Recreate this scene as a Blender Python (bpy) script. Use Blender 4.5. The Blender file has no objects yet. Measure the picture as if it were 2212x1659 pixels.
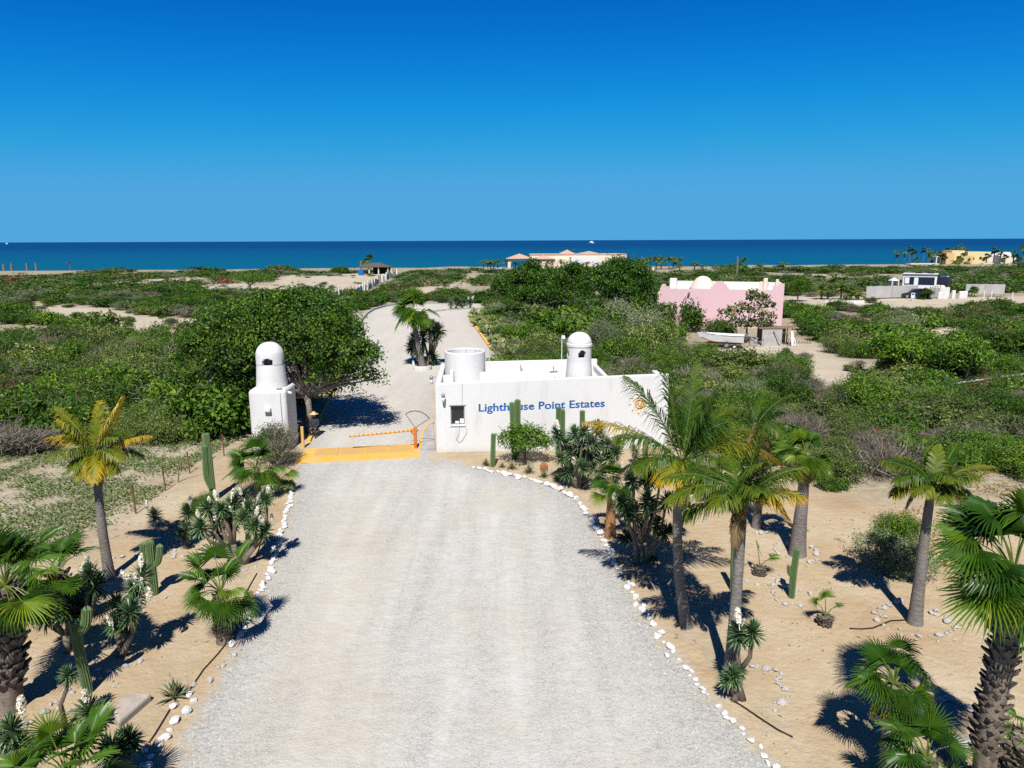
import bpy, math, random
import numpy as np
from mathutils import Vector, Matrix, Euler

R = math.radians
scn = bpy.context.scene
# ------------------------------------------------------------------ camera
CAM_H = 9.2                     # drone height above the forecourt, metres
FOC = 1533.0 / 2212.0           # focal length in picture widths
PITCH, ROLL = R(11.45), R(0.22)
cam_d = bpy.data.cameras.new('camera')
cam = bpy.data.objects.new('camera', cam_d)
scn.collection.objects.link(cam)
cam_d.sensor_width = 36.0
cam_d.lens = 36.0 * FOC
cam_d.clip_start = 0.1
cam_d.clip_end = 60000
cam.location = (0, 0, CAM_H)
cam.rotation_euler = (Matrix.Rotation(R(90) - PITCH, 3, 'X') @ Matrix.Rotation(-ROLL, 3, 'Z')).to_euler()
scn.camera = cam
# ------------------------------------------------------------------ sky, sun, exposure
SUN_EL, SUN_AZ = R(53), R(5)     # light travels towards +Y, 5 degrees towards +X
world = bpy.data.worlds.new('World')
scn.world = world
world.use_nodes = True
wn = world.node_tree
for n in list(wn.nodes): wn.nodes.remove(n)
w_out = wn.nodes.new('ShaderNodeOutputWorld')
w_bg = wn.nodes.new('ShaderNodeBackground')
w_sky = wn.nodes.new('ShaderNodeTexSky')
w_sky.sky_type = 'NISHITA'
w_sky.sun_disc = False
w_sky.sun_elevation = SUN_EL
w_sky.sun_rotation = R(180) + SUN_AZ
w_sky.altitude = 0
w_sky.air_density = 0.8
w_sky.dust_density = 0.0
w_sky.ozone_density = 8.0
EXPOSURE = 0.62
# the photograph's saturated grading of a clear sky: a tone curve per channel over the whole dome
w_sep = wn.nodes.new('ShaderNodeSeparateColor'); w_com = wn.nodes.new('ShaderNodeCombineColor')
wn.links.new(w_sky.outputs[0], w_sep.inputs[0])
def w_math(op, x, y):
    m = wn.nodes.new('ShaderNodeMath'); m.operation = op
    for sk_, v_ in ((m.inputs[0], x), (m.inputs[1], y)):
        if isinstance(v_, (int, float)): sk_.default_value = v_
        else: wn.links.new(v_, sk_)
    return m.outputs[0]
for ch, gain, x0, pw, x1 in ((0, 0.083, 0.31, 4.2, 1.5), (1, 0.385, 0.214, 2.35, 0.45), (2, 0.735, 0.448, 2.8, 1.42)):
    v = w_math('POWER', w_math('MULTIPLY', w_sep.outputs[ch], 0.1 / x0), pw)          # 0.1 * sky radiance, relative to x0
    v = w_math('SUBTRACT', 1.0, w_math('EXPONENT', w_math('MULTIPLY', v, -x1), 0.0))
    wn.links.new(w_math('MULTIPLY', v, gain * 10 / 2 ** EXPOSURE), w_com.inputs[ch])
wn.links.new(w_com.outputs[0], w_bg.inputs['Color'])
w_bg.inputs['Strength'].default_value = 0.1
wn.links.new(w_bg.outputs[0], w_out.inputs['Surface'])
sun_d = bpy.data.lights.new('sun', 'SUN')
sun_d.energy = 5.0
sun_d.angle = R(0.5)
sun_d.color = (1.0, 0.955, 0.89)
sun = bpy.data.objects.new('sun', sun_d)
scn.collection.objects.link(sun)
sdir = Vector((math.cos(SUN_EL) * math.sin(SUN_AZ), math.cos(SUN_EL) * math.cos(SUN_AZ), -math.sin(SUN_EL)))
sun.rotation_euler = sdir.to_track_quat('-Z', 'Y').to_euler()
sun.location = (0, -20, 40)
vs = scn.view_settings
vs.view_transform = 'Standard'
vs.look = 'None'
vs.exposure = EXPOSURE
vs.gamma = 1.0
vs.use_curve_mapping = False
scn.cycles.use_denoising = False
scn.cycles.max_bounces = 6
scn.cycles.diffuse_bounces = 3
scn.cycles.transmission_bounces = 3

# ------------------------------------------------------------------ survey: bearings (read off the photograph, 2212 wide) to metres on the ground
def bearing(px, py):
    u, v = (px - 1106) / 1533.0, (829.5 - py) / 1533.0
    c, s = math.cos(ROLL), math.sin(ROLL)
    u, v = c * u + s * v, -s * u + c * v
    return Vector((u, math.cos(PITCH) + v * math.sin(PITCH), -math.sin(PITCH) + v * math.cos(PITCH)))
def P(px, py, z=0.0):
    r = bearing(px, py)
    t = (z - CAM_H) / r.z
    return Vector((0, 0, CAM_H)) + r * t
def Q(px, py, depth):
    r = bearing(px, py)
    return Vector((0, 0, CAM_H)) + r * (depth / r.y)
def rel(base, px, py, dy=0.0):
    """a surveyed point at the depth of 'base' (plus dy), relative to base"""
    return Q(px, py, base.y + dy) - base
NP = np.array
# ------------------------------------------------------------------ mesh building
COL = scn.collection
class MB:
    def __init__(s): s.v = []; s.f = []; s.t = []; s.m = []; s.n = 0
    def add(s, v, f, tint=0.5, mat=0):
        v = np.asarray(v, float).reshape(-1, 3)
        f = [np.asarray(f, int)] if not isinstance(f, list) or (len(f) and not isinstance(f[0], np.ndarray)) and len(set(map(len, f))) == 1 else f
        for a in f:
            if isinstance(a, np.ndarray): a = a.reshape(-1, a.shape[-1]); s.f.append(a + s.n); s.m.append(np.full(len(a), mat))
            else: a = np.asarray(a).reshape(1, -1); s.f.append(a + s.n); s.m.append(np.full(1, mat))
        s.v.append(v); s.t.append(np.broadcast_to(np.asarray(tint, float), (len(v),)).copy()); s.n += len(v)
        return s
    def box(s, x0, x1, y0, y1, z0, z1, tint=0.5, mat=0):
        v = [(x, y, z) for z in (z0, z1) for y in (y0, y1) for x in (x0, x1)]
        return s.add(v, np.array([(0, 2, 3, 1), (4, 5, 7, 6), (0, 1, 5, 4), (1, 3, 7, 5), (3, 2, 6, 7), (2, 0, 4, 6)]), tint, mat)
    def bar(s, a, b, w, h=None, tint=0.5, mat=0, up=(0, 0, 1)):
        a, b = Vector(a), Vector(b); h = h or w
        d = (b - a).normalized(); u = Vector(up)
        if abs(d.dot(u)) > 0.95: u = Vector((0, 1, 0))
        x = d.cross(u).normalized() * (w / 2); z = x.cross(d).normalized() * (h / 2)
        v = [p + sx * x + sz * z for p in (a, b) for sz in (-1, 1) for sx in (-1, 1)]
        return s.add([tuple(q) for q in v], np.array([(0, 1, 3, 2), (4, 6, 7, 5), (0, 4, 5, 1), (1, 5, 7, 3), (3, 7, 6, 2), (2, 6, 4, 0)]), tint, mat)
    def tube(s, pts, rad, n=8, tint=0.5, mat=0, cap=True, squash=None):
        pts = [Vector(p) for p in pts]; k = len(pts)
        rad = rad if hasattr(rad, '__len__') else [rad] * k
        V = []; ref = None
        for i, p in enumerate(pts):
            d = (pts[min(i + 1, k - 1)] - pts[max(i - 1, 0)]).normalized()
            if ref is None:
                ref = d.cross(Vector((0, 1, 0)))
                if ref.length < 0.1: ref = d.cross(Vector((1, 0, 0)))
            a = (ref - d * ref.dot(d)).normalized(); b = d.cross(a); ref = a
            for j in range(n):
                q = 2 * math.pi * j / n
                V.append(tuple(p + (a * math.cos(q) + b * math.sin(q)) * rad[i]))
        F = [(i * n + j, i * n + (j + 1) % n, (i + 1) * n + (j + 1) % n, (i + 1) * n + j) for i in range(k - 1) for j in range(n)]
        fs = [np.array(F)]
        if cap: fs += [np.array([list(range(n))[::-1]]), np.array([[(k - 1) * n + j for j in range(n)]])]
        return s.add(V, fs, tint, mat)
    def lathe(s, prof, n=32, c=(0, 0), tint=0.5, mat=0):
        V = [(c[0] + r * math.cos(2 * math.pi * j / n), c[1] + r * math.sin(2 * math.pi * j / n), z) for r, z in prof for j in range(n)]
        F = [(i * n + j, i * n + (j + 1) % n, (i + 1) * n + (j + 1) % n, (i + 1) * n + j) for i in range(len(prof) - 1) for j in range(n)]
        fs = [np.array(F)]
        for i, rev in ((0, True), (len(prof) - 1, False)):
            if prof[i][0] > 0.002: fs.append(np.array([[i * n + j for j in (range(n - 1, -1, -1) if rev else range(n))]]))
        return s.add(V, fs, tint, mat)
    def prism(s, poly, z0, z1, tint=0.5, mat=0):
        k = len(poly); V = [(p[0], p[1], z0) for p in poly] + [(p[0], p[1], z1) for p in poly]
        ar = sum(poly[i][0] * poly[(i + 1) % k][1] - poly[(i + 1) % k][0] * poly[i][1] for i in range(k))
        o = list(range(k)) if ar > 0 else list(range(k))[::-1]
        fs = [np.array([[i + k for i in o]]), np.array([o[::-1]]), np.array([(o[i], o[(i + 1) % k], o[(i + 1) % k] + k, o[i] + k) for i in range(k)])]
        return s.add(V, fs, tint, mat)
    def mesh(s, name, mats, smooth=False):
        me = bpy.data.meshes.new(name)
        V = np.concatenate(s.v) if s.v else np.zeros((0, 3))
        loops = np.concatenate([a.ravel() for a in s.f]); tot = np.concatenate([np.full(len(a), a.shape[1]) for a in s.f])
        start = np.concatenate([[0], np.cumsum(tot)[:-1]])
        me.vertices.add(len(V)); me.vertices.foreach_set('co', V.ravel())
        me.loops.add(len(loops)); me.loops.foreach_set('vertex_index', loops.astype(np.int32))
        me.polygons.add(len(tot)); me.polygons.foreach_set('loop_start', start.astype(np.int32))
        for m in (mats if isinstance(mats, (list, tuple)) else [mats]): me.materials.append(m)
        me.polygons.foreach_set('material_index', np.concatenate(s.m).astype(np.int32))
        if smooth: me.polygons.foreach_set('use_smooth', np.ones(len(tot), bool))
        else: me.polygons.foreach_set('use_smooth', np.zeros(len(tot), bool))
        at = me.attributes.new('tint', 'FLOAT', 'POINT'); at.data.foreach_set('value', np.concatenate(s.t).astype(np.float32))
        me.update(calc_edges=True); me.validate()
        return me
    def build(s, name, mats, parent=None, loc=None, smooth=False, **tags):
        return obj(name, s.mesh(name, mats, smooth), parent, loc, **tags)
def obj(name, me, parent=None, loc=None, rz=None, sc=None, label=None, category=None, group=None, kind=None):
    o = bpy.data.objects.new(name, me); COL.objects.link(o)
    if parent is not None: o.parent = parent
    if loc is not None: o.location = loc
    if rz is not None: o.rotation_euler = (0, 0, rz) if not hasattr(rz, '__len__') else rz
    if sc is not None: o.scale = sc if hasattr(sc, '__len__') else (sc, sc, sc)
    if label: o['label'] = label
    if category: o['category'] = category
    if group: o['group'] = group
    if kind: o['kind'] = kind
    return o
def thing(name, label, category, loc=(0, 0, 0), rz=None, group=None, sc=None):
    return obj(name, None, None, loc, rz, sc, label, category, group)
# ------------------------------------------------------------------ materials
def new_mat(name):
    m = bpy.data.materials.new(name); m.use_nodes = True
    nt = m.node_tree
    b = nt.nodes['Principled BSDF']
    return m, nt, b
def N(nt, typ, **kw):
    n = nt.nodes.new(typ)
    for k, v in kw.items():
        if hasattr(n, k) and k not in ('inputs',): setattr(n, k, v)
        else: n.inputs[k].default_value = v
    return n
def rampn(nt, src, stops):
    r = nt.nodes.new('ShaderNodeValToRGB')
    e = r.color_ramp.elements
    while len(e) > 1: e.remove(e[-1])
    e[0].position = stops[0][0]; e[0].color = (*stops[0][1], 1)
    for p, c in stops[1:]:
        k = e.new(p); k.color = (*c, 1)
    nt.links.new(src, r.inputs[0])
    return r.outputs[0]
def noise(nt, scale, detail=4, rough=0.55, vec=None, dist=0.0):
    n = N(nt, 'ShaderNodeTexNoise'); n.inputs['Scale'].default_value = scale
    n.inputs['Detail'].default_value = detail; n.inputs['Roughness'].default_value = rough; n.inputs['Distortion'].default_value = dist
    if vec is not None: nt.links.new(vec, n.inputs['Vector'])
    return n.outputs['Fac']
def mixc(nt, fac, a, b, mode='MIX'):
    m = nt.nodes.new('ShaderNodeMix'); m.data_type = 'RGBA'; m.blend_type = mode
    for s_, x in ((m.inputs[0], fac), (m.inputs[6], a), (m.inputs[7], b)):
        if isinstance(x, (int, float)): s_.default_value = x
        elif isinstance(x, tuple): s_.default_value = (*x, 1)
        else: nt.links.new(x, s_)
    return m.outputs[2]
def mth(nt, op, a, b=0.0, clamp=False):
    m = nt.nodes.new('ShaderNodeMath'); m.operation = op; m.use_clamp = clamp
    for s_, x in ((m.inputs[0], a), (m.inputs[1], b)):
        if isinstance(x, (int, float)): s_.default_value = x
        else: nt.links.new(x, s_)
    return m.outputs[0]
def bumpn(nt, b, h, strength=0.4, dist=0.02):
    k = nt.nodes.new('ShaderNodeBump'); k.inputs['Strength'].default_value = strength; k.inputs['Distance'].default_value = dist
    nt.links.new(h, k.inputs['Height']); nt.links.new(k.outputs[0], b.inputs['Normal'])
def plain(name, col, rough=0.7, var=0.12, scale=3.0, metal=0.0, bump=0.0, spec=0.3, col2=None):
    m, nt, b = new_mat(name)
    tc = N(nt, 'ShaderNodeTexCoord').outputs['Object']
    f = noise(nt, scale, 5, 0.6, tc)
    c2 = col2 or tuple(x * (1 - var * 2) for x in col)
    c = rampn(nt, f, [(0.3, c2), (0.62, col)])
    nt.links.new(c, b.inputs['Base Color'])
    b.inputs['Roughness'].default_value = rough; b.inputs['Metallic'].default_value = metal
    b.inputs['Specular IOR Level'].default_value = spec
    if bump: bumpn(nt, b, noise(nt, scale * 8, 4, 0.6, tc), bump, 0.02)
    return m
def leafm(name, stops, transl=0.28, rough=0.5, spec=0.3, rnd=0.25):
    m, nt, b = new_mat(name)
    a = N(nt, 'ShaderNodeAttribute', attribute_name='tint')
    oi = N(nt, 'ShaderNodeObjectInfo')
    c = rampn(nt, a.outputs['Fac'], stops)
    hs = N(nt, 'ShaderNodeHueSaturation')
    v = mth(nt, 'ADD', mth(nt, 'MULTIPLY', oi.outputs['Random'], rnd * 2), 1 - rnd)
    h = mth(nt, 'ADD', mth(nt, 'MULTIPLY', oi.outputs['Random'], -0.02), 0.508)
    nt.links.new(c, hs.inputs['Color']); nt.links.new(v, hs.inputs['Value']); nt.links.new(h, hs.inputs['Hue'])
    nt.links.new(hs.outputs[0], b.inputs['Base Color'])
    b.inputs['Roughness'].default_value = rough; b.inputs['Specular IOR Level'].default_value = spec
    t = N(nt, 'ShaderNodeBsdfTranslucent')
    tc = mixc(nt, 1.0, hs.outputs[0], (1.25, 1.15, 0.5), 'MULTIPLY')
    nt.links.new(tc, t.inputs['Color'])
    mx = N(nt, 'ShaderNodeMixShader'); mx.inputs[0].default_value = transl
    nt.links.new(b.outputs[0], mx.inputs[1]); nt.links.new(t.outputs[0], mx.inputs[2])
    nt.links.new(mx.outputs[0], nt.nodes['Material Output'].inputs['Surface'])
    return m
def inpoly(pts, poly):
    pts = np.asarray(pts, float); x, y = pts[:, 0], pts[:, 1]; r = np.zeros(len(pts), bool); k = len(poly)
    for i in range(k):
        x0, y0 = poly[i][0], poly[i][1]; x1, y1 = poly[(i + 1) % k][0], poly[(i + 1) % k][1]
        c = ((y0 > y) != (y1 > y)) & (x < (x1 - x0) * (y - y0) / (y1 - y0 + 1e-12) + x0)
        r ^= c
    return r
def edist(pts, poly):
    pts = np.asarray(pts, float)[:, :2]; d = np.full(len(pts), 1e9); k = len(poly)
    for i in range(k):
        a = NP(poly[i][:2], float); b = NP(poly[(i + 1) % k][:2], float); ab = b - a
        t = np.clip(((pts - a) @ ab) / (ab @ ab + 1e-12), 0, 1)
        d = np.minimum(d, np.linalg.norm(pts - (a + t[:, None] * ab), axis=1))
    return d
def poly(*pp): return [tuple(P(x, y))[:2] for x, y in pp]
# ================================================================== ground, road, sea
ROAD_FRONT_L = [(360, 1659), (405, 1560), (470, 1455), (530, 1355), (572, 1250), (600, 1175), (622, 1095), (634, 1040), (640, 1006)]
ROAD_FRONT_R = [(1690, 1659), (1630, 1600), (1578, 1548), (1530, 1490), (1482, 1432), (1440, 1390), (1405, 1335), (1368, 1280), (1335, 1225), (1312, 1180),
                (1290, 1135), (1268, 1100), (1240, 1072), (1196, 1050), (1130, 1030), (1030, 1008), (960, 985)]
ROAD_BACK_L = [(640, 1000), (668, 953), (676, 936), (704, 877), (724, 831), (752, 760), (775, 705), (789, 682), (800, 671), (830, 662), (858, 657)]
ROAD_BACK_R = [(1062, 656), (1040, 662), (1022, 676), (1015, 690), (1038, 722), (1064, 757), (1085, 790), (1000, 820), (938, 830), (938, 1000)]
lf, rf = poly(*ROAD_FRONT_L), poly(*ROAD_FRONT_R)
dl = NP(lf[0]) - NP(lf[2]); dr = NP(rf[0]) - NP(rf[2])
road_poly = [tuple(NP(lf[0]) + dl / abs(dl[1]) * 45)] + lf + poly(*ROAD_BACK_L) + poly(*ROAD_BACK_R) + [rf[-1]] + rf[::-1][1:] + [tuple(NP(rf[0]) + dr / abs(dr[1]) * 45)]
YARD_L = [tuple(NP(lf[0]) + dl / abs(dl[1]) * 45), (-30, -30)] + poly((-300, 1350), (140, 1190), (250, 1130), (340, 1075), (425, 1000), (545, 950), (640, 1000)) + lf[::-1]
YARD_R = rf + poly((960, 975), (1440, 968), (1560, 1010), (1700, 1030), (1800, 1050), (1900, 1075), (2030, 1085), (2212, 1075), (2600, 1090)) + [(35, -30), tuple(NP(rf[0]) + dr / abs(dr[1]) * 45)]
COVER_L = poly((-260, 965), (0, 962), (200, 965), (330, 970), (430, 950), (545, 935), (425, 1000), (340, 1075), (250, 1130), (140, 1190), (-300, 1300))
BARE = [poly((1480, 748), (1600, 752), (1740, 730), (1800, 765), (1850, 790), (1925, 785), (1915, 832), (1800, 845), (1700, 800), (1560, 800), (1490, 790)),
        poly((1690, 640), (1960, 645), (2212, 640), (2400, 645), (2400, 668), (2212, 663), (1940, 664), (1690, 660)),
        poly((1980, 712), (2060, 706), (2085, 740), (2030, 752)), poly((2010, 818), (2130, 842), (2212, 820), (2212, 838), (2100, 855), (2005, 832)),
        poly((2140, 740), (2212, 735), (2212, 752), (2150, 752)),
        poly((60, 655), (250, 668), (300, 682), (440, 690), (500, 712), (440, 760), (420, 775), (370, 740), (290, 738), (250, 714), (130, 690)),
        poly((580, 622), (612, 596), (652, 592), (640, 625), (600, 640)), poly((652, 600), (752, 592), (842, 588), (770, 622), (730, 640), (660, 625)),
        poly((480, 750), (515, 758), (545, 800), (560, 830), (520, 815)), poly((885, 625), (985, 615), (1010, 598), (1030, 600), (1000, 622), (900, 648)),
        poly((1060, 650), (1080, 650), (1075, 662), (1050, 668), (1030, 700), (1100, 780), (1085, 795), (1000, 700)),
        poly((410, 618), (520, 612), (600, 622), (560, 634), (430, 628)), poly((1820, 690), (1860, 690), (1870, 705), (1830, 705)),
        poly((330, 605), (430, 600), (440, 612), (340, 615)), poly((1690, 655), (1800, 655), (1800, 668), (1690, 668)),
        poly((215, 875), (310, 868), (360, 885), (300, 900)), poly((1960, 600), (1980, 600), (1970, 612), (1940, 612)), poly((1730, 592), (1830, 598), (1850, 606), (1740, 600))]
xs = np.concatenate([np.linspace(-1500, -140, 24, endpoint=False), np.arange(-140, 190, 1.6), np.linspace(190, 1800, 26)])
ys = np.concatenate([np.linspace(-400, -20, 10, endpoint=False), np.arange(-20, 130, 1.6), np.arange(130, 300, 6.0), np.linspace(300, 420, 8)])
gx, gy = np.meshgrid(xs, ys)
rng = np.random.default_rng(5)
def smooth_noise(x, y, f, seed):
    r = np.random.default_rng(seed); s = 0
    for k in range(6):
        a = r.uniform(0, 6.28); ph = r.uniform(0, 6.28); w = f * r.uniform(0.6, 1.7)
        s = s + np.sin((x * math.cos(a) + y * math.sin(a)) * w + ph)
    return s / 6
def coast(x): return 238 + 0.085 * x + 4 * smooth_noise(x, 0 * x, 0.05, 3)
def land_z(x, y):
    x = np.asarray(x, float); y = np.asarray(y, float)
    far = np.clip((y - 110) / 60, 0, 1)
    z = far * (0.35 * smooth_noise(x, y, 0.12, 8) + 0.1)
    d = y - coast(x)
    return z + np.where(d > 0, -np.minimum(d * 0.22, 9.0), 0) + 0.5 * np.exp(-(d / 8) ** 2)
gz = land_z(gx, gy)
pts = np.stack([gx.ravel(), gy.ravel()], 1)
sd = lambda pl: np.where(inpoly(pts, pl), edist(pts, pl), -edist(pts, pl))
soft = lambda pl, w: np.clip(sd(pl) / w + 0.5, 0, 1)
yard = np.maximum(np.maximum(soft(YARD_L, 2.5), soft(YARD_R, 2.5)), np.maximum(soft(road_poly, 2.0), 0))
cover = soft(COVER_L, 3)
bare = np.zeros(len(pts))
for pl in BARE: bare = np.maximum(bare, soft(pl, 2.5))
litter = np.clip(1 - yard - bare * 0.95, 0, 1) * np.where(cover > 0.5, 0.62, 1)
warm = np.clip(yard * np.clip((48 - pts[:, 1]) / 20, 0.15, 1), 0, 1)
ny, nx = gx.shape
quads = np.array([(j * nx + i, j * nx + i + 1, (j + 1) * nx + i + 1, (j + 1) * nx + i) for j in range(ny - 1) for i in range(nx - 1)])

def ground_mat():
    m, nt, b = new_mat('sand_and_gravel')
    L = nt.links
    pos = N(nt, 'ShaderNodeNewGeometry').outputs['Position']
    at = {k: N(nt, 'ShaderNodeAttribute', attribute_name=k).outputs['Fac'] for k in ('litter', 'warm', 'gravel')}
    n1 = noise(nt, 0.35, 6, 0.6, pos); n2 = noise(nt, 2.3, 6, 0.65, pos); n3 = noise(nt, 18, 4, 0.7, pos); n4 = noise(nt, 70, 2, 0.6, pos)
    pale = rampn(nt, n1, [(0.35, (0.350, 0.307, 0.235)), (0.65, (0.446, 0.399, 0.314))])
    warmc = rampn(nt, n1, [(0.32, (0.326, 0.233, 0.139)), (0.5, (0.380, 0.301, 0.193)), (0.68, (0.428, 0.363, 0.253))])
    sand = mixc(nt, at['warm'], pale, warmc)
    sand = mixc(nt, mth(nt, 'MULTIPLY', rampn(nt, n2, [(0.4, (0, 0, 0)), (0.7, (1, 1, 1))]), 0.4), sand, mixc(nt, 0.55, sand, (0.362, 0.233, 0.121)))
    sand = mixc(nt, mth(nt, 'MULTIPLY', rampn(nt, n3, [(0.52, (0, 0, 0)), (0.72, (1, 1, 1))]), 0.35), sand, (0.266, 0.197, 0.121))
    # leaf litter and dry weed patches where shrubs grow
    lm = mth(nt, 'MULTIPLY', at['litter'], rampn(nt, mth(nt, 'ADD', mth(nt, 'MULTIPLY', n2, 0.55), mth(nt, 'MULTIPLY', n3, 0.45)), [(0.4, (0.15,) * 3), (0.58, (1, 1, 1))]))
    litc = rampn(nt, n3, [(0.3, (0.075, 0.07, 0.035)), (0.5, (0.172, 0.149, 0.086)), (0.7, (0.276, 0.230, 0.149))])
    base = mixc(nt, lm, sand, litc)
    # gravel drive
    mp = N(nt, 'ShaderNodeMapping'); mp.inputs['Scale'].default_value = (1.0, 0.16, 1.0); mp.inputs['Rotation'].default_value = (0, 0, R(-4)); L.new(pos, mp.inputs['Vector'])
    st = noise(nt, 0.55, 5, 0.6, mp.outputs[0], 0.4)
    vo = N(nt, 'ShaderNodeTexVoronoi'); vo.inputs['Scale'].default_value = 34; L.new(pos, vo.inputs['Vector'])
    sp = rampn(nt, N_sep(nt, vo.outputs['Color']), [(0.0, (0.198, 0.196, 0.179)), (0.25, (0.299, 0.299, 0.281)), (0.6, (0.352, 0.354, 0.329)), (0.85, (0.388, 0.360, 0.311)), (1.0, (0.479, 0.483, 0.455))])
    mp2 = N(nt, 'ShaderNodeMapping'); mp2.inputs['Scale'].default_value = (1.0, 0.07, 1.0); mp2.inputs['Rotation'].default_value = (0, 0, R(3)); L.new(pos, mp2.inputs['Vector'])
    st2 = noise(nt, 1.5, 4, 0.6, mp2.outputs[0], 0.3)
    dust = rampn(nt, n1, [(0.35, (0.469, 0.442, 0.380)), (0.6, (0.505, 0.502, 0.463))])
    dm = rampn(nt, mth(nt, 'ADD', mth(nt, 'ADD', mth(nt, 'MULTIPLY', st, 0.45), mth(nt, 'MULTIPLY', st2, 0.35)), mth(nt, 'MULTIPLY', n2, 0.2)), [(0.38, (0.15,) * 3), (0.59, (1, 1, 1))])
    # loose stones lie thicker near the edges, fine dust in the wheel tracks
    core = rampn(nt, at['gravel'], [(0.45, (0.1,) * 3), (1.0, (1, 1, 1))])
    grv = mixc(nt, mth(nt, 'MULTIPLY', mth(nt, 'MULTIPLY', dm, core), 0.9), sp, dust)
    tan = mth(nt, 'MULTIPLY', rampn(nt, noise(nt, 0.22, 4, 0.6, mp.outputs[0]), [(0.5, (0, 0, 0)), (0.66, (1, 1, 1))]), 0.5)
    grv = mixc(nt, tan, grv, (0.412, 0.367, 0.292))
    grv = mixc(nt, mth(nt, 'MULTIPLY', rampn(nt, n4, [(0.5, (0, 0, 0)), (0.75, (1, 1, 1))]), 0.25), grv, (0.287, 0.287, 0.275))
    grv = mixc(nt, mth(nt, 'MULTIPLY', mth(nt, 'SUBTRACT', 1.0, at['warm']), 0.65), grv, mixc(nt, n2, (0.40, 0.365, 0.31), (0.47, 0.435, 0.375)))
    gm = rampn(nt, mth(nt, 'ADD', at['gravel'], mth(nt, 'MULTIPLY', mth(nt, 'SUBTRACT', n2, 0.5), 0.55)), [(0.22, (0, 0, 0)), (0.42, (1, 1, 1))])
    L.new(mixc(nt, gm, base, grv), b.inputs['Base Color'])
    b.inputs['Roughness'].default_value = 0.95; b.inputs['Specular IOR Level'].default_value = 0.08
    h = mth(nt, 'ADD', mth(nt, 'MULTIPLY', n3, 0.5), mth(nt, 'ADD', mth(nt, 'MULTIPLY', n2, 1.6), mth(nt, 'MULTIPLY', n4, 0.25)))
    n5 = noise(nt, 5.5, 3, 0.5, pos)
    h = mth(nt, 'ADD', h, mth(nt, 'MULTIPLY', mth(nt, 'MULTIPLY', n5, at['warm']), mth(nt, 'SUBTRACT', 1.0, at['gravel'])))
    bumpn(nt, b, h, 0.6, 0.07)
    return m
def N_sep(nt, c):
    s = nt.nodes.new('ShaderNodeSeparateColor'); nt.links.new(c, s.inputs[0]); return s.outputs[0]
M_GROUND = ground_mat()
def fattr(me, name, arr):
    a = me.attributes.new(name, 'FLOAT', 'POINT'); a.data.foreach_set('value', np.asarray(arr, np.float32))
mb = MB(); mb.add(np.stack([gx.ravel(), gy.ravel(), gz.ravel()], 1), quads)
me = mb.mesh('ground', M_GROUND, True)
fattr(me, 'litter', litter); fattr(me, 'warm', warm); fattr(me, 'gravel', np.zeros(len(pts)))
obj('ground', me, kind='structure')
# gravel drive: one sheet just above the ground, fading into sand at its rim
rp = NP(road_poly); x0, x1, y0, y1 = rp[:, 0].min() - 1, rp[:, 0].max() + 1, rp[:, 1].min(), rp[:, 1].max() + 1
rxs = np.arange(x0, x1, 0.45); rys = np.concatenate([np.arange(y0, 40, 0.45), np.arange(40, y1, 0.9)])
qx, qy = np.meshgrid(rxs, rys); rpts = np.stack([qx.ravel(), qy.ravel()], 1)
ins = inpoly(rpts, road_poly); ed = edist(rpts, road_poly); sdr = np.where(ins, ed, -ed)
keep = sdr > -0.75
idx = -np.ones(len(rpts), int); idx[keep] = np.arange(keep.sum())
k = len(rxs)
jj, ii = np.meshgrid(np.arange(len(rys) - 1), np.arange(k - 1), indexing='ij')
q = np.stack([jj * k + ii, jj * k + ii + 1, (jj + 1) * k + ii + 1, (jj + 1) * k + ii], -1).reshape(-1, 4)
q = idx[q]; q = q[(q >= 0).all(1)]
rk = rpts[keep]; sk = sdr[keep]
mb = MB(); mb.add(np.stack([rk[:, 0], rk[:, 1], np.full(len(rk), 0.006)], 1), q)
me = mb.mesh('gravel_road', M_GROUND, True)
fattr(me, 'litter', np.zeros(len(rk))); fattr(me, 'warm', np.clip((48 - rk[:, 1]) / 20, 0.15, 1)); fattr(me, 'gravel', np.clip((sk + 0.62) / 2.2, 0, 1))
obj('gravel_road', me, kind='structure')
# sea
def sea_mat():
    m, nt, b = new_mat('sea_water')
    pos = N(nt, 'ShaderNodeNewGeometry').outputs['Position']
    mp = N(nt, 'ShaderNodeMapping'); mp.inputs['Scale'].default_value = (0.25, 1, 1); nt.links.new(pos, mp.inputs['Vector'])
    sx = N(nt, 'ShaderNodeSeparateXYZ'); nt.links.new(pos, sx.inputs[0])
    n1 = noise(nt, 0.006, 5, 0.6, mp.outputs[0]); n2 = noise(nt, 0.35, 4, 0.6, mp.outputs[0])
    dpt = mth(nt, 'DIVIDE', mth(nt, 'SUBTRACT', sx.outputs[1], 250), 1500)
    c = rampn(nt, mth(nt, 'ADD', dpt, mth(nt, 'MULTIPLY', mth(nt, 'SUBTRACT', n1, 0.5), 0.5)), [(0.0, (0.000, 0.083, 0.137)), (0.25, (0.000, 0.065, 0.137)), (0.6, (0.000, 0.048, 0.129)), (1.0, (0.000, 0.034, 0.113))])
    nt.links.new(c, b.inputs['Base Color'])
    b.inputs['Roughness'].default_value = 0.5; b.inputs['Specular IOR Level'].default_value = 0.12
    bumpn(nt, b, n2, 0.5, 0.5)
    return m
mb = MB(); mb.add([(-30000, 150, -5), (30000, 150, -5), (30000, 40000, -5), (-30000, 40000, -5)], np.array([(0, 1, 2, 3)]))
mb.build('sea', sea_mat(), kind='structure')
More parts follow.
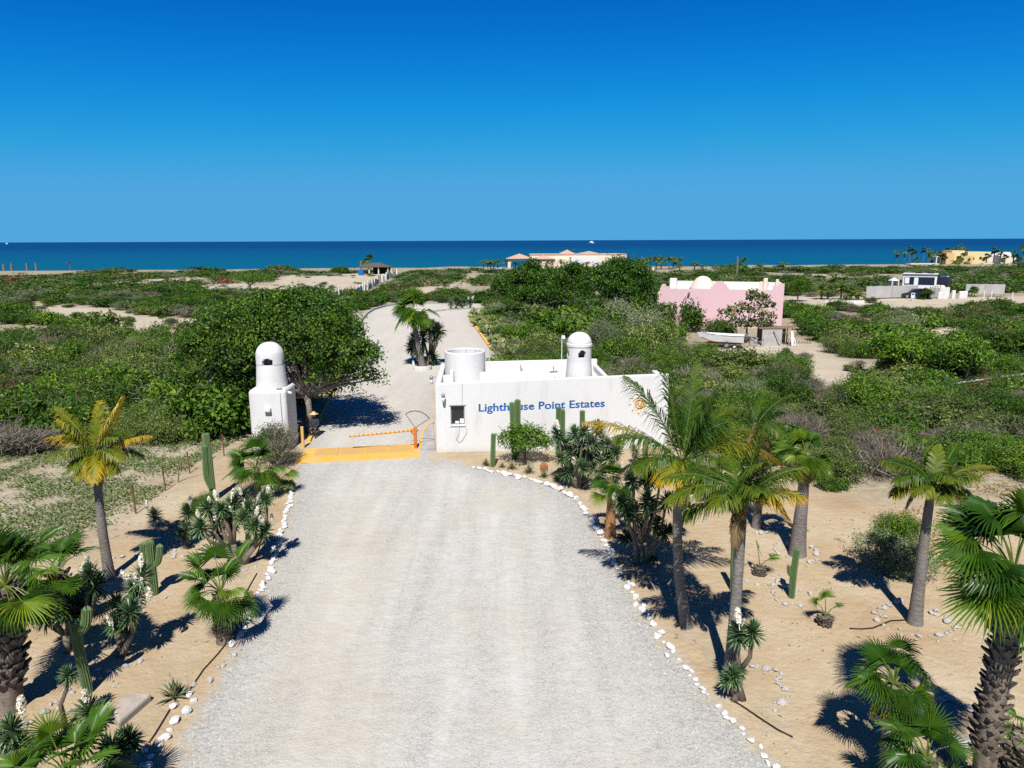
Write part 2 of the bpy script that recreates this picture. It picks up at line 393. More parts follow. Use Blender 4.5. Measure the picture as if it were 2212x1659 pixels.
# ================================================================== buildings
import bmesh
def stucco(name, col, dirt=(0.6, 0.58, 0.54), amt=0.35, rough=0.9):
    m, nt, b = new_mat(name)
    tc = N(nt, 'ShaderNodeTexCoord').outputs['Object']
    mp = N(nt, 'ShaderNodeMapping'); mp.inputs['Scale'].default_value = (1.6, 1.6, 0.35); nt.links.new(tc, mp.inputs['Vector'])
    n1 = noise(nt, 1.1, 6, 0.65, mp.outputs[0]); n2 = noise(nt, 9, 5, 0.6, tc); n3 = noise(nt, 1.2, 3, 0.5, tc)
    f = mth(nt, 'MULTIPLY', rampn(nt, n1, [(0.52, (0, 0, 0)), (0.8, (1, 1, 1))]), amt)
    c = mixc(nt, f, col, dirt)
    c = mixc(nt, mth(nt, 'MULTIPLY', n3, 0.12), c, tuple(x * 0.82 for x in col))
    sz = N(nt, 'ShaderNodeSeparateXYZ'); nt.links.new(tc, sz.inputs[0])
    splash = mth(nt, 'MULTIPLY', rampn(nt, mth(nt, 'ADD', sz.outputs[2], mth(nt, 'MULTIPLY', n2, 0.45)), [(0.12, (1, 1, 1)), (0.5, (0, 0, 0))]), 0.5)
    c = mixc(nt, splash, c, tuple(x * y for x, y in zip(dirt, (0.95, 0.85, 0.7))))
    nt.links.new(c, b.inputs['Base Color']); b.inputs['Roughness'].default_value = rough; b.inputs['Specular IOR Level'].default_value = 0.15
    bumpn(nt, b, mth(nt, 'ADD', mth(nt, 'MULTIPLY', n2, 0.5), n3), 0.22, 0.03)
    return m
M_WHITE = stucco('white_stucco', (0.55, 0.546, 0.532), (0.38, 0.37, 0.335), 0.6)
M_PINK = stucco('pink_stucco', (0.575, 0.395, 0.405), (0.49, 0.34, 0.335), 0.5)
M_PEACH = stucco('peach_stucco', (0.56, 0.46, 0.39), (0.6, 0.45, 0.35), 0.4)
M_CREAM = stucco('cream_stucco', (0.58, 0.50, 0.39), (0.45, 0.52, 0.4), 0.3)
M_YELLOWWALL = stucco('yellow_stucco', (0.58, 0.47, 0.26), (0.45, 0.5, 0.3), 0.3)
M_OCHRE = stucco('ochre_stucco', (0.52, 0.36, 0.17), (0.45, 0.32, 0.18), 0.3)
M_CONC = plain('concrete', (0.34, 0.335, 0.325), 0.9, 0.14, 2.5, bump=0.3)
M_YPAINT = plain('yellow_road_paint', (0.62, 0.34, 0.04), 0.8, 0.1, 1.7, col2=(0.52, 0.35, 0.14))
M_YGRATE = plain('yellow_grate_paint', (0.56, 0.34, 0.09), 0.7, 0.1, 3, col2=(0.46, 0.33, 0.17))
M_ORANGE = plain('orange_paint', (0.50, 0.14, 0.015), 0.6, 0.1, 6)
M_YSTRIPE = plain('yellow_barrier_paint', (0.62, 0.35, 0.03), 0.5, 0.08, 8)
M_BLUE = plain('blue_letter_paint', (0.004, 0.105, 0.34), 0.6, 0.08, 8)
M_SUNPAINT = plain('ochre_emblem_paint', (0.74, 0.38, 0.04), 0.6, 0.08, 8)
M_DARK = plain('dark_interior', (0.02, 0.019, 0.018), 0.8)
M_RUST = plain('rusty_steel', (0.16, 0.075, 0.035), 0.8, 0.2, 14)
M_STEEL = plain('grey_steel', (0.30, 0.32, 0.34), 0.45, 0.1, 8, metal=0.5)
M_BLACK = plain('black_rubber', (0.018, 0.018, 0.019), 0.6)
M_PAPER = plain('white_paper', (0.62, 0.63, 0.64), 0.8, 0.04)
M_WOOD = plain('weathered_wood', (0.22, 0.16, 0.11), 0.85, 0.2, 7, bump=0.4)
M_PLY = plain('grey_plywood', (0.36, 0.35, 0.33), 0.85, 0.15, 3, bump=0.2)
M_TERRA = plain('terracotta_roof', (0.46, 0.30, 0.23), 0.85, 0.14, 2.5, bump=0.3)
M_TARP = plain('pale_fabric', (0.36, 0.35, 0.335), 0.9, 0.08, 0.8)
M_TEAL = plain('teal_mesh_fabric', (0.16, 0.42, 0.40), 0.9, 0.15, 3)
M_RVWHITE = plain('white_gelcoat', (0.66, 0.66, 0.655), 0.35, 0.04, 2, spec=0.5)
M_NAVY = plain('navy_paint', (0.012, 0.018, 0.032), 0.3, 0.1, 2, spec=0.6)
def glassm(name, col=(0.012, 0.013, 0.014)):
    m, nt, b = new_mat(name)
    b.inputs['Base Color'].default_value = (*col, 1); b.inputs['Roughness'].default_value = 0.06; b.inputs['Specular IOR Level'].default_value = 0.6
    return m
M_GLASS = glassm('dark_window_glass')
M_MILK = plain('frosted_lamp_glass', (0.62, 0.66, 0.66), 0.3, 0.05, spec=0.5)

def rbox_mb(mb, x0, x1, y0, y1, z0, z1, r=0.05, seg=3, mat=0, top=None):
    """a box with rounded edges; top: heights of the top corners along x (left, right)"""
    bm = bmesh.new(); bmesh.ops.create_cube(bm, size=1.0)
    for v in bm.verts:
        t = z1 if top is None else (top[0] if v.co.x < 0 else top[1])
        v.co = Vector((x0 if v.co.x < 0 else x1, y0 if v.co.y < 0 else y1, z0 if v.co.z < 0 else t))
    bmesh.ops.bevel(bm, geom=[e for e in bm.edges], offset=r, segments=seg, profile=0.5, affect='EDGES')
    bm.verts.index_update()
    for f in bm.faces: mb.f.append(np.array([[v.index for v in f.verts]]) + mb.n); mb.m.append(np.array([mat]))
    vv = np.array([v.co[:] for v in bm.verts]); mb.v.append(vv); mb.t.append(np.full(len(vv), 0.5)); mb.n += len(vv)
    bm.free(); return mb
def lantern(mb, prof, n, zin, opens, thick=0.14):
    """turned tower with arched openings: prof (radius, z); openings (angle, half_width_rad, z0, z1) cut through the wall"""
    zs = [p[1] for p in prof]
    rr = [p[0] for p in prof]
    def hole(j, i):
        a = (j + 0.5) / n * 2 * math.pi; z = (zs[i] + zs[i + 1]) / 2
        for oa, hw, z0, z1 in opens:
            d = abs((a - oa + math.pi) % (2 * math.pi) - math.pi)
            if d < hw and z0 < z < z1 - (z1 - z0) * 0.30 * (d / hw) ** 2: return True
        return False
    K = len(prof)
    V = []; 
    for L_ in (0, 1):
        for i in range(K):
            r = max(rr[i] - (thick if L_ else 0), 0.003); z = zs[i] - (0.10 if L_ and i == K - 1 else 0)
            for j in range(n):
                a = 2 * math.pi * j / n; V.append((r * math.cos(a), r * math.sin(a), z))
    off = K * n
    F = []
    H = [[hole(j, i) for j in range(n)] for i in range(K - 1)]
    vid = lambda L_, i, j: L_ * off + i * n + j % n
    for i in range(K - 1):
        for j in range(n):
            if H[i][j]:
                if not H[i][j - 1]: F.append((vid(0, i, j), vid(0, i + 1, j), vid(1, i + 1, j), vid(1, i, j)))
                if not H[i][(j + 1) % n]: F.append((vid(0, i + 1, j + 1), vid(0, i, j + 1), vid(1, i, j + 1), vid(1, i + 1, j + 1)))
                if i == 0 or not H[i - 1][j]: F.append((vid(0, i, j + 1), vid(0, i, j), vid(1, i, j), vid(1, i, j + 1)))
                if i == K - 2 or not H[i + 1][j]: F.append((vid(0, i + 1, j), vid(0, i + 1, j + 1), vid(1, i + 1, j + 1), vid(1, i + 1, j)))
            else:
                F.append((vid(0, i, j), vid(0, i, j + 1), vid(0, i + 1, j + 1), vid(0, i + 1, j)))
                F.append((vid(1, i, j + 1), vid(1, i, j), vid(1, i + 1, j), vid(1, i + 1, j + 1)))
    fl = [i for i in range(K) if zs[i] >= zin][0]
    mb.add(V, [np.array(F), np.array([[vid(1, fl, j) for j in range(n)]])])
    return mb
def dense(prof, step=0.035):
    out = [prof[0]]
    for (r0, z0), (r1, z1) in zip(prof, prof[1:]):
        k = max(1, int(math.ceil(abs(z1 - z0) / step)))
        for i in range(1, k + 1): out.append((r0 + (r1 - r0) * i / k, z0 + (z1 - z0) * i / k))
    return out
# ------------------------------------------------------------------ gatehouse
GA, GB = P(943, 977), P(1440, 968)
g_ang = math.atan2(GB.y - GA.y, GB.x - GA.x); GL = (GB - GA).length
gatehouse = thing('gatehouse', 'white stucco gatehouse with blue lettering beside the drive', 'gatehouse', GA, g_ang)
ginv = Matrix.Rotation(-g_ang, 3, 'Z')
gnor = Vector((math.sin(g_ang), -math.cos(g_ang), 0))
def wallpt(px, py, yoff=0.0):
    r = bearing(px, py); o = Vector((0, 0, CAM_H))
    p0 = GA - gnor * yoff
    t = (p0 - o).dot(gnor) / r.dot(gnor)
    q = ginv @ (o + r * t - GA); return q
def gloc(px, py, z):          # roof-level point in the gatehouse frame
    return ginv @ (P(px, py, z) - GA)
ZA, ZB = wallpt(943, 829).z, wallpt(1445, 808).z
wtop = lambda x: ZA + (ZB - ZA) * x / GL
# letters: one text, cut into the wall and backed with blue letter shapes
tcu = bpy.data.curves.new('sign_text', 'FONT'); tcu.body = 'Lighthouse Point Estates'; tcu.extrude = 0.5; tcu.offset = 0.03; tcu.space_character = 1.03; tcu.resolution_u = 4
tob = bpy.data.objects.new('sign_text', tcu); COL.objects.link(tob)
bpy.context.view_layer.update()
tme = bpy.data.meshes.new_from_object(tob.evaluated_get(bpy.context.evaluated_depsgraph_get()))
COL.objects.unlink(tob); bpy.data.objects.remove(tob)
bm = bmesh.new(); bm.from_mesh(tme); bmesh.ops.remove_doubles(bm, verts=bm.verts, dist=0.0004)
bpy.data.meshes.remove(tme)
bm.verts.index_update()
tv = np.array([v.co[:] for v in bm.verts]); tf = [[v.index for v in f.verts] for f in bm.faces]; bm.free()
T0, T1 = wallpt(1034, 889.5), wallpt(1306.5, 879)
tx0, tx1 = tv[:, 0].min(), tv[:, 0].max()
cap = 0.345 / 0.70
sx = (T1.x - T0.x) / (tx1 - tx0)
slope = (T1.z - T0.z) / (T1.x - T0.x)
def text_place(v, y_front, y_back):
    o = np.empty_like(v); o[:, 0] = T0.x + (v[:, 0] - tx0) * sx
    o[:, 2] = T0.z + v[:, 1] * cap * 1.0 + (o[:, 0] - T0.x) * slope
    o[:, 1] = np.where(v[:, 2] > 0, y_front, y_back); return o
# union-find of letter islands
par = list(range(len(tv)))
def find(a):
    while par[a] != a: par[a] = par[par[a]]; a = par[a]
    return a
for f in tf:
    for a in f[1:]: par[find(a)] = find(f[0])
roots = {}
for i in range(len(tv)): roots.setdefault(find(i), []).append(i)
isl = sorted([(tv[ids, 0].min(), tv[ids, 0].max(), ids) for ids in roots.values()], key=lambda t: t[0])
letters = []
for a, b_, ids in isl:
    if letters and a < letters[-1][1] - 0.02: letters[-1][1] = max(letters[-1][1], b_); letters[-1][2] += ids
    else: letters.append([a, b_, list(ids)])
# front wall with the recesses cut out
fw = MB(); rbox_mb(fw, 0, GL, 0, 0.26, -0.3, 3.0, 0.045, 3, top=(ZA, ZB))
cut = MB(); cut.add(text_place(tv, -0.1, 0.045), [np.array([f]) for f in tf])
W0, W1 = wallpt(973, 877), wallpt(1004, 918)
winx0, winx1, winz0, winz1 = W0.x, W1.x, W1.z, W0.z
cut2 = MB(); cut2.box(winx0, winx1, -0.1, 0.2, winz0, winz1)
SC = wallpt(1382, 873.5); SR = 0.30
def spiral_pts():
    a = np.linspace(0, 2 * math.pi * 2.05, 60); r = SR * (0.16 + 0.84 * (a / a[-1]) ** 0.85)
    return np.stack([SC.x + r * np.cos(a + 2.6), SC.z + r * np.sin(a + 2.6)], 1)
def ribbon(pts, w, y0, y1):
    d = np.gradient(pts, axis=0); d /= np.linalg.norm(d, axis=1)[:, None]; nn = np.stack([-d[:, 1], d[:, 0]], 1)
    k = len(pts); ww = np.asarray(w)[:, None] if hasattr(w, '__len__') else w
    A, B = pts + nn * ww, pts - nn * ww
    V = [(p[0], y, p[1]) for y in (y0, y1) for arr in (A, B) for p in arr]
    g = lambda s_, c, i: s_ * 2 * k + c * k + i
    F = []
    for i in range(k - 1):
        F += [(g(0, 0, i), g(0, 1, i), g(0, 1, i + 1), g(0, 0, i + 1)), (g(1, 0, i), g(1, 0, i + 1), g(1, 1, i + 1), g(1, 1, i)),
              (g(0, 0, i), g(0, 0, i + 1), g(1, 0, i + 1), g(1, 0, i)), (g(0, 1, i), g(1, 1, i), g(1, 1, i + 1), g(0, 1, i + 1))]
    F += [(g(0, 0, 0), g(1, 0, 0), g(1, 1, 0), g(0, 1, 0)), (g(0, 0, k - 1), g(0, 1, k - 1), g(1, 1, k - 1), g(1, 0, k - 1))]
    return V, np.array(F)
sp_w = 0.026 + 0.018 * np.sin(np.linspace(0.1, 3.0, 60))
rays = []
for q in range(9):
    a = R(20 + 40 * q); t = np.linspace(0, 1, 7)
    rr_ = SR * (1.28 + 0.48 * t); bend = a + 0.16 * t
    rays.append((np.stack([SC.x + rr_ * np.cos(bend), SC.z + rr_ * np.sin(bend)], 1), 0.006 + 0.032 * np.sin(np.clip(t * 0.9 + 0.1, 0, 1) * math.pi) * (1 - 0.4 * t)))
V, F = ribbon(spiral_pts(), sp_w, -0.1, 0.045); cut3 = MB(); cut3.add(V, F)
cut4 = MB()
for p_, w_ in rays:
    V, F = ribbon(p_, w_, -0.1, 0.045); cut4.add(V, F)
def bool_cut(o, cutters):
    tmp = []
    for c in cutters:
        bm = bmesh.new(); bm.from_mesh(c.mesh('cutter', M_DARK)); bmesh.ops.recalc_face_normals(bm, faces=bm.faces)
        me_ = bpy.data.meshes.new('cutter'); bm.to_mesh(me_); bm.free()
        co = bpy.data.objects.new('cutter', me_); COL.objects.link(co); co.parent = o.parent; tmp.append(co)
        md = o.modifiers.new('cut', 'BOOLEAN'); md.operation = 'DIFFERENCE'; md.object = co; md.solver = 'EXACT'; md.use_self = c is cutters[0]
    bpy.context.view_layer.update()
    nm = bpy.data.meshes.new_from_object(o.evaluated_get(bpy.context.evaluated_depsgraph_get()))
    o.modifiers.clear(); o.data = nm
    for c in tmp: bpy.data.objects.remove(c)
fwo = fw.build('front_wall', M_WHITE, gatehouse)
bool_cut(fwo, [cut, cut2, cut3, cut4])
for a, b_, ids in letters:
    s_ = set(ids); mp_ = {q_: i for i, q_ in enumerate(ids)}
    m_ = MB(); m_.add(text_place(tv[ids], 0.034, 0.0452), [np.array([[mp_[v] for v in f]]) for f in tf if f[0] in s_])
    m_.build('letter', M_BLUE, gatehouse)
V, F = ribbon(spiral_pts(), sp_w, 0.036, 0.0452); m_ = MB(); m_.add(V, F); emb = m_.build('sun_emblem', M_SUNPAINT, gatehouse)
for p_, w_ in rays:
    V, F = ribbon(p_, w_, 0.036, 0.0452); m_ = MB(); m_.add(V, F); m_.build('ray', M_SUNPAINT, emb)
# window in the front wall
wo = MB(); wo.box(winx0 + 0.04, winx1 - 0.04, 0.15, 0.158, winz0 + 0.04, winz1 - 0.04)
wob = wo.build('window', M_GLASS, gatehouse)
fr = MB()
fr.box(winx0, winx1, 0.13, 0.17, winz0, winz0 + 0.04); fr.box(winx0, winx1, 0.13, 0.17, winz1 - 0.04, winz1)
fr.box(winx0, winx0 + 0.04, 0.132, 0.168, winz0 + 0.04, winz1 - 0.04); fr.box(winx1 - 0.04, winx1, 0.132, 0.168, winz0 + 0.04, winz1 - 0.04)
fr.build('frame', M_STEEL, wob)
sl = MB(); rbox_mb(sl, winx0 - 0.04, winx1 + 0.04, -0.045, 0.12, winz0 - 0.05, winz0 - 0.003, 0.012, 2); sl.build('sill', M_WHITE, wob)
ln = MB(); rbox_mb(ln, winx0 - 0.06, winx1 + 0.06, -0.03, 0.10, winz1 + 0.004, winz1 + 0.05, 0.012, 2); ln.build('lintel', M_STEEL, wob)
for (a, b_, c_, d_) in ((0.19, 0.17, 0.0, 0.10), (0.40, 0.20, 0.01, 0.21)):
    pm = MB(); pm.box(winx0 + a, winx0 + a + b_, 0.140, 0.146, winz0 + 0.045 + c_, winz0 + 0.05 + d_); pm.build('paper_notice', M_PAPER, wob)
# other walls and roof
GD = 5.3
sw = MB(); rbox_mb(sw, 0.003, 0.25, 0.262, GD, -0.3, ZA - 0.02, 0.05); sw.build('side_wall', M_WHITE, gatehouse)
sw = MB(); rbox_mb(sw, GL - 0.26, GL - 0.004, 0.262, 2.2, -0.3, wtop(GL) - 0.22, 0.05); sw.build('side_wall', M_WHITE, gatehouse)
BX0, BX1 = gloc(1052, 786, 3.15).x, gloc(1290, 776, 3.2).x
BY = gloc(1170, 780, 3.15).y
bw = MB(); rbox_mb(bw, 0.26, BX1, BY, BY + 0.22, -0.3, 3.15, 0.05, top=(3.12, 3.22)); bw.build('back_wall', M_WHITE, gatehouse)
ew = MB(); rbox_mb(ew, BX1 - 0.22, BX1, 0.264, BY - 0.002, -0.3, 2.95, 0.05); ew.build('side_wall', M_WHITE, gatehouse)
rf_ = MB(); rf_.box(0.252, BX1 - 0.23, 0.263, BY - 0.003, 2.50, 2.66); rf_.build('roof_slab', M_WHITE, gatehouse)
IY = gloc(1075, 803, 3.12).y
IX0, IX1 = gloc(1008, 803, 3.12).x, gloc(1140, 802, 3.12).x
iw = MB(); rbox_mb(iw, IX0, IX1, IY, IY + 0.2, 2.665, 3.10, 0.04); iw.build('parapet', M_WHITE, gatehouse)
iw = MB(); rbox_mb(iw, IX0 + 0.002, IX0 + 0.2, IY - 0.18, IY - 0.003, 2.665, 3.20, 0.04); iw.build('parapet', M_WHITE, gatehouse)
iw = MB(); rbox_mb(iw, IX1 - 0.2, IX1, IY + 0.203, BY - 0.004, 2.665, 3.06, 0.04); iw.build('parapet', M_WHITE, gatehouse)
LX = gloc(979, 812, 3.15).x
iw = MB(); rbox_mb(iw, 0.26, LX, 2.0, 2.2, 2.665, 3.08, 0.04); iw.build('parapet', M_WHITE, gatehouse)
iw = MB(); rbox_mb(iw, LX - 0.19, LX - 0.01, 2.204, 3.1, 2.665, 3.24, 0.04); iw.build('parapet', M_WHITE, gatehouse)
# round water-tank screen on the roof
tc_ = gloc(1004, 757, 4.05); TR = 0.97
tk = MB(); tk.lathe([(TR, 2.665), (TR, 4.0), (TR - 0.03, 4.05), (TR - 0.10, 4.05), (TR - 0.13, 4.0), (TR - 0.13, 2.70)], 48, (tc_.x, tc_.y))
tank = tk.build('round_tank_wall', M_WHITE, gatehouse, smooth=False)
cr = MB()
for a in (0.9, 1.5): cr.bar((tc_.x + (TR - 0.136) * math.cos(a), tc_.y + (TR - 0.136) * math.sin(a), 3.72), (tc_.x + (TR - 0.136) * math.cos(a + .02), tc_.y + (TR - 0.136) * math.sin(a + .02), 4.0), 0.02, 0.02)
cr.build('crack', M_STEEL, tank)
# lighthouse-like tower
to_ = gloc(1257.5, 813, ZA + 0.1); tb = wallpt(1257.5, 813)
tpx, tpy = tb.x, 0.98
ttop = Q(1257, 718, GA.y + 1.1).z; sh = Q(1257, 747, GA.y + 0.6).z
prof = dense([(0.66, 2.665), (0.60, 3.2), (0.545, sh - 0.78), (0.545, sh - 0.12), (0.575, sh - 0.10), (0.575, sh), (0.545, sh + 0.04)])
for q in range(1, 13):
    a = q / 12 * math.pi / 2; prof.append((0.545 * math.cos(a) + 0.002, sh + 0.04 + (ttop - sh - 0.04) * math.sin(a)))
tw = MB(); lantern(tw, prof, 56, 3.3, [(R(270) + k * R(90) + 0.12, 0.30, sh - 0.56, sh - 0.22) for k in range(4)])
two = tw.build('tower', M_WHITE, gatehouse, loc=(tpx, tpy, 0), smooth=False)
# wall lamps: cast jelly-jar fittings
def wall_lamp(parent, loc, nrm):
    r = MB(); r.lathe([(0.045, 0.0), (0.075, 0.02), (0.085, 0.12), (0.05, 0.17), (0.035, 0.20)], 16); L_ = r.build('wall_lamp', M_STEEL, parent, loc=loc, smooth=True)
    g = MB(); g.lathe([(0.01, -0.2), (0.06, -0.17), (0.075, -0.05), (0.075, -0.003)], 16); g.build('globe', M_MILK, L_, smooth=True)
    a = MB(); a.bar((0, 0, 0.12), (-nrm[0] * 0.2, -nrm[1] * 0.2, 0.12), 0.03); a.build('arm', M_STEEL, L_)
lp = wallpt(958, 857); wall_lamp(gatehouse, (lp.x, -0.2, lp.z), (0, -1))
wall_lamp(gatehouse, (-0.2, 0.9, wallpt(929, 833).z + 0.08), (-1, 0))
cb = MB(); cb.bar((lp.x, -0.012, 0.02), (lp.x, -0.012, lp.z - 0.25), 0.02); cb.build('conduit', M_PAPER, gatehouse)
c1, c2, c3 = wallpt(993, 922), wallpt(990, 955), wallpt(1008, 925)
cb = MB(); cb.tube([(c1.x, -0.015, c1.z), (c1.x - 0.05, -0.015, (c1.z + c2.z) / 2), (c2.x - 0.08, -0.015, c2.z + 0.12), (c2.x + 0.05, -0.015, c2.z - 0.03), (c2.x + 0.2, -0.015, c2.z + .1), (c3.x, -0.015, c3.z - 0.2), (c3.x, -0.015, c3.z)], 0.009, 5); cb.build('cable', M_STEEL, gatehouse)
cb = MB(); q_ = wallpt(997, 825); cb.tube([(q_.x + 0.03, -0.012, wtop(q_.x) - 0.02), (q_.x + 0.02, -0.012, (q_.z + winz1) / 2), (q_.x, -0.012, winz1 + 0.06)], 0.009, 5); cb.build('cable', M_STEEL, gatehouse)
# rooftop gear
def gw(x, y, z): return GA + Matrix.Rotation(g_ang, 3, 'Z') @ Vector((x, y, z))
dp = gloc(1193, 800, 2.665)
dish = thing('satellite_dish', 'small white flat satellite dish on the gatehouse roof', 'dish', gw(dp.x, min(dp.y, BY - 0.6), 2.665), g_ang + R(25))
m_ = MB(); m_.tube([(0, 0, 0.05), (0, 0, 0.33)], 0.02, 8); m_.build('stand', M_STEEL, dish)
m_ = MB()
for a in range(4): m_.bar((0.02 * math.cos(a * 1.57), 0.02 * math.sin(a * 1.57), 0.06), (0.26 * math.cos(a * 1.57 + .4), 0.26 * math.sin(a * 1.57 + .4), 0.012), 0.03, 0.02)
m_.build('foot', M_STEEL, dish)
m_ = MB(); rbox_mb(m_, -0.25, 0.25, -0.16, 0.16, -0.012, 0.012, 0.01, 2); o = m_.build('panel', M_RVWHITE, dish, loc=(0, 0, 0.36)); o.rotation_euler = (R(-12), R(-22), 0)
mast = thing('antenna_mast', 'thin white mast with camera beside the gatehouse tower', 'mast', gw(tpx - 0.80, 0.9, 2.66), g_ang)
m_ = MB(); m_.tube([(0, 0, 0), (0, 0, Q(1228, 731, GA.y + 0.9).z - 2.66)], 0.018, 8); m_.build('pole', M_PAPER, mast)
hh = Q(1228, 731, GA.y + 0.9).z - 2.66
m_ = MB(); rbox_mb(m_, -0.02, 0.14, -0.07, 0.07, hh - 0.06, hh + 0.09, 0.02, 2); m_.build('camera_head', M_RVWHITE, mast)
eb = thing('equipment_box', 'grey electrical box beside the tower on the roof', 'box', gw(tpx - 0.86, 0.40, 2.66), g_ang)
m_ = MB(); rbox_mb(m_, -0.12, 0.16, -0.1, 0.12, 0, 0.62, 0.02, 2); m_.build('cabinet', M_RVWHITE, eb)
m_ = MB(); m_.box(-0.09, 0.13, -0.108, -0.101, 0.06, 0.56); m_.build('door', M_STEEL, eb)
m_ = MB(); m_.tube([(-0.12, 0, .45), (-0.3, 0.05, .6), (-0.42, 0.05, .42), (-0.36, 0, .2), (-0.2, 0, 0.02)], 0.012, 6); m_.build('cable', M_STEEL, eb)
# ------------------------------------------------------------------ gate pillar with its little lighthouse
PB = P(583, 977); pw = 0.82
pillar = thing('gate_pillar', 'white gate pillar topped by a domed lighthouse tower', 'pillar', (PB.x, PB.y + 0.9, 0), R(3))
ph = Q(583, 843, PB.y).z
m_ = MB(); rbox_mb(m_, -pw, pw, -0.88, 0.88, -0.2, ph, 0.16, 5); m_.build('base_block', M_WHITE, pillar, smooth=False)
ptop = Q(583, 740, PB.y + 0.7).z; psh = Q(583, 770, PB.y + 0.3).z
prof = dense([(0.69, ph - 0.05), (0.655, ph + 0.25), (0.635, ph + 0.6), (0.60, psh - 0.42), (0.615, psh - 0.40), (0.605, psh), (0.60, psh + 0.02)])
for q in range(1, 13):
    a = q / 12 * math.pi / 2; prof.append((0.60 * math.cos(a) ** 0.85 + 0.002, psh + 0.02 + (ptop - psh - 0.02) * (math.sin(a) ** 1.15)))
tw = MB(); lantern(tw, prof, 56, ph + 0.5, [(R(270) + k * R(90) + 0.06, 0.36, psh - 0.42, psh - 0.10) for k in range(4)], 0.13)
tw.build('tower', M_WHITE, pillar, smooth=False)
qb = Q(583, 884, PB.y); bz = qb.z
nb = MB(); rbox_mb(nb, -0.14, 0.14, -1.06, -0.885, bz - 0.10, bz + 0.06, 0.02, 2); lbx = nb.build('light_box', M_WHITE, pillar)
nb = MB(); nb.lathe([(0.14, -0.085), (0.14, -0.003)], 20); o = nb.build('arched_hood', M_WHITE, lbx, loc=(0, -0.80, bz + 0.06)); o.rotation_euler = (R(90), 0, 0)
nb = MB(); nb.box(-0.09, 0.09, -1.066, -1.061, bz - 0.05, bz - 0.01); nb.build('lens', M_MILK, lbx)
nb = MB(); nb.tube([(pw - 0.2, -0.89, 0.2), (pw - 0.23, -0.89, 1.2), (pw - 0.24, -0.89, 2.2), (pw - 0.24, -0.87, ph - 0.12)], 0.016, 6); nb.build('conduit', M_STEEL, pillar)
nb = MB(); rbox_mb(nb, pw - 0.42, pw - 0.18, -0.80, -0.72, ph + 0.0, ph + 0.06, 0.01, 2); nb.build('bracket_lamp', M_STEEL, pillar)
nb = MB(); nb.tube([(pw - .02, -0.5, ph - 0.18), (pw + 0.17, -0.55, ph - 0.22)], [0.05, 0.06], 10); nb.build('security_camera', M_RVWHITE, pillar)
# ------------------------------------------------------------------ cattle guard, kerbs, walkway
gp = [P(660, 970.5), P(894, 959.5), P(910, 989), P(636, 1002)]
slab = MB(); slab.prism([p[:2] for p in gp], -0.1, 0.022)
guard = slab.build('cattle_guard', M_YPAINT, label='yellow painted cattle guard across the drive at the gate', category='cattle guard')
def lerp(a, b, t): return a + (b - a) * t
for k in range(4):
    u0, u1 = 0.115 + 0.2145 * k, 0.115 + 0.2145 * (k + 1) - 0.012
    for j in range(8):
        v = 0.12 + 0.5 * j / 7
        a = lerp(lerp(gp[0], gp[1], u0), lerp(gp[3], gp[2], u0), v); b_ = lerp(lerp(gp[0], gp[1], u1), lerp(gp[3], gp[2], u1), v)
        bb = MB(); bb.bar(a + Vector((0, 0, 0.05)), b_ + Vector((0, 0, 0.05)), 0.05, 0.05); bb.build('grate_bar', M_YGRATE, guard)
    a0, a1 = lerp(lerp(gp[0], gp[1], u0), lerp(gp[3], gp[2], u0), 0.12), lerp(lerp(gp[0], gp[1], u1), lerp(gp[3], gp[2], u1), 0.12)
    d0, d1 = lerp(lerp(gp[0], gp[1], u0), lerp(gp[3], gp[2], u0), 0.62), lerp(lerp(gp[0], gp[1], u1), lerp(gp[3], gp[2], u1), 0.62)
    pit = MB(); pit.prism([p[:2] for p in (a0, a1, d1, d0)], 0.021, 0.026); pit.build('drain_pit', M_RUST, guard)
def kerb(name, pts, w, h, mat, label, cat='kerb'):
    n_ = MB(); pts = [Vector((p[0], p[1], 0)) for p in pts]
    V = []; k = len(pts)
    for i, p in enumerate(pts):
        d = (pts[min(i + 1, k - 1)] - pts[max(i - 1, 0)]).normalized(); s_ = Vector((-d.y, d.x, 0)) * (w / 2)
        V += [p + s_ + Vector((0, 0, -0.05)), p + s_ + Vector((0, 0, h)), p - s_ + Vector((0, 0, h)), p - s_ + Vector((0, 0, -0.05))]
    F = [(4 * i + j, 4 * i + (j + 1) % 4, 4 * (i + 1) + (j + 1) % 4, 4 * (i + 1) + j) for i in range(k - 1) for j in range(4)]
    F += [(0, 3, 2, 1), (4 * k - 4, 4 * k - 3, 4 * k - 2, 4 * k - 1)]
    n_.add([tuple(v) for v in V], np.array(F))
    return n_.build(name, mat, label=label, category=cat)
kerb('kerb', [P(667, 956), P(676, 936), P(690, 906), P(704, 877), P(714, 853), P(724, 831), P(740, 790)], 0.16, 0.13, M_YPAINT, 'yellow kerb along the left of the drive behind the gate')
kerb('kerb', [P(1015, 690), P(1026, 705), P(1038, 722), P(1050, 739), P(1062, 756)], 0.25, 0.14, M_YPAINT, 'yellow kerb beside the prickly pear bed behind the gatehouse')
kerb('kerb', [P(752, 760), P(775, 705), P(784, 688), P(792, 679), P(806, 670), P(832, 662.5), P(860, 658)], 0.3, 0.25, M_CONC, 'grey concrete kerb curving round the far bend of the drive')
kerb('kerb', [P(935, 674), P(962, 671), P(1000, 669), P(1040, 667)], 0.3, 0.18, M_CONC, 'pale kerb in front of the planted strip at the far junction')
kerb('kerb', [P(900, 657), P(950, 654), P(1010, 652), P(1060, 651)], 0.3, 0.2, M_CONC, 'pale kerb behind the planted strip at the far junction')
wk = [P(909, 974.5), P(940, 974.5), P(938, 944), P(935, 918), P(928, 922), P(920, 930), P(914, 942), P(911, 957)]
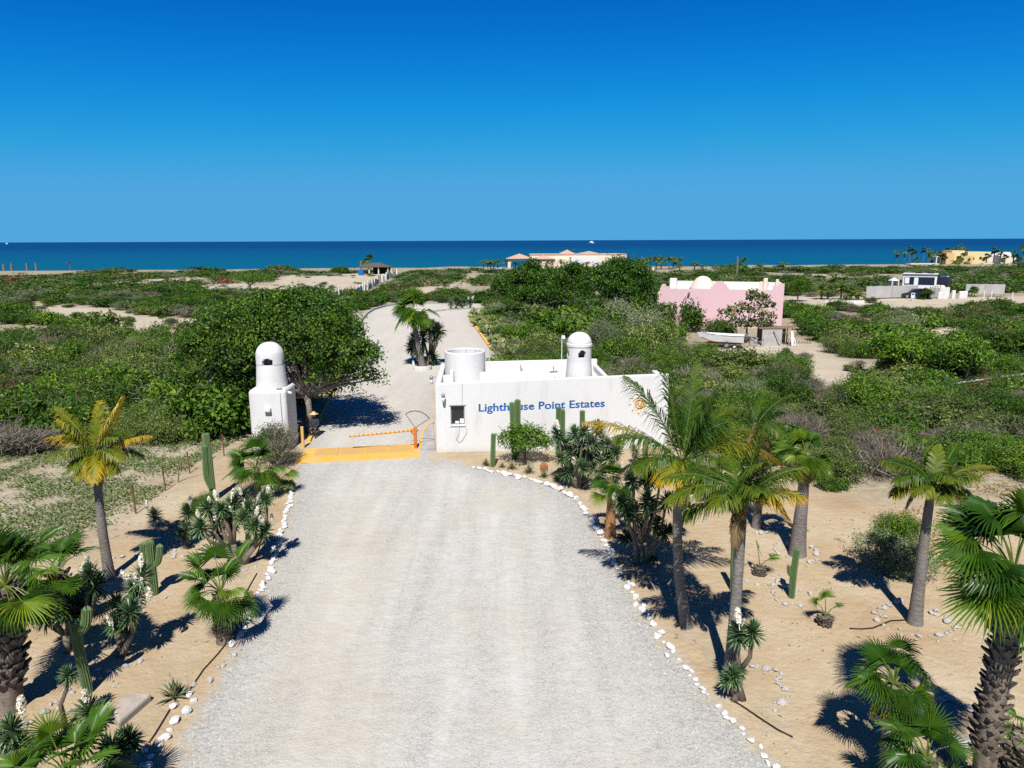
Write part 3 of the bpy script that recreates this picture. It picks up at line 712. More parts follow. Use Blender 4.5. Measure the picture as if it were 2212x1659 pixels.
m_ = MB(); m_.prism([p[:2] for p in wk], -0.05, 0.12); o = m_.build('walkway', M_CONC, kind='structure')
kerb('kerb', [P(936, 916), P(927, 921.5), P(918.5, 930), P(912.5, 942), P(909.5, 957), P(907.5, 974)], 0.09, 0.135, M_YPAINT, 'thin yellow edging curving round the concrete walkway')
# ------------------------------------------------------------------ barrier
BB = P(898, 969)
barrier = thing('barrier_gate', 'orange barrier post with striped arm and curved counterweight', 'barrier', BB)
m_ = MB(); rbox_mb(m_, -0.065, 0.065, -0.065, 0.065, 0, 1.0, 0.01, 1); m_.build('post', M_ORANGE, barrier)
m_ = MB(); rbox_mb(m_, -0.24, 0.14, -0.05, 0.05, 0.80, 0.90, 0.01, 1); m_.bar((-0.2, 0, 0.8), (-0.05, 0, 0.62), 0.05, 0.05); m_.build('arm_bracket', M_ORANGE, barrier)
ae = P(754, 943, 0.70) - BB; a0 = Vector((-0.18, -0.02, 0.85))
arm = None
for k in range(28):
    t0, t1 = k / 28, (k + 1) / 28
    s_ = MB(); s_.tube([a0.lerp(ae, t0), a0.lerp(ae, t1)], 0.042, 8, cap=True)
    if arm is None: arm = s_.build('barrier_arm', M_YSTRIPE, barrier)
    else: s_.build('stripe', M_ORANGE if k % 2 else M_YSTRIPE, arm)
fp = [rel(BB, 876, 894, 0.05), rel(BB, 886, 889, 0.05), rel(BB, 897, 887.5, 0.05), rel(BB, 910, 890, 0.05), rel(BB, 920, 896, 0.05), rel(BB, 928, 904, 0.05)]
m_ = MB(); m_.tube(fp, 0.022, 6); m_.build('counterweight_arc', M_RUST, barrier)
m_ = MB(); m_.tube([(0, 0.05, 0.96), fp[0]], 0.015, 6); m_.tube([(0, 0.05, 0.96), fp[-1]], 0.015, 6); m_.build('arc_rod', M_RUST, barrier)
YB = P(655, 968); m_ = MB(); m_.tube([(0, 0, 0), (0, 0, 1.0)], 0.07, 10); m_.build('barrier_rest_post', M_YPAINT, loc=YB, label='thin yellow post half hidden by the grey shrub', category='post')
# ------------------------------------------------------------------ pink house
HA, HB = P(1418, 701), P(1688, 711)
h_ang = math.atan2(HB.y - HA.y, HB.x - HA.x); HL = (HB - HA).length
house = thing('pink_house', 'pink stucco house with stepped parapet and small dome', 'house', HA, h_ang)
HH = Q(1560, 625, (HA.y + HB.y) / 2).z
m_ = MB()
step = lambda t, h: (t * HL, HH + h)
prof_ = [(0, -0.3), (HL, -0.3), (HL, HH + 0.72), (HL * 0.955, HH + 0.72), (HL * 0.955, HH + 0.45), (HL * 0.912, HH + 0.45), (HL * 0.912, HH + 0.02), (HL * 0.575, HH), (HL * 0.575, HH + 0.25), (HL * 0.557, HH + 0.25), (HL * 0.557, HH + 0.55),
         (HL * 0.535, HH + 0.55), (HL * 0.535, HH + 0.85), (HL * 0.468, HH + 0.85), (HL * 0.468, HH + 0.55), (HL * 0.45, HH + 0.55), (HL * 0.45, HH + 0.25), (HL * 0.432, HH + 0.25), (HL * 0.432, HH), (HL * 0.10, HH - 0.05), (HL * 0.10, HH + 0.2), (HL * 0.065, HH + 0.2), (HL * 0.065, HH + 0.45), (HL * 0.035, HH + 0.45), (HL * 0.015, HH - 0.2), (0, HH - 0.5)]
k = len(prof_); V = [(x, 0, z) for x, z in prof_] + [(x, 0.3, z) for x, z in prof_]
m_.add(V, [np.array([list(range(k))]), np.array([list(range(k, 2 * k))[::-1]]), np.array([(i, i + k, (i + 1) % k + k, (i + 1) % k) for i in range(k)])])
m_.build('front_wall', M_PINK, house)
HD = 9.0
m_ = MB(); m_.box(0.002, 0.3, 0.302, HD, -0.3, HH - 0.5); m_.build('side_wall', M_PINK, house)
m_ = MB(); m_.box(HL - 0.3, HL - 0.002, 0.302, HD, -0.3, HH + 0.2); m_.build('side_wall', M_PINK, house)
m_ = MB(); m_.box(0.3, HL - 0.3, HD - 0.3, HD - 0.002, -0.3, HH + 0.35); m_.build('back_wall', M_WHITE, house)
m_ = MB(); m_.box(0.31, HL - 0.31, 0.31, HD - 0.31, HH - 0.7, HH - 0.45); m_.build('roof_slab', M_WHITE, house)
m_ = MB(); m_.lathe([(1.6, HH - 0.45), (1.35, HH - 0.05), (1.05, HH + 0.5), (0.75, HH + 0.88), (0.4, HH + 1.1), (0.003, HH + 1.16)], 28, (HL * 0.33, 5.0)); m_.build('dome', M_PEACH, house, smooth=True)
for (x0, x1, y, h) in ((0.80, 0.87, 6.2, 0.7), (0.83, 0.865, 6.0, 1.1), (0.925, 0.965, 5.0, 0.8), (0.93, 0.955, 4.9, 1.05)):
    m_ = MB(); rbox_mb(m_, HL * x0, HL * x1, y, y + 1.2, HH - 0.44, HH + h - 0.2, 0.06, 2); m_.build('roof_stack', M_PEACH, house)
m_ = MB(); rbox_mb(m_, 0.4, 1.2, 6, 6.5, HH - 0.44, HH + 0.8, 0.05, 2); m_.build('roof_stack', M_WHITE, house)
for fx in (0.262, 0.727):
    m_ = MB(); m_.tube([(HL * fx, 0.02, HH - 0.32), (HL * fx, -0.42, HH - 0.42)], [0.12, 0.12], 8); m_.build('roof_spout', M_TERRA, house)
m_ = MB(); m_.box(-1.9, 0.0, 0.6, 6.5, HH - 0.95, HH - 0.80); m_.build('porch_roof', M_WHITE, house)
m_ = MB(); m_.box(-1.3, -1.2, 0.8, 6.2, 0, HH - 0.96); m_.build('plank_screen', M_WOOD, house)
for a in range(7):
    m_ = MB(); m_.bar((-1.9 + 0.1 * (a % 2), 0.8 + a * 0.8, 0), (-1.8 + 0.05 * a, 0.8 + a * 0.8, HH - 0.97), 0.16, 0.05); m_.build('plank', M_WOOD, house)
# ================================================================== plant library
M_FROND = leafm('coconut_leaf', [(0.0, (0.013, 0.042, 0.004)), (0.35, (0.042, 0.098, 0.007)), (0.6, (0.17, 0.19, 0.012)), (0.8, (0.50, 0.33, 0.015)), (0.92, (0.34, 0.20, 0.05)), (1.0, (0.17, 0.11, 0.055))], 0.34, 0.45, 0.22, 0.1)
M_FAN = leafm('fan_palm_leaf', [(0.0, (0.017, 0.055, 0.006)), (0.4, (0.042, 0.111, 0.008)), (0.75, (0.112, 0.196, 0.010)), (1.0, (0.337, 0.306, 0.040))], 0.30, 0.4, 0.35, 0.1)
M_PETIOLE = leafm('palm_petiole', [(0.0, (0.05, 0.085, 0.012)), (0.6, (0.12, 0.15, 0.02)), (1.0, (0.30, 0.20, 0.06))], 0.05, 0.4, 0.4, 0.1)
M_YUCCA = leafm('yucca_leaf', [(0.0, (0.026, 0.062, 0.024)), (0.5, (0.060, 0.126, 0.048)), (0.9, (0.132, 0.204, 0.084)), (1.0, (0.240, 0.228, 0.120))], 0.12, 0.35, 0.45, 0.15)
M_YDARK = leafm('dark_yucca_leaf', [(0.0, (0.016, 0.037, 0.016)), (0.6, (0.037, 0.076, 0.030)), (1.0, (0.092, 0.138, 0.057))], 0.1, 0.4, 0.35, 0.15)
M_FLOWER = leafm('yucca_flower', [(0.0, (0.62, 0.58, 0.46)), (1.0, (0.80, 0.78, 0.70))], 0.2, 0.7, 0.2, 0.05)
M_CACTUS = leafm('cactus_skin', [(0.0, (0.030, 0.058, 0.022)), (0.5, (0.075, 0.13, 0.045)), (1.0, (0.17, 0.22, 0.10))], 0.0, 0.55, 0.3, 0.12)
M_AGAVE = leafm('agave_leaf', [(0.0, (0.09, 0.12, 0.06)), (0.6, (0.20, 0.22, 0.11)), (1.0, (0.36, 0.30, 0.16))], 0.1, 0.5, 0.3, 0.15)
M_GREEN = leafm('shrub_leaf_green', [(0.0, (0.017, 0.052, 0.004)), (0.4, (0.048, 0.120, 0.007)), (0.75, (0.101, 0.199, 0.014)), (1.0, (0.166, 0.255, 0.027))], 0.26, 0.5, 0.25, 0.38)
M_OLIVE = leafm('shrub_leaf_olive', [(0.0, (0.036, 0.065, 0.010)), (0.4, (0.081, 0.129, 0.023)), (0.75, (0.151, 0.201, 0.048)), (1.0, (0.242, 0.264, 0.088))], 0.2, 0.6, 0.2, 0.38)
M_SAGE = leafm('shrub_leaf_sage', [(0.0, (0.063, 0.101, 0.040)), (0.5, (0.144, 0.190, 0.088)), (1.0, (0.299, 0.325, 0.187))], 0.15, 0.7, 0.2, 0.22)
M_DRY = leafm('dry_twig', [(0.0, (0.075, 0.062, 0.045)), (0.5, (0.15, 0.13, 0.10)), (1.0, (0.30, 0.27, 0.22))], 0.0, 0.85, 0.1, 0.2)
M_BOUG = leafm('bougainvillea_leaf', [(0.0, (0.03, 0.075, 0.012)), (0.80, (0.075, 0.135, 0.025)), (0.82, (0.36, 0.02, 0.07)), (1.0, (0.55, 0.05, 0.13))], 0.25, 0.55, 0.2, 0.2)
M_TREE = leafm('tree_leaf', [(0.0, (0.013, 0.042, 0.004)), (0.5, (0.034, 0.092, 0.005)), (1.0, (0.097, 0.191, 0.010))], 0.24, 0.45, 0.3, 0.06)
M_ALMOND = leafm('broad_leaf', [(0.0, (0.03, 0.06, 0.01)), (0.6, (0.09, 0.14, 0.03)), (0.9, (0.20, 0.20, 0.06)), (1.0, (0.30, 0.13, 0.06))], 0.25, 0.5, 0.25, 0.1)
def barkm(name, c0, c1, rings=0.0, scale=9.0):
    m, nt, b = new_mat(name)
    tc = N(nt, 'ShaderNodeTexCoord').outputs['Object']
    mp = N(nt, 'ShaderNodeMapping'); mp.inputs['Scale'].default_value = (1, 1, 2.5 if rings else 0.5); nt.links.new(tc, mp.inputs['Vector'])
    n1 = noise(nt, scale, 6, 0.7, mp.outputs[0]); n2 = noise(nt, 1.3, 3, 0.5, tc)
    f = mth(nt, 'ADD', mth(nt, 'MULTIPLY', n1, 0.7), mth(nt, 'MULTIPLY', n2, 0.3))
    a = N(nt, 'ShaderNodeAttribute', attribute_name='tint').outputs['Fac']
    c = mixc(nt, a, rampn(nt, f, [(0.35, c0), (0.62, c1)]), tuple(x * 0.35 for x in c0))
    nt.links.new(c, b.inputs['Base Color']); b.inputs['Roughness'].default_value = 0.9; b.inputs['Specular IOR Level'].default_value = 0.1
    bumpn(nt, b, n1, 0.7, 0.03)
    return m
M_PALMBARK = barkm('palm_bark', (0.105, 0.092, 0.08), (0.225, 0.205, 0.185), 1)
M_BARK = barkm('grey_bark', (0.10, 0.085, 0.07), (0.24, 0.21, 0.18))
M_YBARK = barkm('yucca_bark', (0.09, 0.07, 0.05), (0.22, 0.18, 0.14), 1, 14)
M_ORBARK = barkm('orange_fibre_bark', (0.22, 0.10, 0.04), (0.40, 0.22, 0.10), 1)
M_BOOT = barkm('leaf_base_bark', (0.085, 0.07, 0.055), (0.23, 0.19, 0.15))

def unit(v): return v / (np.linalg.norm(v, axis=-1, keepdims=True) + 1e-9)
def leaves(mb, C, Nn, size, asp, tint, rng, mat=0):
    """rhombic leaves at C with normals Nn"""
    n = len(C); Nn = unit(Nn); a = unit(np.cross(Nn, rng.normal(size=(n, 3)))); b = np.cross(Nn, a)
    s = np.broadcast_to(size, (n,))[:, None]
    V = np.stack([C - a * s, C - b * s * asp + Nn * s * 0.12, C + a * s, C + b * s * asp + Nn * s * 0.12], 1).reshape(-1, 3)
    F = np.arange(n * 4).reshape(n, 4)
    mb.add(V, F, np.repeat(np.clip(tint, 0, 1), 4), mat)
def lobes(rng, R_, H, nl, flat=1.0):
    out = []
    for i in range(nl + 4):
        a = rng.uniform(0, 6.28); d = R_ * 0.72 * math.sqrt(rng.uniform(0, 1)); r = R_ * (rng.uniform(0.30, 0.52) if i < nl * 0.6 else rng.uniform(0.14, 0.28))
        hz = H * rng.uniform(0.25, 0.68 if i < nl * 0.6 else 0.9) * (1.12 - 0.55 * d / R_)
        out.append((d * math.cos(a), d * math.sin(a), max(hz, r * 0.3), r, r * flat * rng.uniform(0.7, 1.0) * H / R_))
    return out
def crown_points(rng, lob, ntip, zmin=0.05, inner=0.25):
    w = NP([l[3] ** 2 for l in lob]); k = rng.choice(len(lob), ntip, p=w / w.sum())
    L_ = NP(lob)[k]; d = unit(rng.normal(size=(ntip, 3))); d[:, 2] = np.where(d[:, 2] < -0.35, -d[:, 2], d[:, 2])
    rr = 1 - inner * rng.uniform(0, 1, ntip) ** 1.6; sp_ = rng.uniform(0, 1, ntip) < 0.16; rr = np.where(sp_, 1 + rng.uniform(0.05, 0.38, ntip), rr)
    C = np.stack([L_[:, 0] + d[:, 0] * L_[:, 3] * rr, L_[:, 1] + d[:, 1] * L_[:, 3] * rr, L_[:, 2] + d[:, 2] * L_[:, 4] * rr], 1)
    C[:, 2] = np.maximum(C[:, 2], zmin + rng.uniform(0, 0.1, ntip))
    return C, d
def foliage(rng, lob, ntip, per, leaf, sig, asp=0.5, upb=0.5, tintmid=0.45, tsp=0.22, inner=0.3):
    mb = MB(); C, d = crown_points(rng, lob, ntip, inner=inner)
    tt = np.clip(rng.normal(tintmid, tsp, ntip), 0, 1)
    C2 = np.repeat(C, per, 0) + rng.normal(size=(ntip * per, 3)) * sig; C2[:, 2] = np.maximum(C2[:, 2], 0.03)
    nn = np.repeat(d, per, 0) * 0.7 + rng.normal(size=(ntip * per, 3)) * 0.75 + NP([0, 0, upb])
    leaves(mb, C2, nn, leaf * rng.uniform(0.7, 1.3, len(C2)), asp, np.repeat(tt, per) + rng.normal(0, 0.1, len(C2)), rng)
    return mb
def branches(rng, R_, H, nb=7, r0=0.05, mb=None):
    mb = mb or MB()
    for i in range(nb):
        a = rng.uniform(0, 6.28); e = rng.uniform(0.5, 1.2); L_ = R_ * rng.uniform(0.6, 0.95)
        p1 = Vector((math.cos(a) * L_ * 0.35, math.sin(a) * L_ * 0.35, H * 0.35)); p2 = Vector((math.cos(a + .3) * L_ * 0.8, math.sin(a + .3) * L_ * 0.8, H * rng.uniform(0.55, 0.85)))
        mb.tube([(0, 0, -0.05), p1, p2], [r0, r0 * 0.7, r0 * 0.25], 5, 0.2)
    return mb
def twiggy(rng, R_, H, n, w=0.02, seglen=0.5):
    """leafless or wispy shrub: many thin crooked twigs"""
    mb = MB(); lob = lobes(rng, R_, H, 6)
    C, d = crown_points(rng, lob, n, inner=0.7)
    dirs = unit(d * 0.5 + rng.normal(size=(n, 3)) * 0.8 + NP([0, 0, 0.3])); s = unit(np.cross(dirs, rng.normal(size=(n, 3))))
    L_ = seglen * rng.uniform(0.4, 1.1, n)[:, None]
    mid = C + dirs * L_ * 0.5 + rng.normal(size=(n, 3)) * 0.06; tip = mid + unit(dirs + rng.normal(size=(n, 3)) * 0.45) * L_ * 0.5
    V = np.stack([C - s * w, C + s * w, mid + s * w * 0.7, mid - s * w * 0.7, tip], 1); V[:, :, 2] = np.maximum(V[:, :, 2], 0.02)
    k = np.arange(n)[:, None] * 5
    mb.add(V.reshape(-1, 3), [k + NP([[0, 1, 2, 3]]), k + NP([[3, 2, 4]])], np.repeat(np.clip(rng.normal(0.5, 0.22, n), 0, 1), 5))
    return mb
# ---- coconut frond: curved rachis with drooping leaflets
def frond(mb, p0, pc, p1, rng, n=62, wmax=0.62, tint0=0.25, tint1=0.45, sag=0.45, brown=0.0, lw=0.015):
    p0, pc, p1 = NP(p0, float), NP(pc, float), NP(p1, float)
    B = lambda t: ((1 - t) ** 2)[:, None] * p0 + (2 * t * (1 - t))[:, None] * pc + (t ** 2)[:, None] * p1
    dB = lambda t: unit((2 * (1 - t))[:, None] * (pc - p0) + (2 * t)[:, None] * (p1 - pc))
    tt = np.linspace(0, 1, 9)
    mb.tube([Vector(p) for p in B(tt)], list(0.020 * (1 - tt * 0.85)), 4, np.repeat(0.25 + 0.4 * brown, 36), 1)
    L_ = np.linalg.norm(p1 - p0)
    ts = np.repeat(np.linspace(0.10, 1.0, n), 2) + rng.normal(0, 0.004, 2 * n); ts = np.clip(ts, 0.06, 1); side = np.tile([-1.0, 1.0], n)[:, None]
    root = B(ts); T = dB(ts); up = NP([0, 0, 1.0]); S = unit(np.cross(T, up) + 1e-4); U = np.cross(S, T)
    prof = np.sin(np.clip(0.10 + 0.86 * ts, 0, 1) * math.pi) ** 0.65
    ln = (wmax * prof * rng.uniform(0.85, 1.1, 2 * n))[:, None]
    fw = (0.55 + 0.9 * ts)[:, None]
    d = unit(side * S + T * fw + U * 0.15 + rng.normal(size=(2 * n, 3)) * 0.12)
    w = unit(np.cross(d, U)) * lw
    grav = NP([0, 0, -1.0])
    mid = root + d * ln * 0.5 + grav * ln * sag * 0.16
    sag = sag * rng.uniform(0.9, 3.2, (2 * n, 1)); d2 = unit(d + grav * sag * 1.5); tip = mid + d2 * ln * 0.5
    V = np.stack([root - w * 0.6, root + w * 0.6, mid + w, mid - w, tip], 1).reshape(-1, 3)
    k = np.arange(2 * n)[:, None] * 5
    ti = tint0 + (tint1 - tint0) * ts + rng.normal(0, 0.05, 2 * n)
    tv_ = np.stack([ti, ti, ti + 0.03, ti + 0.03, ti + 0.12 + brown * 0.3], 1).ravel()
    mb.add(V, [k + NP([[0, 1, 2, 3]]), k + NP([[3, 2, 4]])], np.clip(tv_, 0, 1))
def dirv(az, el): return NP([math.cos(el) * math.cos(az), math.cos(el) * math.sin(az), math.sin(el)])
def palm_trunk(pts, r0, r1, flare=1.45, sides=14, ring=0.075, rough=0.018):
    """ringed trunk along smooth points"""
    pts = [Vector(p) for p in pts]; n = len(pts) - 1
    tot = sum((b - a).length for a, b in zip(pts, pts[1:])); k = max(8, int(tot / ring)) * 2
    def at(t):
        x = t * n; i = min(int(x), n - 1); f = x - i
        a = pts[max(i - 1, 0)]; b = pts[i]; c = pts[i + 1]; d = pts[min(i + 2, n)]
        return 0.5 * ((2 * b) + (c - a) * f + (2 * a - 5 * b + 4 * c - d) * f * f + (3 * b - a - 3 * c + d) * f ** 3)
    rs = []; P_ = []
    for i in range(k + 1):
        t = i / k; h = t * tot
        r = r0 + (r1 - r0) * t ** 0.8 + r0 * (flare - 1) * math.exp(-h / 0.35)
        rs.append(r * (1 + rough * (1 if i % 2 else -1))); P_.append(at(t))
    mb = MB(); mb.tube(P_, rs, sides, np.repeat([0.0 if i % 2 else 0.25 for i in range(k + 1)], sides)); return mb
def coconut(name, label, base, tops, r0, r1, tips, seed, nrand=10, L_=2.3, tint=(0.22, 0.42), group=None, wmax=0.6, skirt=0, leafn=62, bark=None):
    rng = np.random.default_rng(seed)
    t = thing(name, label, 'palm tree', base, group=group)
    palm_trunk([(0, 0, -0.1)] + list(tops), r0, r1).build('trunk', bark or M_PALMBARK, t, smooth=True)
    c = NP(tops[-1], float)
    m_ = MB(); m_.tube([c - NP([0, 0, 0.30]), c - NP([0, 0, 0.1]), c + NP([0, 0, 0.18])], [r1 * 1.05, r1 * 1.5, r1 * 0.6], 10, 0.3); m_.build('crown_shaft', M_BOOT, t, smooth=True)
    for tp in tips:          # surveyed fronds: tip, lift, yellowness
        tip = NP(tp[0], float); lift = tp[1]; ye = tp[2]; dd = tip - c; ln = np.linalg.norm(dd)
        ctrl = c + dd * 0.45 + NP([0, 0, lift * ln])
        fb = MB(); frond(fb, c + unit(dd) * 0.05, ctrl, tip, rng, leafn, wmax, tint[0] + ye * 0.55, tint[1] + ye * 0.55, 0.5, ye)
        fb.build('frond', [M_FROND, M_PETIOLE], t)
    for i in range(2):       # dead fronds hanging against the trunk
        az = rng.uniform(0, 6.28); ctrl = c + dirv(az, R(-5)) * L_ * 0.28; tip = ctrl + dirv(az, R(-78)) * L_ * 0.42; fb = MB()
        frond(fb, c, ctrl, tip, rng, 34, wmax * 0.55, 1.0, 1.0, 0.8, 0.6); fb.build('dead_frond', [M_FROND, M_PETIOLE], t)
    for i in range(nrand):
        az = i * 2.4 + rng.uniform(-0.3, 0.3); el = R(rng.uniform(5, 75)); ln = L_ * rng.uniform(0.75, 1.05); dr = R(rng.uniform(35, 80))
        ctrl = c + dirv(az, el) * ln * 0.5; tip = ctrl + dirv(az + rng.uniform(-.15, .15), el - dr) * ln * 0.5
        ye = max(0, rng.normal(0.05, 0.12)); fb = MB()
        frond(fb, c, ctrl, tip, rng, leafn, wmax, tint[0] + ye, tint[1] + ye, 0.5)
        fb.build('frond', [M_FROND, M_PETIOLE], t)
    return t
# ---- fan palm leaf
def fan(mb, hub, d, nrm, Rr, rng, nseg=24, spread=R(105), droop=0.25, split=0.36, tint=0.4, fold=0.045):
    """costapalmate leaf: pleated centre, then free tapering segments with drooping tips"""
    hub = NP(hub, float); d = unit(NP(d, float)); nrm = NP(nrm, float); nrm = unit(nrm - d * (nrm @ d)); s = np.cross(nrm, d)
    th = np.linspace(-spread, spread, nseg + 1); da = th[1] - th[0]
    def pt(a, r, lift=0.0, dz=0.0):
        v = math.cos(a) * d + math.sin(a) * s
        p = hub + v * r * Rr + nrm * lift * Rr + nrm * Rr * 0.42 * r * (1 - math.cos(a)) * 0.5
        p[2] -= droop * Rr * r ** 2.2 + dz * Rr
        return p
    V = [hub]; T_ = [tint]
    V += [pt(a, split) for a in th]; T_ += [tint] * (nseg + 1)
    F3 = []
    for i in range(nseg):
        am = (th[i] + th[i + 1]) / 2 + rng.normal(0, da * 0.10); ln = (0.80 + 0.20 * math.cos(am * 0.7)) * rng.uniform(0.88, 1.06)
        r2 = split + (ln - split) * 0.55; off = 0.42 * da * split / r2
        j = len(V); tj = np.clip(tint + rng.normal(0, 0.07), 0, 1); dzz = droop * 0.5 * rng.uniform(0.0, 1.8)
        V += [pt(am, split, fold), pt(am - off, r2, 0, dzz * 0.25), pt(am + off, r2, 0, dzz * 0.25), pt(am + rng.normal(0, 0.03), ln, 0, dzz), pt(am, r2, fold * 0.7, dzz * 0.25)]
        T_ += [tj, tj, tj, min(tj + 0.2, 1), tj]
        F3 += [(0, 1 + i, j), (0, j, 2 + i), (1 + i, j + 1, j), (j, j + 1, j + 4), (j, j + 4, j + 2), (j, j + 2, 2 + i), (j + 1, j + 3, j + 4), (j + 4, j + 3, j + 2)]
    mb.add(V, NP(F3), NP(T_))
def fanpalm(name, label, base, tops, r0, r1, specs, seed, nrand=14, Rr=0.55, pet=0.55, tint=0.4, group=None, boots=0, boot_z=(0.3, 1.0), bark=None, skirt=0, nseg=25, elr=(-25, 80)):
    """specs: (hub offset from crown, facing direction or None, radius, tint) for leaves read off the photo"""
    rng = np.random.default_rng(seed)
    t = thing(name, label, 'palm tree', base, group=group)
    palm_trunk([(0, 0, -0.1)] + list(tops), r0, r1, 1.25, 14, 0.06, 0.03).build('trunk', bark or M_PALMBARK, t, smooth=True)
    c = NP(tops[-1], float)
    def leaf(hub, Rl, tn, dd=None):
        hub = NP(hub, float); v = hub - c; d = unit(v + NP([0, 0, -0.25])) if dd is None else NP(dd, float)
        up = NP([0, 0, 1.0]); nrm = up - d * (up @ d)
        if np.linalg.norm(nrm) < 0.25: nrm = NP([0.2, -1, 0.1])
        nrm = unit(nrm) + rng.normal(size=3) * 0.18
        m_ = MB(); m_.tube([c - unit(v) * 0.02, c + v * 0.5 + NP([0, 0, 0.06]), hub + d * 0.12 * Rl], [0.018, 0.011, 0.006], 5, tn * 0.8, 1)
        fan(m_, hub, d, nrm, Rl, rng, nseg, R(rng.uniform(85, 118)), rng.uniform(0.08, 0.30), rng.uniform(0.3, 0.42), tn)
        m_.build('fan_leaf', [M_FAN, M_PETIOLE], t)
    for sp in specs: leaf(sp[0], sp[1], sp[2], sp[3] if len(sp) > 3 else None)
    for i in range(nrand):
        az = i * 2.4 + rng.uniform(-.3, .3); el = R(elr[0] + (elr[1] - elr[0]) * ((i * 0.618) % 1)); ln = pet * rng.uniform(0.75, 1.15)
        leaf(c + dirv(az, el) * ln, Rr * rng.uniform(0.85, 1.1), np.clip(tint + rng.normal(0, 0.13), 0, 1))
    for i in range(skirt):
        az = i * 2.4 + rng.uniform(-.3, .3); v = dirv(az, R(rng.uniform(-75, -50)))
        leaf(c + v * 0.35 + NP([0, 0, -0.1]), Rr * 0.8, 0.97)
    if boots:
        bm_ = boot_mesh()
        L2 = [NP([0, 0, -0.1])] + [NP(q, float) for q in tops]; tot = sum(np.linalg.norm(b - a) for a, b in zip(L2, L2[1:]))
        for i in range(boots):
            f = boot_z[0] + (boot_z[1] - boot_z[0]) * (i + rng.uniform(0, 0.6)) / boots; x = f * tot
            for a, b in zip(L2, L2[1:]):
                l = np.linalg.norm(b - a)
                if x <= l: p = a + (b - a) * x / l; break
                x -= l
            az = i * 2.399; rr = r0 + (r1 - r0) * f
            o = obj('leaf_base', bm_, t, tuple(p + NP([math.cos(az), math.sin(az), 0]) * rr * 0.82), (0, R(rng.uniform(8, 42)), az), rng.uniform(0.8, 1.3) * r0 / 0.2)
    return t
_boot = {}
def boot_mesh():
    if 'm' not in _boot:
        m_ = MB()
        m_.add([(0.0, -0.075, -0.10), (0.0, 0.075, -0.10), (0.035, 0, -0.12), (0.05, -0.06, 0.03), (0.05, 0.06, 0.03), (0.085, 0, 0.02), (0.09, -0.03, 0.15), (0.09, 0.03, 0.15), (0.115, 0, 0.13), (0.02, -0.07, 0.03), (0.02, 0.07, 0.03)],
               [NP([(0, 2, 5, 3), (2, 1, 4, 5), (3, 5, 8, 6), (5, 4, 7, 8), (0, 3, 9, 9)[:4], (1, 10, 4, 4)[:4]])[:4], NP([(6, 8, 7), (0, 3, 9), (1, 10, 4), (3, 6, 9), (4, 10, 7), (6, 7, 9), (9, 7, 10)])], 0.2)
        _boot['m'] = m_.mesh('leaf_base', M_BOOT)
    return _boot['m']
# ---- yucca
def rosette_mesh(seed, mat, nl=110, L_=0.32, w=0.021, name='rosette', lowest=-50):
    rng = np.random.default_rng(seed); mb = MB()
    az = np.arange(nl) * 2.39996 + rng.normal(0, 0.1, nl); el = np.radians(np.linspace(88, lowest, nl) + rng.normal(0, 6, nl))
    d = np.stack([np.cos(el) * np.cos(az), np.cos(el) * np.sin(az), np.sin(el)], 1); ln = (L_ * rng.uniform(0.85, 1.1, nl))[:, None]
    s = unit(np.cross(d, NP([0, 0, 1.0])) + 1e-4); n_ = np.cross(s, d)
    root = d * 0.03 + NP([0, 0, 1.0]) * (np.sin(el) * 0.05)[:, None]; mid = root + d * ln * 0.5; tip = root + d * ln + NP([0, 0, -0.05]) * ln
    V = np.stack([root - s * w * 0.7, root + s * w * 0.7, mid - s * w + n_ * w * 0.4, mid - n_ * w * 0.2, mid + s * w + n_ * w * 0.4, tip], 1).reshape(-1, 3)
    k = np.arange(nl)[:, None] * 6; ti = np.clip(rng.normal(0.45, 0.2, nl) + np.where(np.degrees(el) < -25, 0.35, 0), 0, 1)
    mb.add(V, [k + NP([[0, 1, 3]]), k + NP([[0, 3, 2]]), k + NP([[1, 4, 3]]), k + NP([[2, 3, 5]]), k + NP([[3, 4, 5]])], np.repeat(ti, 6))
    return mb.mesh(name, mat)
ROS = [rosette_mesh(s, M_YUCCA) for s in (1, 2, 3)]
ROSD = [rosette_mesh(s, M_YDARK, 120, 0.33, 0.024) for s in (4, 5)]
def flower_mesh(seed):
    rng = np.random.default_rng(seed); n = 150; mb = MB()
    t = rng.uniform(0, 1, n); a = rng.uniform(0, 6.28, n); r = 0.085 * np.sin(np.clip(0.12 + 0.86 * t, 0, 1) * math.pi) ** 0.6 * rng.uniform(0.6, 1.05, n)
    C = np.stack([np.cos(a) * r, np.sin(a) * r, 0.05 + t * 0.36], 1)
    leaves(mb, C, np.stack([np.cos(a), np.sin(a), rng.normal(0, 0.5, n)], 1), 0.032 * rng.uniform(0.7, 1.2, n), 0.75, rng.uniform(0.2, 1, n), rng)
    mb.tube([(0, 0, -0.1), (0, 0, 0.38)], [0.012, 0.006], 5, 0.2)
    return mb.mesh('flower_spike', M_FLOWER)
FLO = [flower_mesh(s) for s in (1, 2)]
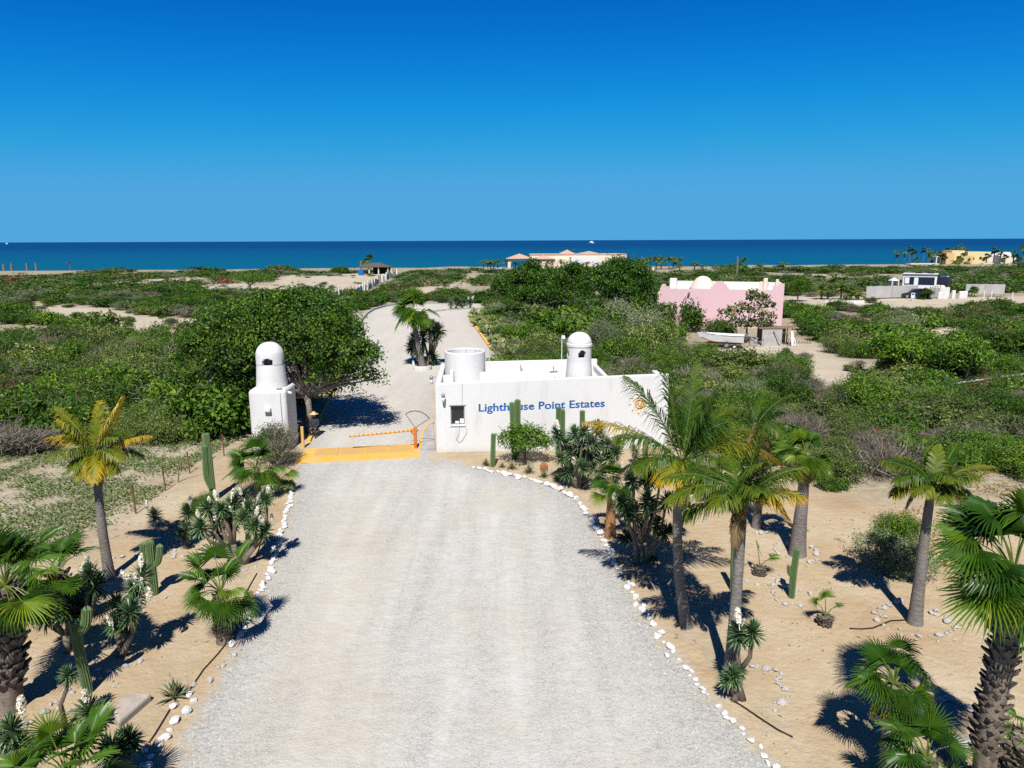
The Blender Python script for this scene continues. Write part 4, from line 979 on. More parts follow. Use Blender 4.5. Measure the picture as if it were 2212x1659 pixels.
def yucca(label, base, heads, flowers=(), seed=0, dark=False, sc=1.0, r0=0.06, group=None, name='yucca'):
    """heads/flowers: points relative to base; stems join heads to the base through shared forks"""
    rng = np.random.default_rng(seed); t = thing(name, label, 'yucca', base, group=group)
    heads = [Vector(h) for h in heads]
    st = MB(); nm_ = max(1, int(round(len(heads) / 3.5))); order_ = sorted(range(len(heads)), key=lambda i: heads[i].x + 0.3 * heads[i].y)
    for g_ in range(nm_):
        grp = order_[g_ * len(heads) // nm_:(g_ + 1) * len(heads) // nm_]
        if not grp: continue
        cg = sum((heads[i] for i in grp), Vector()) / len(grp); zl = min(heads[i].z for i in grp)
        r = r0 * rng.uniform(0.9, 1.2); foot = Vector((cg.x * 0.12 + rng.normal(0, .02), cg.y * 0.12, -0.05))
        if len(grp) == 1:
            h = heads[grp[0]]; st.tube([foot, h * 0.4 + Vector((rng.normal(0, .03), 0, h.z * 0.05)), h * 0.75 + Vector((rng.normal(0, .03), 0, 0)), h], [r * 1.3, r, r * 0.9, r * 0.8], 8, 0.1); continue
        fk = Vector((cg.x * 0.55 + rng.normal(0, .05), cg.y * 0.5, max(zl * 0.5, cg.z * 0.38))); md_ = foot.lerp(fk, 0.5) + Vector((rng.normal(0, .05), rng.normal(0, .04), 0))
        st.tube([foot, md_, fk], [r * 1.45, r * 1.1, r], 9, 0.1)
        for i in grp:
            h = heads[i]; m1 = fk.lerp(h, 0.45) + Vector((rng.normal(0, .05) + (h.x - fk.x) * 0.18, rng.normal(0, .04), -0.04)); st.tube([fk - Vector((0, 0, 0.03)), m1, h], [r * 0.85, r * 0.7, r * 0.6], 7, 0.1)
    st.build('stem', M_YBARK, t, smooth=True)
    rs = ROSD if dark else ROS
    for i, h in enumerate(heads):
        d = h.normalized() if len(heads) > 1 else Vector((0, 0, 1))
        o = obj('rosette', rs[i % len(rs)], t, h, (d.y * -0.6 + rng.normal(0, .15), d.x * 0.6 + rng.normal(0, .15), rng.uniform(0, 6.28)), sc * rng.uniform(0.85, 1.12))
    for f in flowers:
        obj('flower_spike', FLO[rng.integers(0, 2)], t, f, (rng.normal(0, .2), rng.normal(0, .2), rng.uniform(0, 6.28)), sc * rng.uniform(0.6, 0.95))
    return t
# ---- columnar cactus
def cactus_col(mb, pts, r, ribs=13, rng=None, tipround=True):
    pts = [Vector(p) for p in pts]; tot = sum((b - a).length for a, b in zip(pts, pts[1:])); n = max(10, int(tot / 0.06)); k = len(pts) - 1
    def at(t):
        x = min(max(t, 0), 1) * k; i = min(int(x), k - 1); f = x - i
        a = pts[max(i - 1, 0)]; b = pts[i]; c = pts[i + 1]; d = pts[min(i + 2, k)]
        return 0.5 * ((2 * b) + (c - a) * f + (2 * a - 5 * b + 4 * c - d) * f * f + (3 * b - a - 3 * c + d) * f ** 3)
    V, T_ = [], []; m = ribs * 2; ref = None
    for i in range(n + 1):
        t = i / n; p = at(t); d = (at(t + 0.02) - at(t - 0.02)).normalized()
        if ref is None: ref = d.orthogonal()
        a = (ref - d * ref.dot(d)).normalized(); b = d.cross(a); ref = a
        left = (1 - t) * tot; rr = r * (1.0 if left > r else math.sqrt(max(1 - (1 - left / r) ** 2, 0.0)) + 0.02) * (0.86 + 0.14 * min(1, t * tot / 0.4)) * (1 + 0.025 * math.sin(t * tot * 7 + r * 40))
        for j in range(m):
            q = 2 * math.pi * j / m; rj = rr * (1.0 if j % 2 else 0.80)
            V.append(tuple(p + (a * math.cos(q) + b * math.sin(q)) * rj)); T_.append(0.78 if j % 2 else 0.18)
    F = [(i * m + j, i * m + (j + 1) % m, (i + 1) * m + (j + 1) % m, (i + 1) * m + j) for i in range(n) for j in range(m)]
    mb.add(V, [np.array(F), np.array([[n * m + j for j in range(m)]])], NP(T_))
def cactus(label, base, cols, name='columnar_cactus', group=None):
    """cols: list of (points, radius); the first is the body, the others are arms"""
    t = thing(name, label, 'cactus', base, group=group)
    for i, (pts, r) in enumerate(cols):
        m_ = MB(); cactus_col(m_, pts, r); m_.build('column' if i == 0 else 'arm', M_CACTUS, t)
    return t
# ---- agave / aloe rosette at ground level
def agave_mesh(seed, nl=34, L_=0.36, w=0.028):
    return rosette_mesh(seed, M_AGAVE, nl, L_, w, 'agave', 8)
AGV = [agave_mesh(s) for s in (11, 12)]
# ---- broad tree: trunk, limbs, crown
def tree(name, label, base, lob, ntip, per, leaf, sig, trunk_r, forks, seed, mat=None, cat='tree', group=None, tsp=0.3, asp=0.5, upb=0.5, inner=0.22, rnd=None, bark=None):
    rng = np.random.default_rng(seed); t = thing(name, label, cat, base, group=group)
    tm = MB(); tm.tube([(0, 0, -0.1), (0.05, 0, forks[0] * 0.5), (0, 0.05, forks[0])], [trunk_r * 1.3, trunk_r, trunk_r * 0.9], 9, 0.1)
    tm.build('trunk', bark or M_BARK, t, smooth=True)
    lm = MB()
    for l in lob:
        e = Vector((l[0], l[1], l[2])); m1 = Vector((l[0] * 0.4 + rng.normal(0, .1), l[1] * 0.4 + rng.normal(0, .1), forks[0] + (l[2] - forks[0]) * 0.55))
        lm.tube([(0, 0, forks[0] - 0.1), m1, e], [trunk_r * 0.62, trunk_r * 0.42, trunk_r * 0.12], 6, 0.1)
        for q in range(5):
            d = Vector(rng.normal(size=3)) ; d.z = abs(d.z) * 0.6; d.normalize()
            lm.tube([m1.lerp(e, 0.5 + 0.1 * q), e + Vector((d.x * l[3] * 0.85, d.y * l[3] * 0.85, d.z * l[4] * 0.8))], [trunk_r * 0.14, trunk_r * 0.03], 4, 0.1)
    lm.build('limbs', bark or M_BARK, t, smooth=True)
    foliage(rng, lob, ntip, per, leaf, sig, asp, upb, 0.45, tsp, inner).build('crown', mat or M_TREE, t)
    return t
# ================================================================== trees behind the gate
TB = P(668, 934)
tree('broad_tree', 'large dark green tree overhanging the drive behind the gate pillar', TB,
     [(-1.3, 0.6, 4.5, 2.2, 1.8), (-3.4, 1.0, 4.1, 2.2, 1.8), (0.6, 0.2, 4.4, 1.9, 1.5), (1.9, -0.2, 3.9, 1.4, 1.1), (-0.6, 2.6, 4.2, 2.2, 1.8), (2.8, -0.2, 3.6, 0.85, 0.7), (-5.1, 1.2, 2.9, 1.9, 1.7),
      (-3.6, 1.0, 2.6, 1.5, 1.4), (0.7, 1.6, 5.2, 1.4, 1.0), (-2.2, 1.6, 5.5, 1.6, 1.1), (1.2, -0.3, 3.0, 0.9, 0.7), (-4.6, 2.2, 4.3, 1.8, 1.5), (-0.4, 2.2, 2.0, 1.5, 1.5), (-1.7, 2.0, 1.9, 1.4, 1.5), (0.3, 3.0, 2.0, 1.5, 1.6), (-3.0, 1.2, 1.6, 1.5, 1.4), (-4.6, 0.8, 1.5, 1.5, 1.3), (0.9, 0.9, 5.0, 1.3, 1.2), (-0.6, 1.2, 5.6, 1.5, 1.2), (0.5, 1.5, 2.5, 1.1, 0.9)]
     + [(2.3 + q * 0.35, -0.3 + q * 0.1, 3.1 - 0.15 * q, 0.4, 0.45) for q in range(4)] + [(-5.5 + 8.2 * q / 13, 0.3 + 1.2 * ((q * 7) % 5) / 4, 3.2 + 2.9 * math.sin(math.pi * (q + 2) / 17) - 0.5 * ((q * 3) % 4) / 3, 0.55 + 0.25 * (q % 3) / 2, 0.5) for q in range(14)],
     5600, 15, 0.078, 0.15, 0.17, (1.9,), 31, tsp=0.3)
for (bx, by, lb, sc_, sd_, lab) in ((1335, 697, [(0, 0, 4.9, 2.9, 2.5), (2.2, 0, 4.0, 2.2, 2.0), (-2.3, 0.3, 4.0, 2.3, 2.0), (0.6, -1.2, 3.2, 2.3, 2.0), (-0.8, 1.4, 5.4, 1.9, 1.7), (2.9, -.4, 2.6, 1.7, 1.7), (1.4, .6, 5.6, 1.5, 1.4)], 1.0, 41, 'tallest dense green tree just left of the pink house'),
                                 (1150, 690, [(0, 0, 3.9, 2.4, 2.0), (-1.9, 0, 3.2, 1.8, 1.7), (1.8, 0, 3.4, 2.0, 1.8), (0.2, -1, 2.6, 2.0, 1.7), (-0.6, .5, 5.0, 1.2, 1.1)], 1.08, 42, 'leftmost dense green tree of the clump left of the pink house'),
                                 (1238, 676, [(0, 0, 3.8, 2.4, 2.0), (-1.9, 0, 3.4, 1.9, 1.6), (1.9, 0, 3.6, 2.0, 1.8), (0.2, -1, 2.8, 2.2, 1.8)], 1.12, 43, 'middle dense green tree of the clump left of the pink house')):
    lb = [tuple(x * sc_ for x in l) for l in lb]; rq = random.Random(sd_); lb = [(l[0] * 1.08, l[1], l[2], l[3] * 0.8, l[4] * 0.8) for l in lb] + [(l[0] + rq.uniform(-1, 1) * l[3], l[1] - rq.uniform(0.2, 0.9) * l[3], l[2] + rq.uniform(-0.7, 0.95) * l[4], 0.75, 0.6) for l in lb for _ in range(3)]
    tree('dense_tree', lab, P(bx, by), lb, 2300, 13, 0.125, 0.22, 0.22, (1.6,), sd_, group='tree clump beside the pink house', upb=0.3, inner=0.2)
# umbrella-shaped mesquite and others in the scrub
for (bx, by, w, h, sd_, lab) in ((541, 628, 4.6, 3.4, 51, 'flat-topped dark tree on the sand left of the dirt track'), (735, 598, 2.2, 2.6, 52, 'small round tree left of the beach palapa'),
                                 (1955, 816, 2.1, 2.9, 53, 'bright green round tree on the sandy clearing at the right'), (2085, 838, 2.9, 3.2, 54, 'dark leafy tree at the right edge of the sandy clearing'),
                                 (1722, 652, 1.9, 3.6, 55, 'dark tree beside the right corner of the pink house'), (2180, 800, 2.6, 2.6, 56, 'round tree near the right picture edge by the white rail')):
    rng = np.random.default_rng(sd_)
    lb = [(rng.uniform(-1, 1) * w * 0.6, rng.uniform(-1, 1) * w * 0.4, h * rng.uniform(0.55, 0.75), w * rng.uniform(0.36, 0.5), h * rng.uniform(0.24, 0.32)) for _ in range(8)]
    tree('scrub_tree', lab, P(bx, by), lb, 900, 11, 0.095, 0.17, 0.13, (h * 0.3,), sd_, mat=M_GREEN, upb=0.4)
AB = P(1611, 741)
tree('almond_tree', 'thin tree with big loose leaves in front of the pink wall', AB,
     [(-1.6, 0, 2.6, 0.9, 0.5), (-0.6, .3, 3.0, 0.9, 0.5), (0.6, 0, 3.0, 0.7, 0.35), (1.6, 0, 3.4, 0.8, 0.3), (1.1, .3, 4.0, 0.9, 0.3), (0.4, 0, 4.3, 0.5, 0.3), (1.9, 0, 2.3, 0.8, 0.4), (1.0, 0, 1.7, 1.0, 0.45), (2.2, 0.2, 1.5, 0.7, 0.35), (-0.9, 0, 1.7, 1.0, 0.5)],
     230, 7, 0.13, 0.15, 0.09, (1.6,), 61, mat=M_ALMOND, tsp=0.3, asp=0.7)
# ================================================================== scrub
rngs = np.random.default_rng(77)
KIND = {}
def proto(kind, seed, lod):
    rng = np.random.default_rng(seed * 7 + lod); R_, H = 1.7, 1.55
    lf_, nt_, per = {0: (0.075, 620, 11), 1: (0.125, 260, 9), 2: (0.26, 34, 7)}[lod]
    q_ = (1.0, 0.68, 1.3, 0.82)[seed % 4] if lod < 2 else 1.0; lf_ *= q_; nt_ = int(nt_ / q_ ** 1.5)
    if kind == 'dry':
        return twiggy(rng, R_, 1.2, {0: 3200, 1: 1300, 2: 170}[lod], {0: 0.012, 1: 0.022, 2: 0.06}[lod], 0.55)
    lob = lobes(rng, R_, H, 9)
    H2 = foliage(rng, lob, nt_, per, lf_, {0: 0.14, 1: 0.18, 2: 0.3}[lod], 0.45 if kind != 'sage' else 0.3, 0.5, 0.45, 0.27, 0.35)
    if kind == 'boug':
        for a in H2.t: 
            m = rng.uniform(0, 1, len(a) // 4) < 0.10; a[:] = np.repeat(np.where(m, rng.uniform(0.83, 1, len(m)), np.clip(a[::4], 0, 0.8)), 4)
    return H2
KMAT = {'green': M_GREEN, 'olive': M_OLIVE, 'sage': M_SAGE, 'dry': M_DRY, 'boug': M_BOUG}
KNAME = {'green': 'green_shrub', 'olive': 'olive_shrub', 'sage': 'sage_shrub', 'dry': 'dry_shrub', 'boug': 'bougainvillea_shrub'}
KTXT = {'green': 'bright green leafy shrub', 'olive': 'olive green rounded shrub', 'sage': 'pale sage green low shrub', 'dry': 'grey leafless twiggy shrub', 'boug': 'shrub flecked with pink bougainvillea flowers'}
PROT = {(k, l): [proto(k, s, l) for s in range({'green': 4, 'olive': 3}.get(k, 2))] for k in KMAT for l in (0, 1, 2)}
PMESH = {(k, l): [m_.mesh(KNAME[k], KMAT[k]) for m_ in PROT[(k, l)]] for k in KMAT for l in (0, 1)}
BRM = []
for s in range(3):
    b0 = branches(np.random.default_rng(s + 900), 1.6, 1.6, 9); b1 = twiggy(np.random.default_rng(s + 950), 1.85, 1.75, 105, 0.008, 0.7); b0.add(np.concatenate(b1.v), b1.f, 0.0); BRM.append(b0.mesh('branches', M_BARK))
MARKS = [(*P(x_, y_)[:2], t_) for x_, y_, t_ in ((60, 930, 'behind the creeper at the left edge'), (300, 915, 'behind the left coconut palm'), (470, 900, 'left of the gate pillar'), (100, 800, 'in the near left scrub'), (330, 790, 'left of the large tree'), (120, 710, 'before the left sandy clearing'),
         (500, 715, 'behind the large tree'), (60, 630, 'behind the left sandy clearing'), (330, 635, 'between the left clearing and the flat-topped tree'), (560, 650, 'near the flat-topped tree'), (690, 650, 'by the teal fence'), (820, 640, 'outside the far bend of the drive'), (960, 630, 'behind the far junction'), (1120, 650, 'near the leftmost clump tree'),
         (1110, 730, 'behind the prickly pear bed'), (1200, 760, 'behind the gatehouse roof'), (1350, 770, 'behind the gatehouse tower'), (1270, 715, 'in front of the tree clump'), (1440, 740, 'left of the white boat'), (1480, 830, 'right of the gatehouse'), (1600, 850, 'below the boat clearing'), (1560, 930, 'behind the front coconut palms'), (1750, 900, 'behind the tall grey fan palm'),
         (1830, 1000, 'at the edge of the right yard'), (1950, 930, 'behind the right coconut palm'), (2100, 1000, 'behind the shaggy right palm'), (2080, 900, 'below the white rail'), (2150, 790, 'right of the sandy clearing'), (1800, 720, 'right of the junk shed'), (1900, 690, 'below the trailer lot'), (2100, 690, 'below the right fabric screen'), (1760, 615, 'behind the pink house'), (2000, 600, 'behind the travel trailer'))]
NOGO = [YARD_L, YARD_R] + BARE
HOUSES = [poly((1425, 760), (1705, 752), (1702, 700), (1425, 694)), [tuple(gw(x, y, 0))[:2] for x, y in ((-1, -1), (GL + 1, -1), (GL + 1, GD + 1.5), (-1, GD + 1.5))],
          [(PB.x - 1.6, PB.y - 1), (PB.x + 1.6, PB.y - 1), (PB.x + 1.6, PB.y + 2.6), (PB.x - 1.6, PB.y + 2.6)],
          [tuple((HA + Matrix.Rotation(h_ang, 3, 'Z') @ Vector((x, y, 0))))[:2] for x, y in ((-2.5, -0.5), (HL + 1, -0.5), (HL + 1, HD + 1), (-2.5, HD + 1))],
          [(8, 205), (62, 205), (62, 250), (8, 250)], [(55, 95), (115, 95), (115, 122), (55, 122)], poly((690, 640), (720, 648), (860, 585), (880, 590), (800, 640))]
cand = []
y = 27.0
while y < 262:
    sp = 1.75 + y * 0.0075
    x = -0.80 * y - 12 + rngs.uniform(0, sp)
    while x < 0.80 * y + 12:
        cand.append((x + rngs.normal(0, sp * 0.28), y + rngs.normal(0, sp * 0.28))); x += sp
    y += sp * 0.92
cand = NP(cand)
ok = np.ones(len(cand), bool)
inbare = np.zeros(len(cand), bool)
for pl in BARE: inbare |= inpoly(cand, pl) | (edist(cand, pl) < np.minimum(0.2 + 0.006 * cand[:, 1], 1.0))
sparse = inbare & (rngs.uniform(0, 1, len(cand)) < 0.2) & (cand[:, 1] > 45)
ok &= ~inbare | sparse
for pl in (YARD_L, YARD_R): ok &= ~inpoly(cand, pl) & (edist(cand, pl) > np.minimum(0.25 + 0.009 * cand[:, 1], 1.4))
for pl in HOUSES: ok &= ~inpoly(cand, pl) & (edist(cand, pl) > 0.8)
ok &= ~inpoly(cand, road_poly) & (edist(cand, road_poly) > 1.5)
ok &= ~(inpoly(cand, COVER_L))
ok &= cand[:, 1] < coast(cand[:, 0]) - 5
# gaps: sandy openings thread the scrub, and the strip behind the beach is thin
gap = smooth_noise(cand[:, 0], cand[:, 1] * 0.6, 0.16, 21) + 0.7 * smooth_noise(cand[:, 0], cand[:, 1], 0.45, 22)
thin = np.clip((cand[:, 1] - (coast(cand[:, 0]) - 30)) / 25, 0, 1)
ok &= gap > np.where(cand[:, 1] < np.where(cand[:, 0] < -8, 62, 50), -0.58, -0.38) + 0.14 * np.clip((cand[:, 1] - 60) / 60, 0, 1) + 0.9 * thin
shade_l = (cand[:, 0] < -8)
ok |= False
cand = cand[ok]; sparse = sparse[ok]
kn = smooth_noise(cand[:, 0], cand[:, 1], 0.22, 31); kn2 = smooth_noise(cand[:, 0], cand[:, 1], 0.5, 33); rr_ = rngs.uniform(0, 1, len(cand))
kinds = np.where(kn > 0.12, 'green', np.where(kn > -0.22, 'olive', 'sage')).astype(object)
kinds[(rr_ < 0.17) & (kn2 < 0.25)] = 'dry'; kinds[(rr_ > 0.17) & (rr_ < 0.27) & (cand[:, 1] > 60)] = 'sage'; kinds[(rr_ > 0.978)] = 'boug'; kinds[(rr_ > 0.60) & (rr_ < 0.88)] = 'green'
right_near = (cand[:, 0] > 8) & (cand[:, 1] < 75); m = right_near & (rr_ > 0.14) & (rr_ < 0.24); kinds[m] = 'dry'
left_near = (cand[:, 0] < -8) & (cand[:, 1] < 75); m = left_near & (kinds == 'sage'); kinds[m] = 'olive'
scl = rngs.uniform(0.62, 1.12, len(cand)) * np.where(sparse, 0.45, 1) * (1.75 + cand[:, 1] * 0.0075) / 2.0 * np.where(kinds == 'sage', 0.85, 1)
zs_ = np.where(left_near, 1.15, np.where(right_near, 0.95, 0.85)) * np.clip(1.15 - cand[:, 1] / 260, 0.45, 1) * rngs.uniform(0.75, 1.2, len(cand))
order = np.argsort(-(scl / cand[:, 1])); count = {k: 0 for k in KMAT}; LIM = {'green': 290, 'olive': 190, 'sage': 90, 'dry': 80, 'boug': 45}
stuff = MB(); far_rest = []
for i in order:
    k = kinds[i]; x, y = cand[i]; z = float(land_z(x, y))
    if count[k] < LIM[k] and y < 150:
        count[k] += 1; lod = 0 if y < 62 else 1
        near = min(MARKS, key=lambda q_: ((q_[0] - x) / (1 + 0.01 * y)) ** 2 + (q_[1] - y) ** 2)
        size = 'small ' if scl[i] < 0.72 else ('large ' if scl[i] > 1.05 else '')
        g = size + KTXT[k] + ' ' + near[2]
        o = obj(KNAME[k], PMESH[(k, lod)][rngs.integers(0, len(PMESH[(k, lod)]))], None, (x, y, z - 0.05), rngs.uniform(0, 6.28), (scl[i], scl[i] * rngs.uniform(0.85, 1.15), scl[i] * zs_[i]),
                label=g, category='shrub', group=g)
        if lod == 0: obj('branches', BRM[rngs.integers(0, 3)], o)
    else: far_rest.append(i)
ks = {}
for i in far_rest:
    k = kinds[i]; y = cand[i][1]; lod = 2 if y > 120 else 1
    pr = PROT[(k, lod)][rngs.integers(0, len(PROT[(k, lod)]))]
    v = pr.v[0] if len(pr.v) == 1 else np.concatenate(pr.v); a = rngs.uniform(0, 6.28); c, s_ = math.cos(a), math.sin(a)
    w = np.stack([(v[:, 0] * c - v[:, 1] * s_) * scl[i] + cand[i][0], (v[:, 0] * s_ + v[:, 1] * c) * scl[i] + cand[i][1], v[:, 2] * scl[i] * zs_[i] + float(land_z(*cand[i]))], 1)
    mi = list(KMAT).index(k); stuff.add(w, [f_ for f_ in pr.f], np.clip(np.concatenate(pr.t) + rngs.normal(0, 0.15), 0, 1), mi)
if stuff.n: stuff.build('far_scrub', list(KMAT.values()), kind='stuff', label='dense far scrub of mixed shrubs running down to the beach', category='scrub')
print('shrubs', len(cand), count, 'rest', len(far_rest), 'stuff verts', stuff.n)
# hand-set shrubs
def shrub(kind, px, py, sx, sz, seed, label, lod=0):
    rng = np.random.default_rng(seed); b = P(px, py); ms = PMESH[(kind, lod)]
    o = obj(KNAME[kind], ms[seed % len(ms)], None, b, rng.uniform(0, 6.28), (sx, sx, sz), label=label, category='shrub')
    obj('branches', BRM[seed % 3], o); return o
shrub('green', 438, 1108, 0.36, 0.42, 3, 'small dense green shrub among the flowering yuccas at the left')
shrub('sage', 1934, 1235, 0.62, 0.62, 4, 'pale green bush by the right coconut palm trunk')
shrub('green', 1945, 1190, 0.42, 0.7, 5, 'narrow green bush behind the right coconut palm trunk')
shrub('green', 1795, 1058, 0.35, 0.3, 6, 'low bright green bush at the right scrub edge')
shrub('olive', 1440, 692, 1.3, 1.5, 7, 'tall shrub against the left end of the pink wall', 1)
shrub('green', 1480, 715, 1.2, 1.7, 8, 'tall green shrub in front of the pink wall', 1)
shrub('green', 1555, 730, 1.2, 1.1, 9, 'dark green shrub behind the white boat', 1)
shrub('dry', 1695, 806, 0.8, 0.6, 10, 'dark burnt-looking bush on the sandy clearing')
shrub('dry', 1550, 796, 0.55, 0.45, 11, 'brown dry bush below the white boat')
shrub('green', 1530, 800, 0.42, 0.55, 12, 'small green bush left of the brown dry bush')
shrub('boug', 1648, 815, 0.55, 0.75, 13, 'small bougainvillea on the sand right of the dry bush')
shrub('boug', 2090, 868, 1.0, 0.7, 14, 'pink bougainvillea along the white rail'); shrub('boug', 2145, 858, 0.9, 0.75, 15, 'brightest pink bougainvillea above the white rail')
shrub('green', 1520, 765, 0.6, 0.6, 16, 'small green bush at the bow of the boat')
shrub('dry', 40, 985, 1.05, 0.9, 17, 'grey bare bush at the left picture edge behind the yard')
shrub('dry', -10, 968, 1.2, 1.0, 18, 'large grey bare bush at the far left edge')
for i_, (x_, y_, sx_, sz_, t_) in enumerate(((1120, 748, 1.3, 1.4, 'just behind the prickly pears'), (1180, 772, 1.1, 1.4, 'behind the low gatehouse parapet'), (1232, 738, 1.5, 1.7, 'between the tank wall and the tree clump'), (1300, 762, 1.4, 1.8, 'right behind the gatehouse tower'), (1352, 792, 1.2, 1.6, 'nearest behind the right end of the gatehouse'), (1402, 772, 1.4, 1.9, 'between the gatehouse and the boat'),
        (1290, 722, 1.6, 1.9, 'in front of the middle clump tree'), (1382, 732, 1.6, 2.1, 'in front of the tallest clump tree'), (1444, 752, 1.3, 1.7, 'left of the boat bow'), (1458, 795, 1.1, 1.3, 'above the sun emblem'), (1200, 716, 1.6, 1.8, 'in front of the leftmost clump tree'), (1345, 708, 1.8, 2.2, 'at the foot of the tallest clump tree'), (1255, 700, 1.5, 1.8, 'at the foot of the middle clump tree'), (1160, 702, 1.4, 1.6, 'at the foot of the leftmost clump tree'), (1410, 706, 1.5, 2.0, 'at the dark left corner of the pink house'))):
    shrub(('green', 'olive', 'green', 'sage')[i_ % 4], x_, y_, sx_ * 0.9, sz_ * 0.9, 40 + i_, ('tall bright green', 'tall olive', 'tall leafy green', 'tall pale green')[i_ % 4] + ' bush ' + t_, 0 if y_ > 740 else 1)
for i_, (x_, y_, sx_, sz_, t_) in enumerate(((452, 932, 1.5, 1.7, 'leaning on the left of the large tree'), (505, 922, 1.4, 1.8, 'between the large tree and the pillar'), (400, 905, 1.5, 1.6, 'left below the large tree'), (535, 880, 1.5, 1.9, 'under the left side of the large tree'))):
    shrub('green', x_, y_, sx_, sz_, 70 + i_, 'tall dark green bush ' + t_)
# wispy grey-green shrub in front of the pillar
rng = np.random.default_rng(91); WB = P(592, 1006)
ws = thing('wispy_shrub', 'wispy grey green shrub in front of the gate pillar', 'shrub', WB)
m_ = twiggy(rng, 1.1, 1.7, 1500, 0.010, 0.5); m_.build('twigs', M_DRY, ws)
m_ = foliage(rng, lobes(rng, 1.15, 1.75, 9), 420, 9, 0.042, 0.13, 0.4, 0.3, 0.35, 0.25, 0.6); m_.build('foliage', M_OLIVE, ws)
branches(rng, 1.1, 1.7, 9, 0.03).build('branches', M_BARK, ws)
# round green bush-tree in front of the gatehouse wall
GBs = P(1133, 1000)
tree('round_bush', 'round bright green bush in front of the gatehouse lettering', GBs,
     [(-0.55, 0, 0.95, 0.5, 0.36), (0.1, 0, 1.15, 0.6, 0.42), (0.65, 0, 0.9, 0.5, 0.34), (-0.1, -0.35, 0.8, 0.55, 0.35), (0.35, 0.3, 1.0, 0.5, 0.36), (-0.8, .1, 1.1, 0.3, 0.28), (0.95, 0, .8, .28, .22), (-0.3, .3, 1.2, .45, .34)],
     560, 9, 0.05, 0.085, 0.06, (0.4,), 71, mat=M_GREEN, cat='bush')
# ================================================================== palms
def tp(base, pts): return [tuple(rel(base, x, y, d)) for x, y, d in pts]
b = P(237, 1248)
tops = tp(b, [(222, 1150, 0), (212, 1060, 0.05), (207, 985, 0.1)])
coconut('coconut_palm', 'lone coconut palm with yellowing fronds left of the drive', b, tops, 0.135, 0.09,
        [(rel(b, 128, 905, -0.3), 0.25, 0.30), (rel(b, 97, 948, 0.2), 0.32, 0.55), (rel(b, 120, 880, 0.5), 0.2, 0.25), (rel(b, 215, 868, 0.6), 0.05, 0.3), (rel(b, 265, 858, -0.4), 0.0, 0.45), (rel(b, 325, 942, 0.1), 0.18, 0.6),
         (rel(b, 160, 1010, -0.6), 0.35, 0.3), (rel(b, 180, 1030, -0.9), 0.3, 0.2), (rel(b, 245, 1020, -0.5), 0.35, 0.1), (rel(b, 262, 990, -0.8), 0.3, 0.15), (rel(b, 150, 985, 0.8), 0.35, 0.35), (rel(b, 205, 1040, -1.0), 0.45, 0.35)], 101, 9, 1.5, (0.30, 0.46), wmax=0.52)
b = P(1484, 1352)
tops = tp(b, [(1467, 1240, 0), (1463, 1120, 0.05), (1468, 1040, 0.1), (1474, 1000, 0.12)])
coconut('coconut_palm', 'large coconut palm in front of the sun emblem', b, tops, 0.13, 0.09,
        [(rel(b, 1265, 912, 0.5), 0.22, 0.75), (rel(b, 1352, 815, 0.9), 0.22, 0.05), (rel(b, 1430, 775, 0.6), 0.05, 0.0), (rel(b, 1505, 790, 1.0), 0.08, 0.0), (rel(b, 1330, 945, -0.2), 0.3, 0.15), (rel(b, 1585, 880, 1.0), 0.25, 0.1),
         (rel(b, 1690, 1000, 0.4), 0.40, 0.62), (rel(b, 1640, 930, 0.9), 0.28, 0.4), (rel(b, 1375, 1010, -0.6), 0.35, 0.05), (rel(b, 1440, 1040, -1.0), 0.4, 0.5), (rel(b, 1545, 850, 0.2), 0.1, 0.0), (rel(b, 1520, 860, 0.6), 0.2, 0.1),
         (rel(b, 1560, 1000, -0.9), 0.3, 0.1), (rel(b, 1560, 820, -0.3), 0.1, 0.0)], 102, 3, 1.7, (0.14, 0.36), wmax=0.78)
b = P(1575, 1476)
tops = tp(b, [(1585, 1360, 0), (1594, 1240, 0.05), (1602, 1130, 0.1), (1604, 1085, 0.12)])
coconut('coconut_palm', 'coconut palm with drooping yellow frond right of the drive', b, tops, 0.135, 0.085,
        [(rel(b, 1642, 925, 0.2), 0.02, 0.1), (rel(b, 1437, 1032, 0.1), 0.35, 0.1), (rel(b, 1500, 1010, 0.9), 0.32, 0.1), (rel(b, 1440, 1085, -0.4), 0.42, 0.15), (rel(b, 1735, 1015, 0.6), 0.25, 0.2), (rel(b, 1704, 1118, 0.0), 0.52, 0.75), (rel(b, 1735, 1072, -0.3), 0.28, 0.55),
         (rel(b, 1545, 1095, -1.0), 0.35, 0.1), (rel(b, 1570, 985, 1.2), 0.2, 0.05), (rel(b, 1650, 1000, -0.8), 0.2, 0.05)], 103, 5, 1.6, (0.16, 0.38), wmax=0.6)
b = P(1635, 1139)
tops = tp(b, [(1638, 1070, 0), (1643, 990, 0), (1632, 925, 0.1)])
coconut('coconut_palm', 'coconut palm half hidden behind the two front coconut palms', b, tops, 0.145, 0.10,
        [(rel(b, 1560, 850, 0.3), 0.15, 0.0), (rel(b, 1700, 960, 0.2), 0.35, 0.3), (rel(b, 1530, 900, 0.5), 0.25, 0.1), (rel(b, 1690, 890, 0.7), 0.2, 0.1), (rel(b, 1600, 830, 0.2), 0.05, 0.0)], 104, 4, 2.0, (0.14, 0.34), wmax=0.62)
b = P(1976, 1346)
tops = tp(b, [(1988, 1240, 0), (1999, 1150, 0.0), (2008, 1085, 0.05), (2016, 1050, 0.05)])
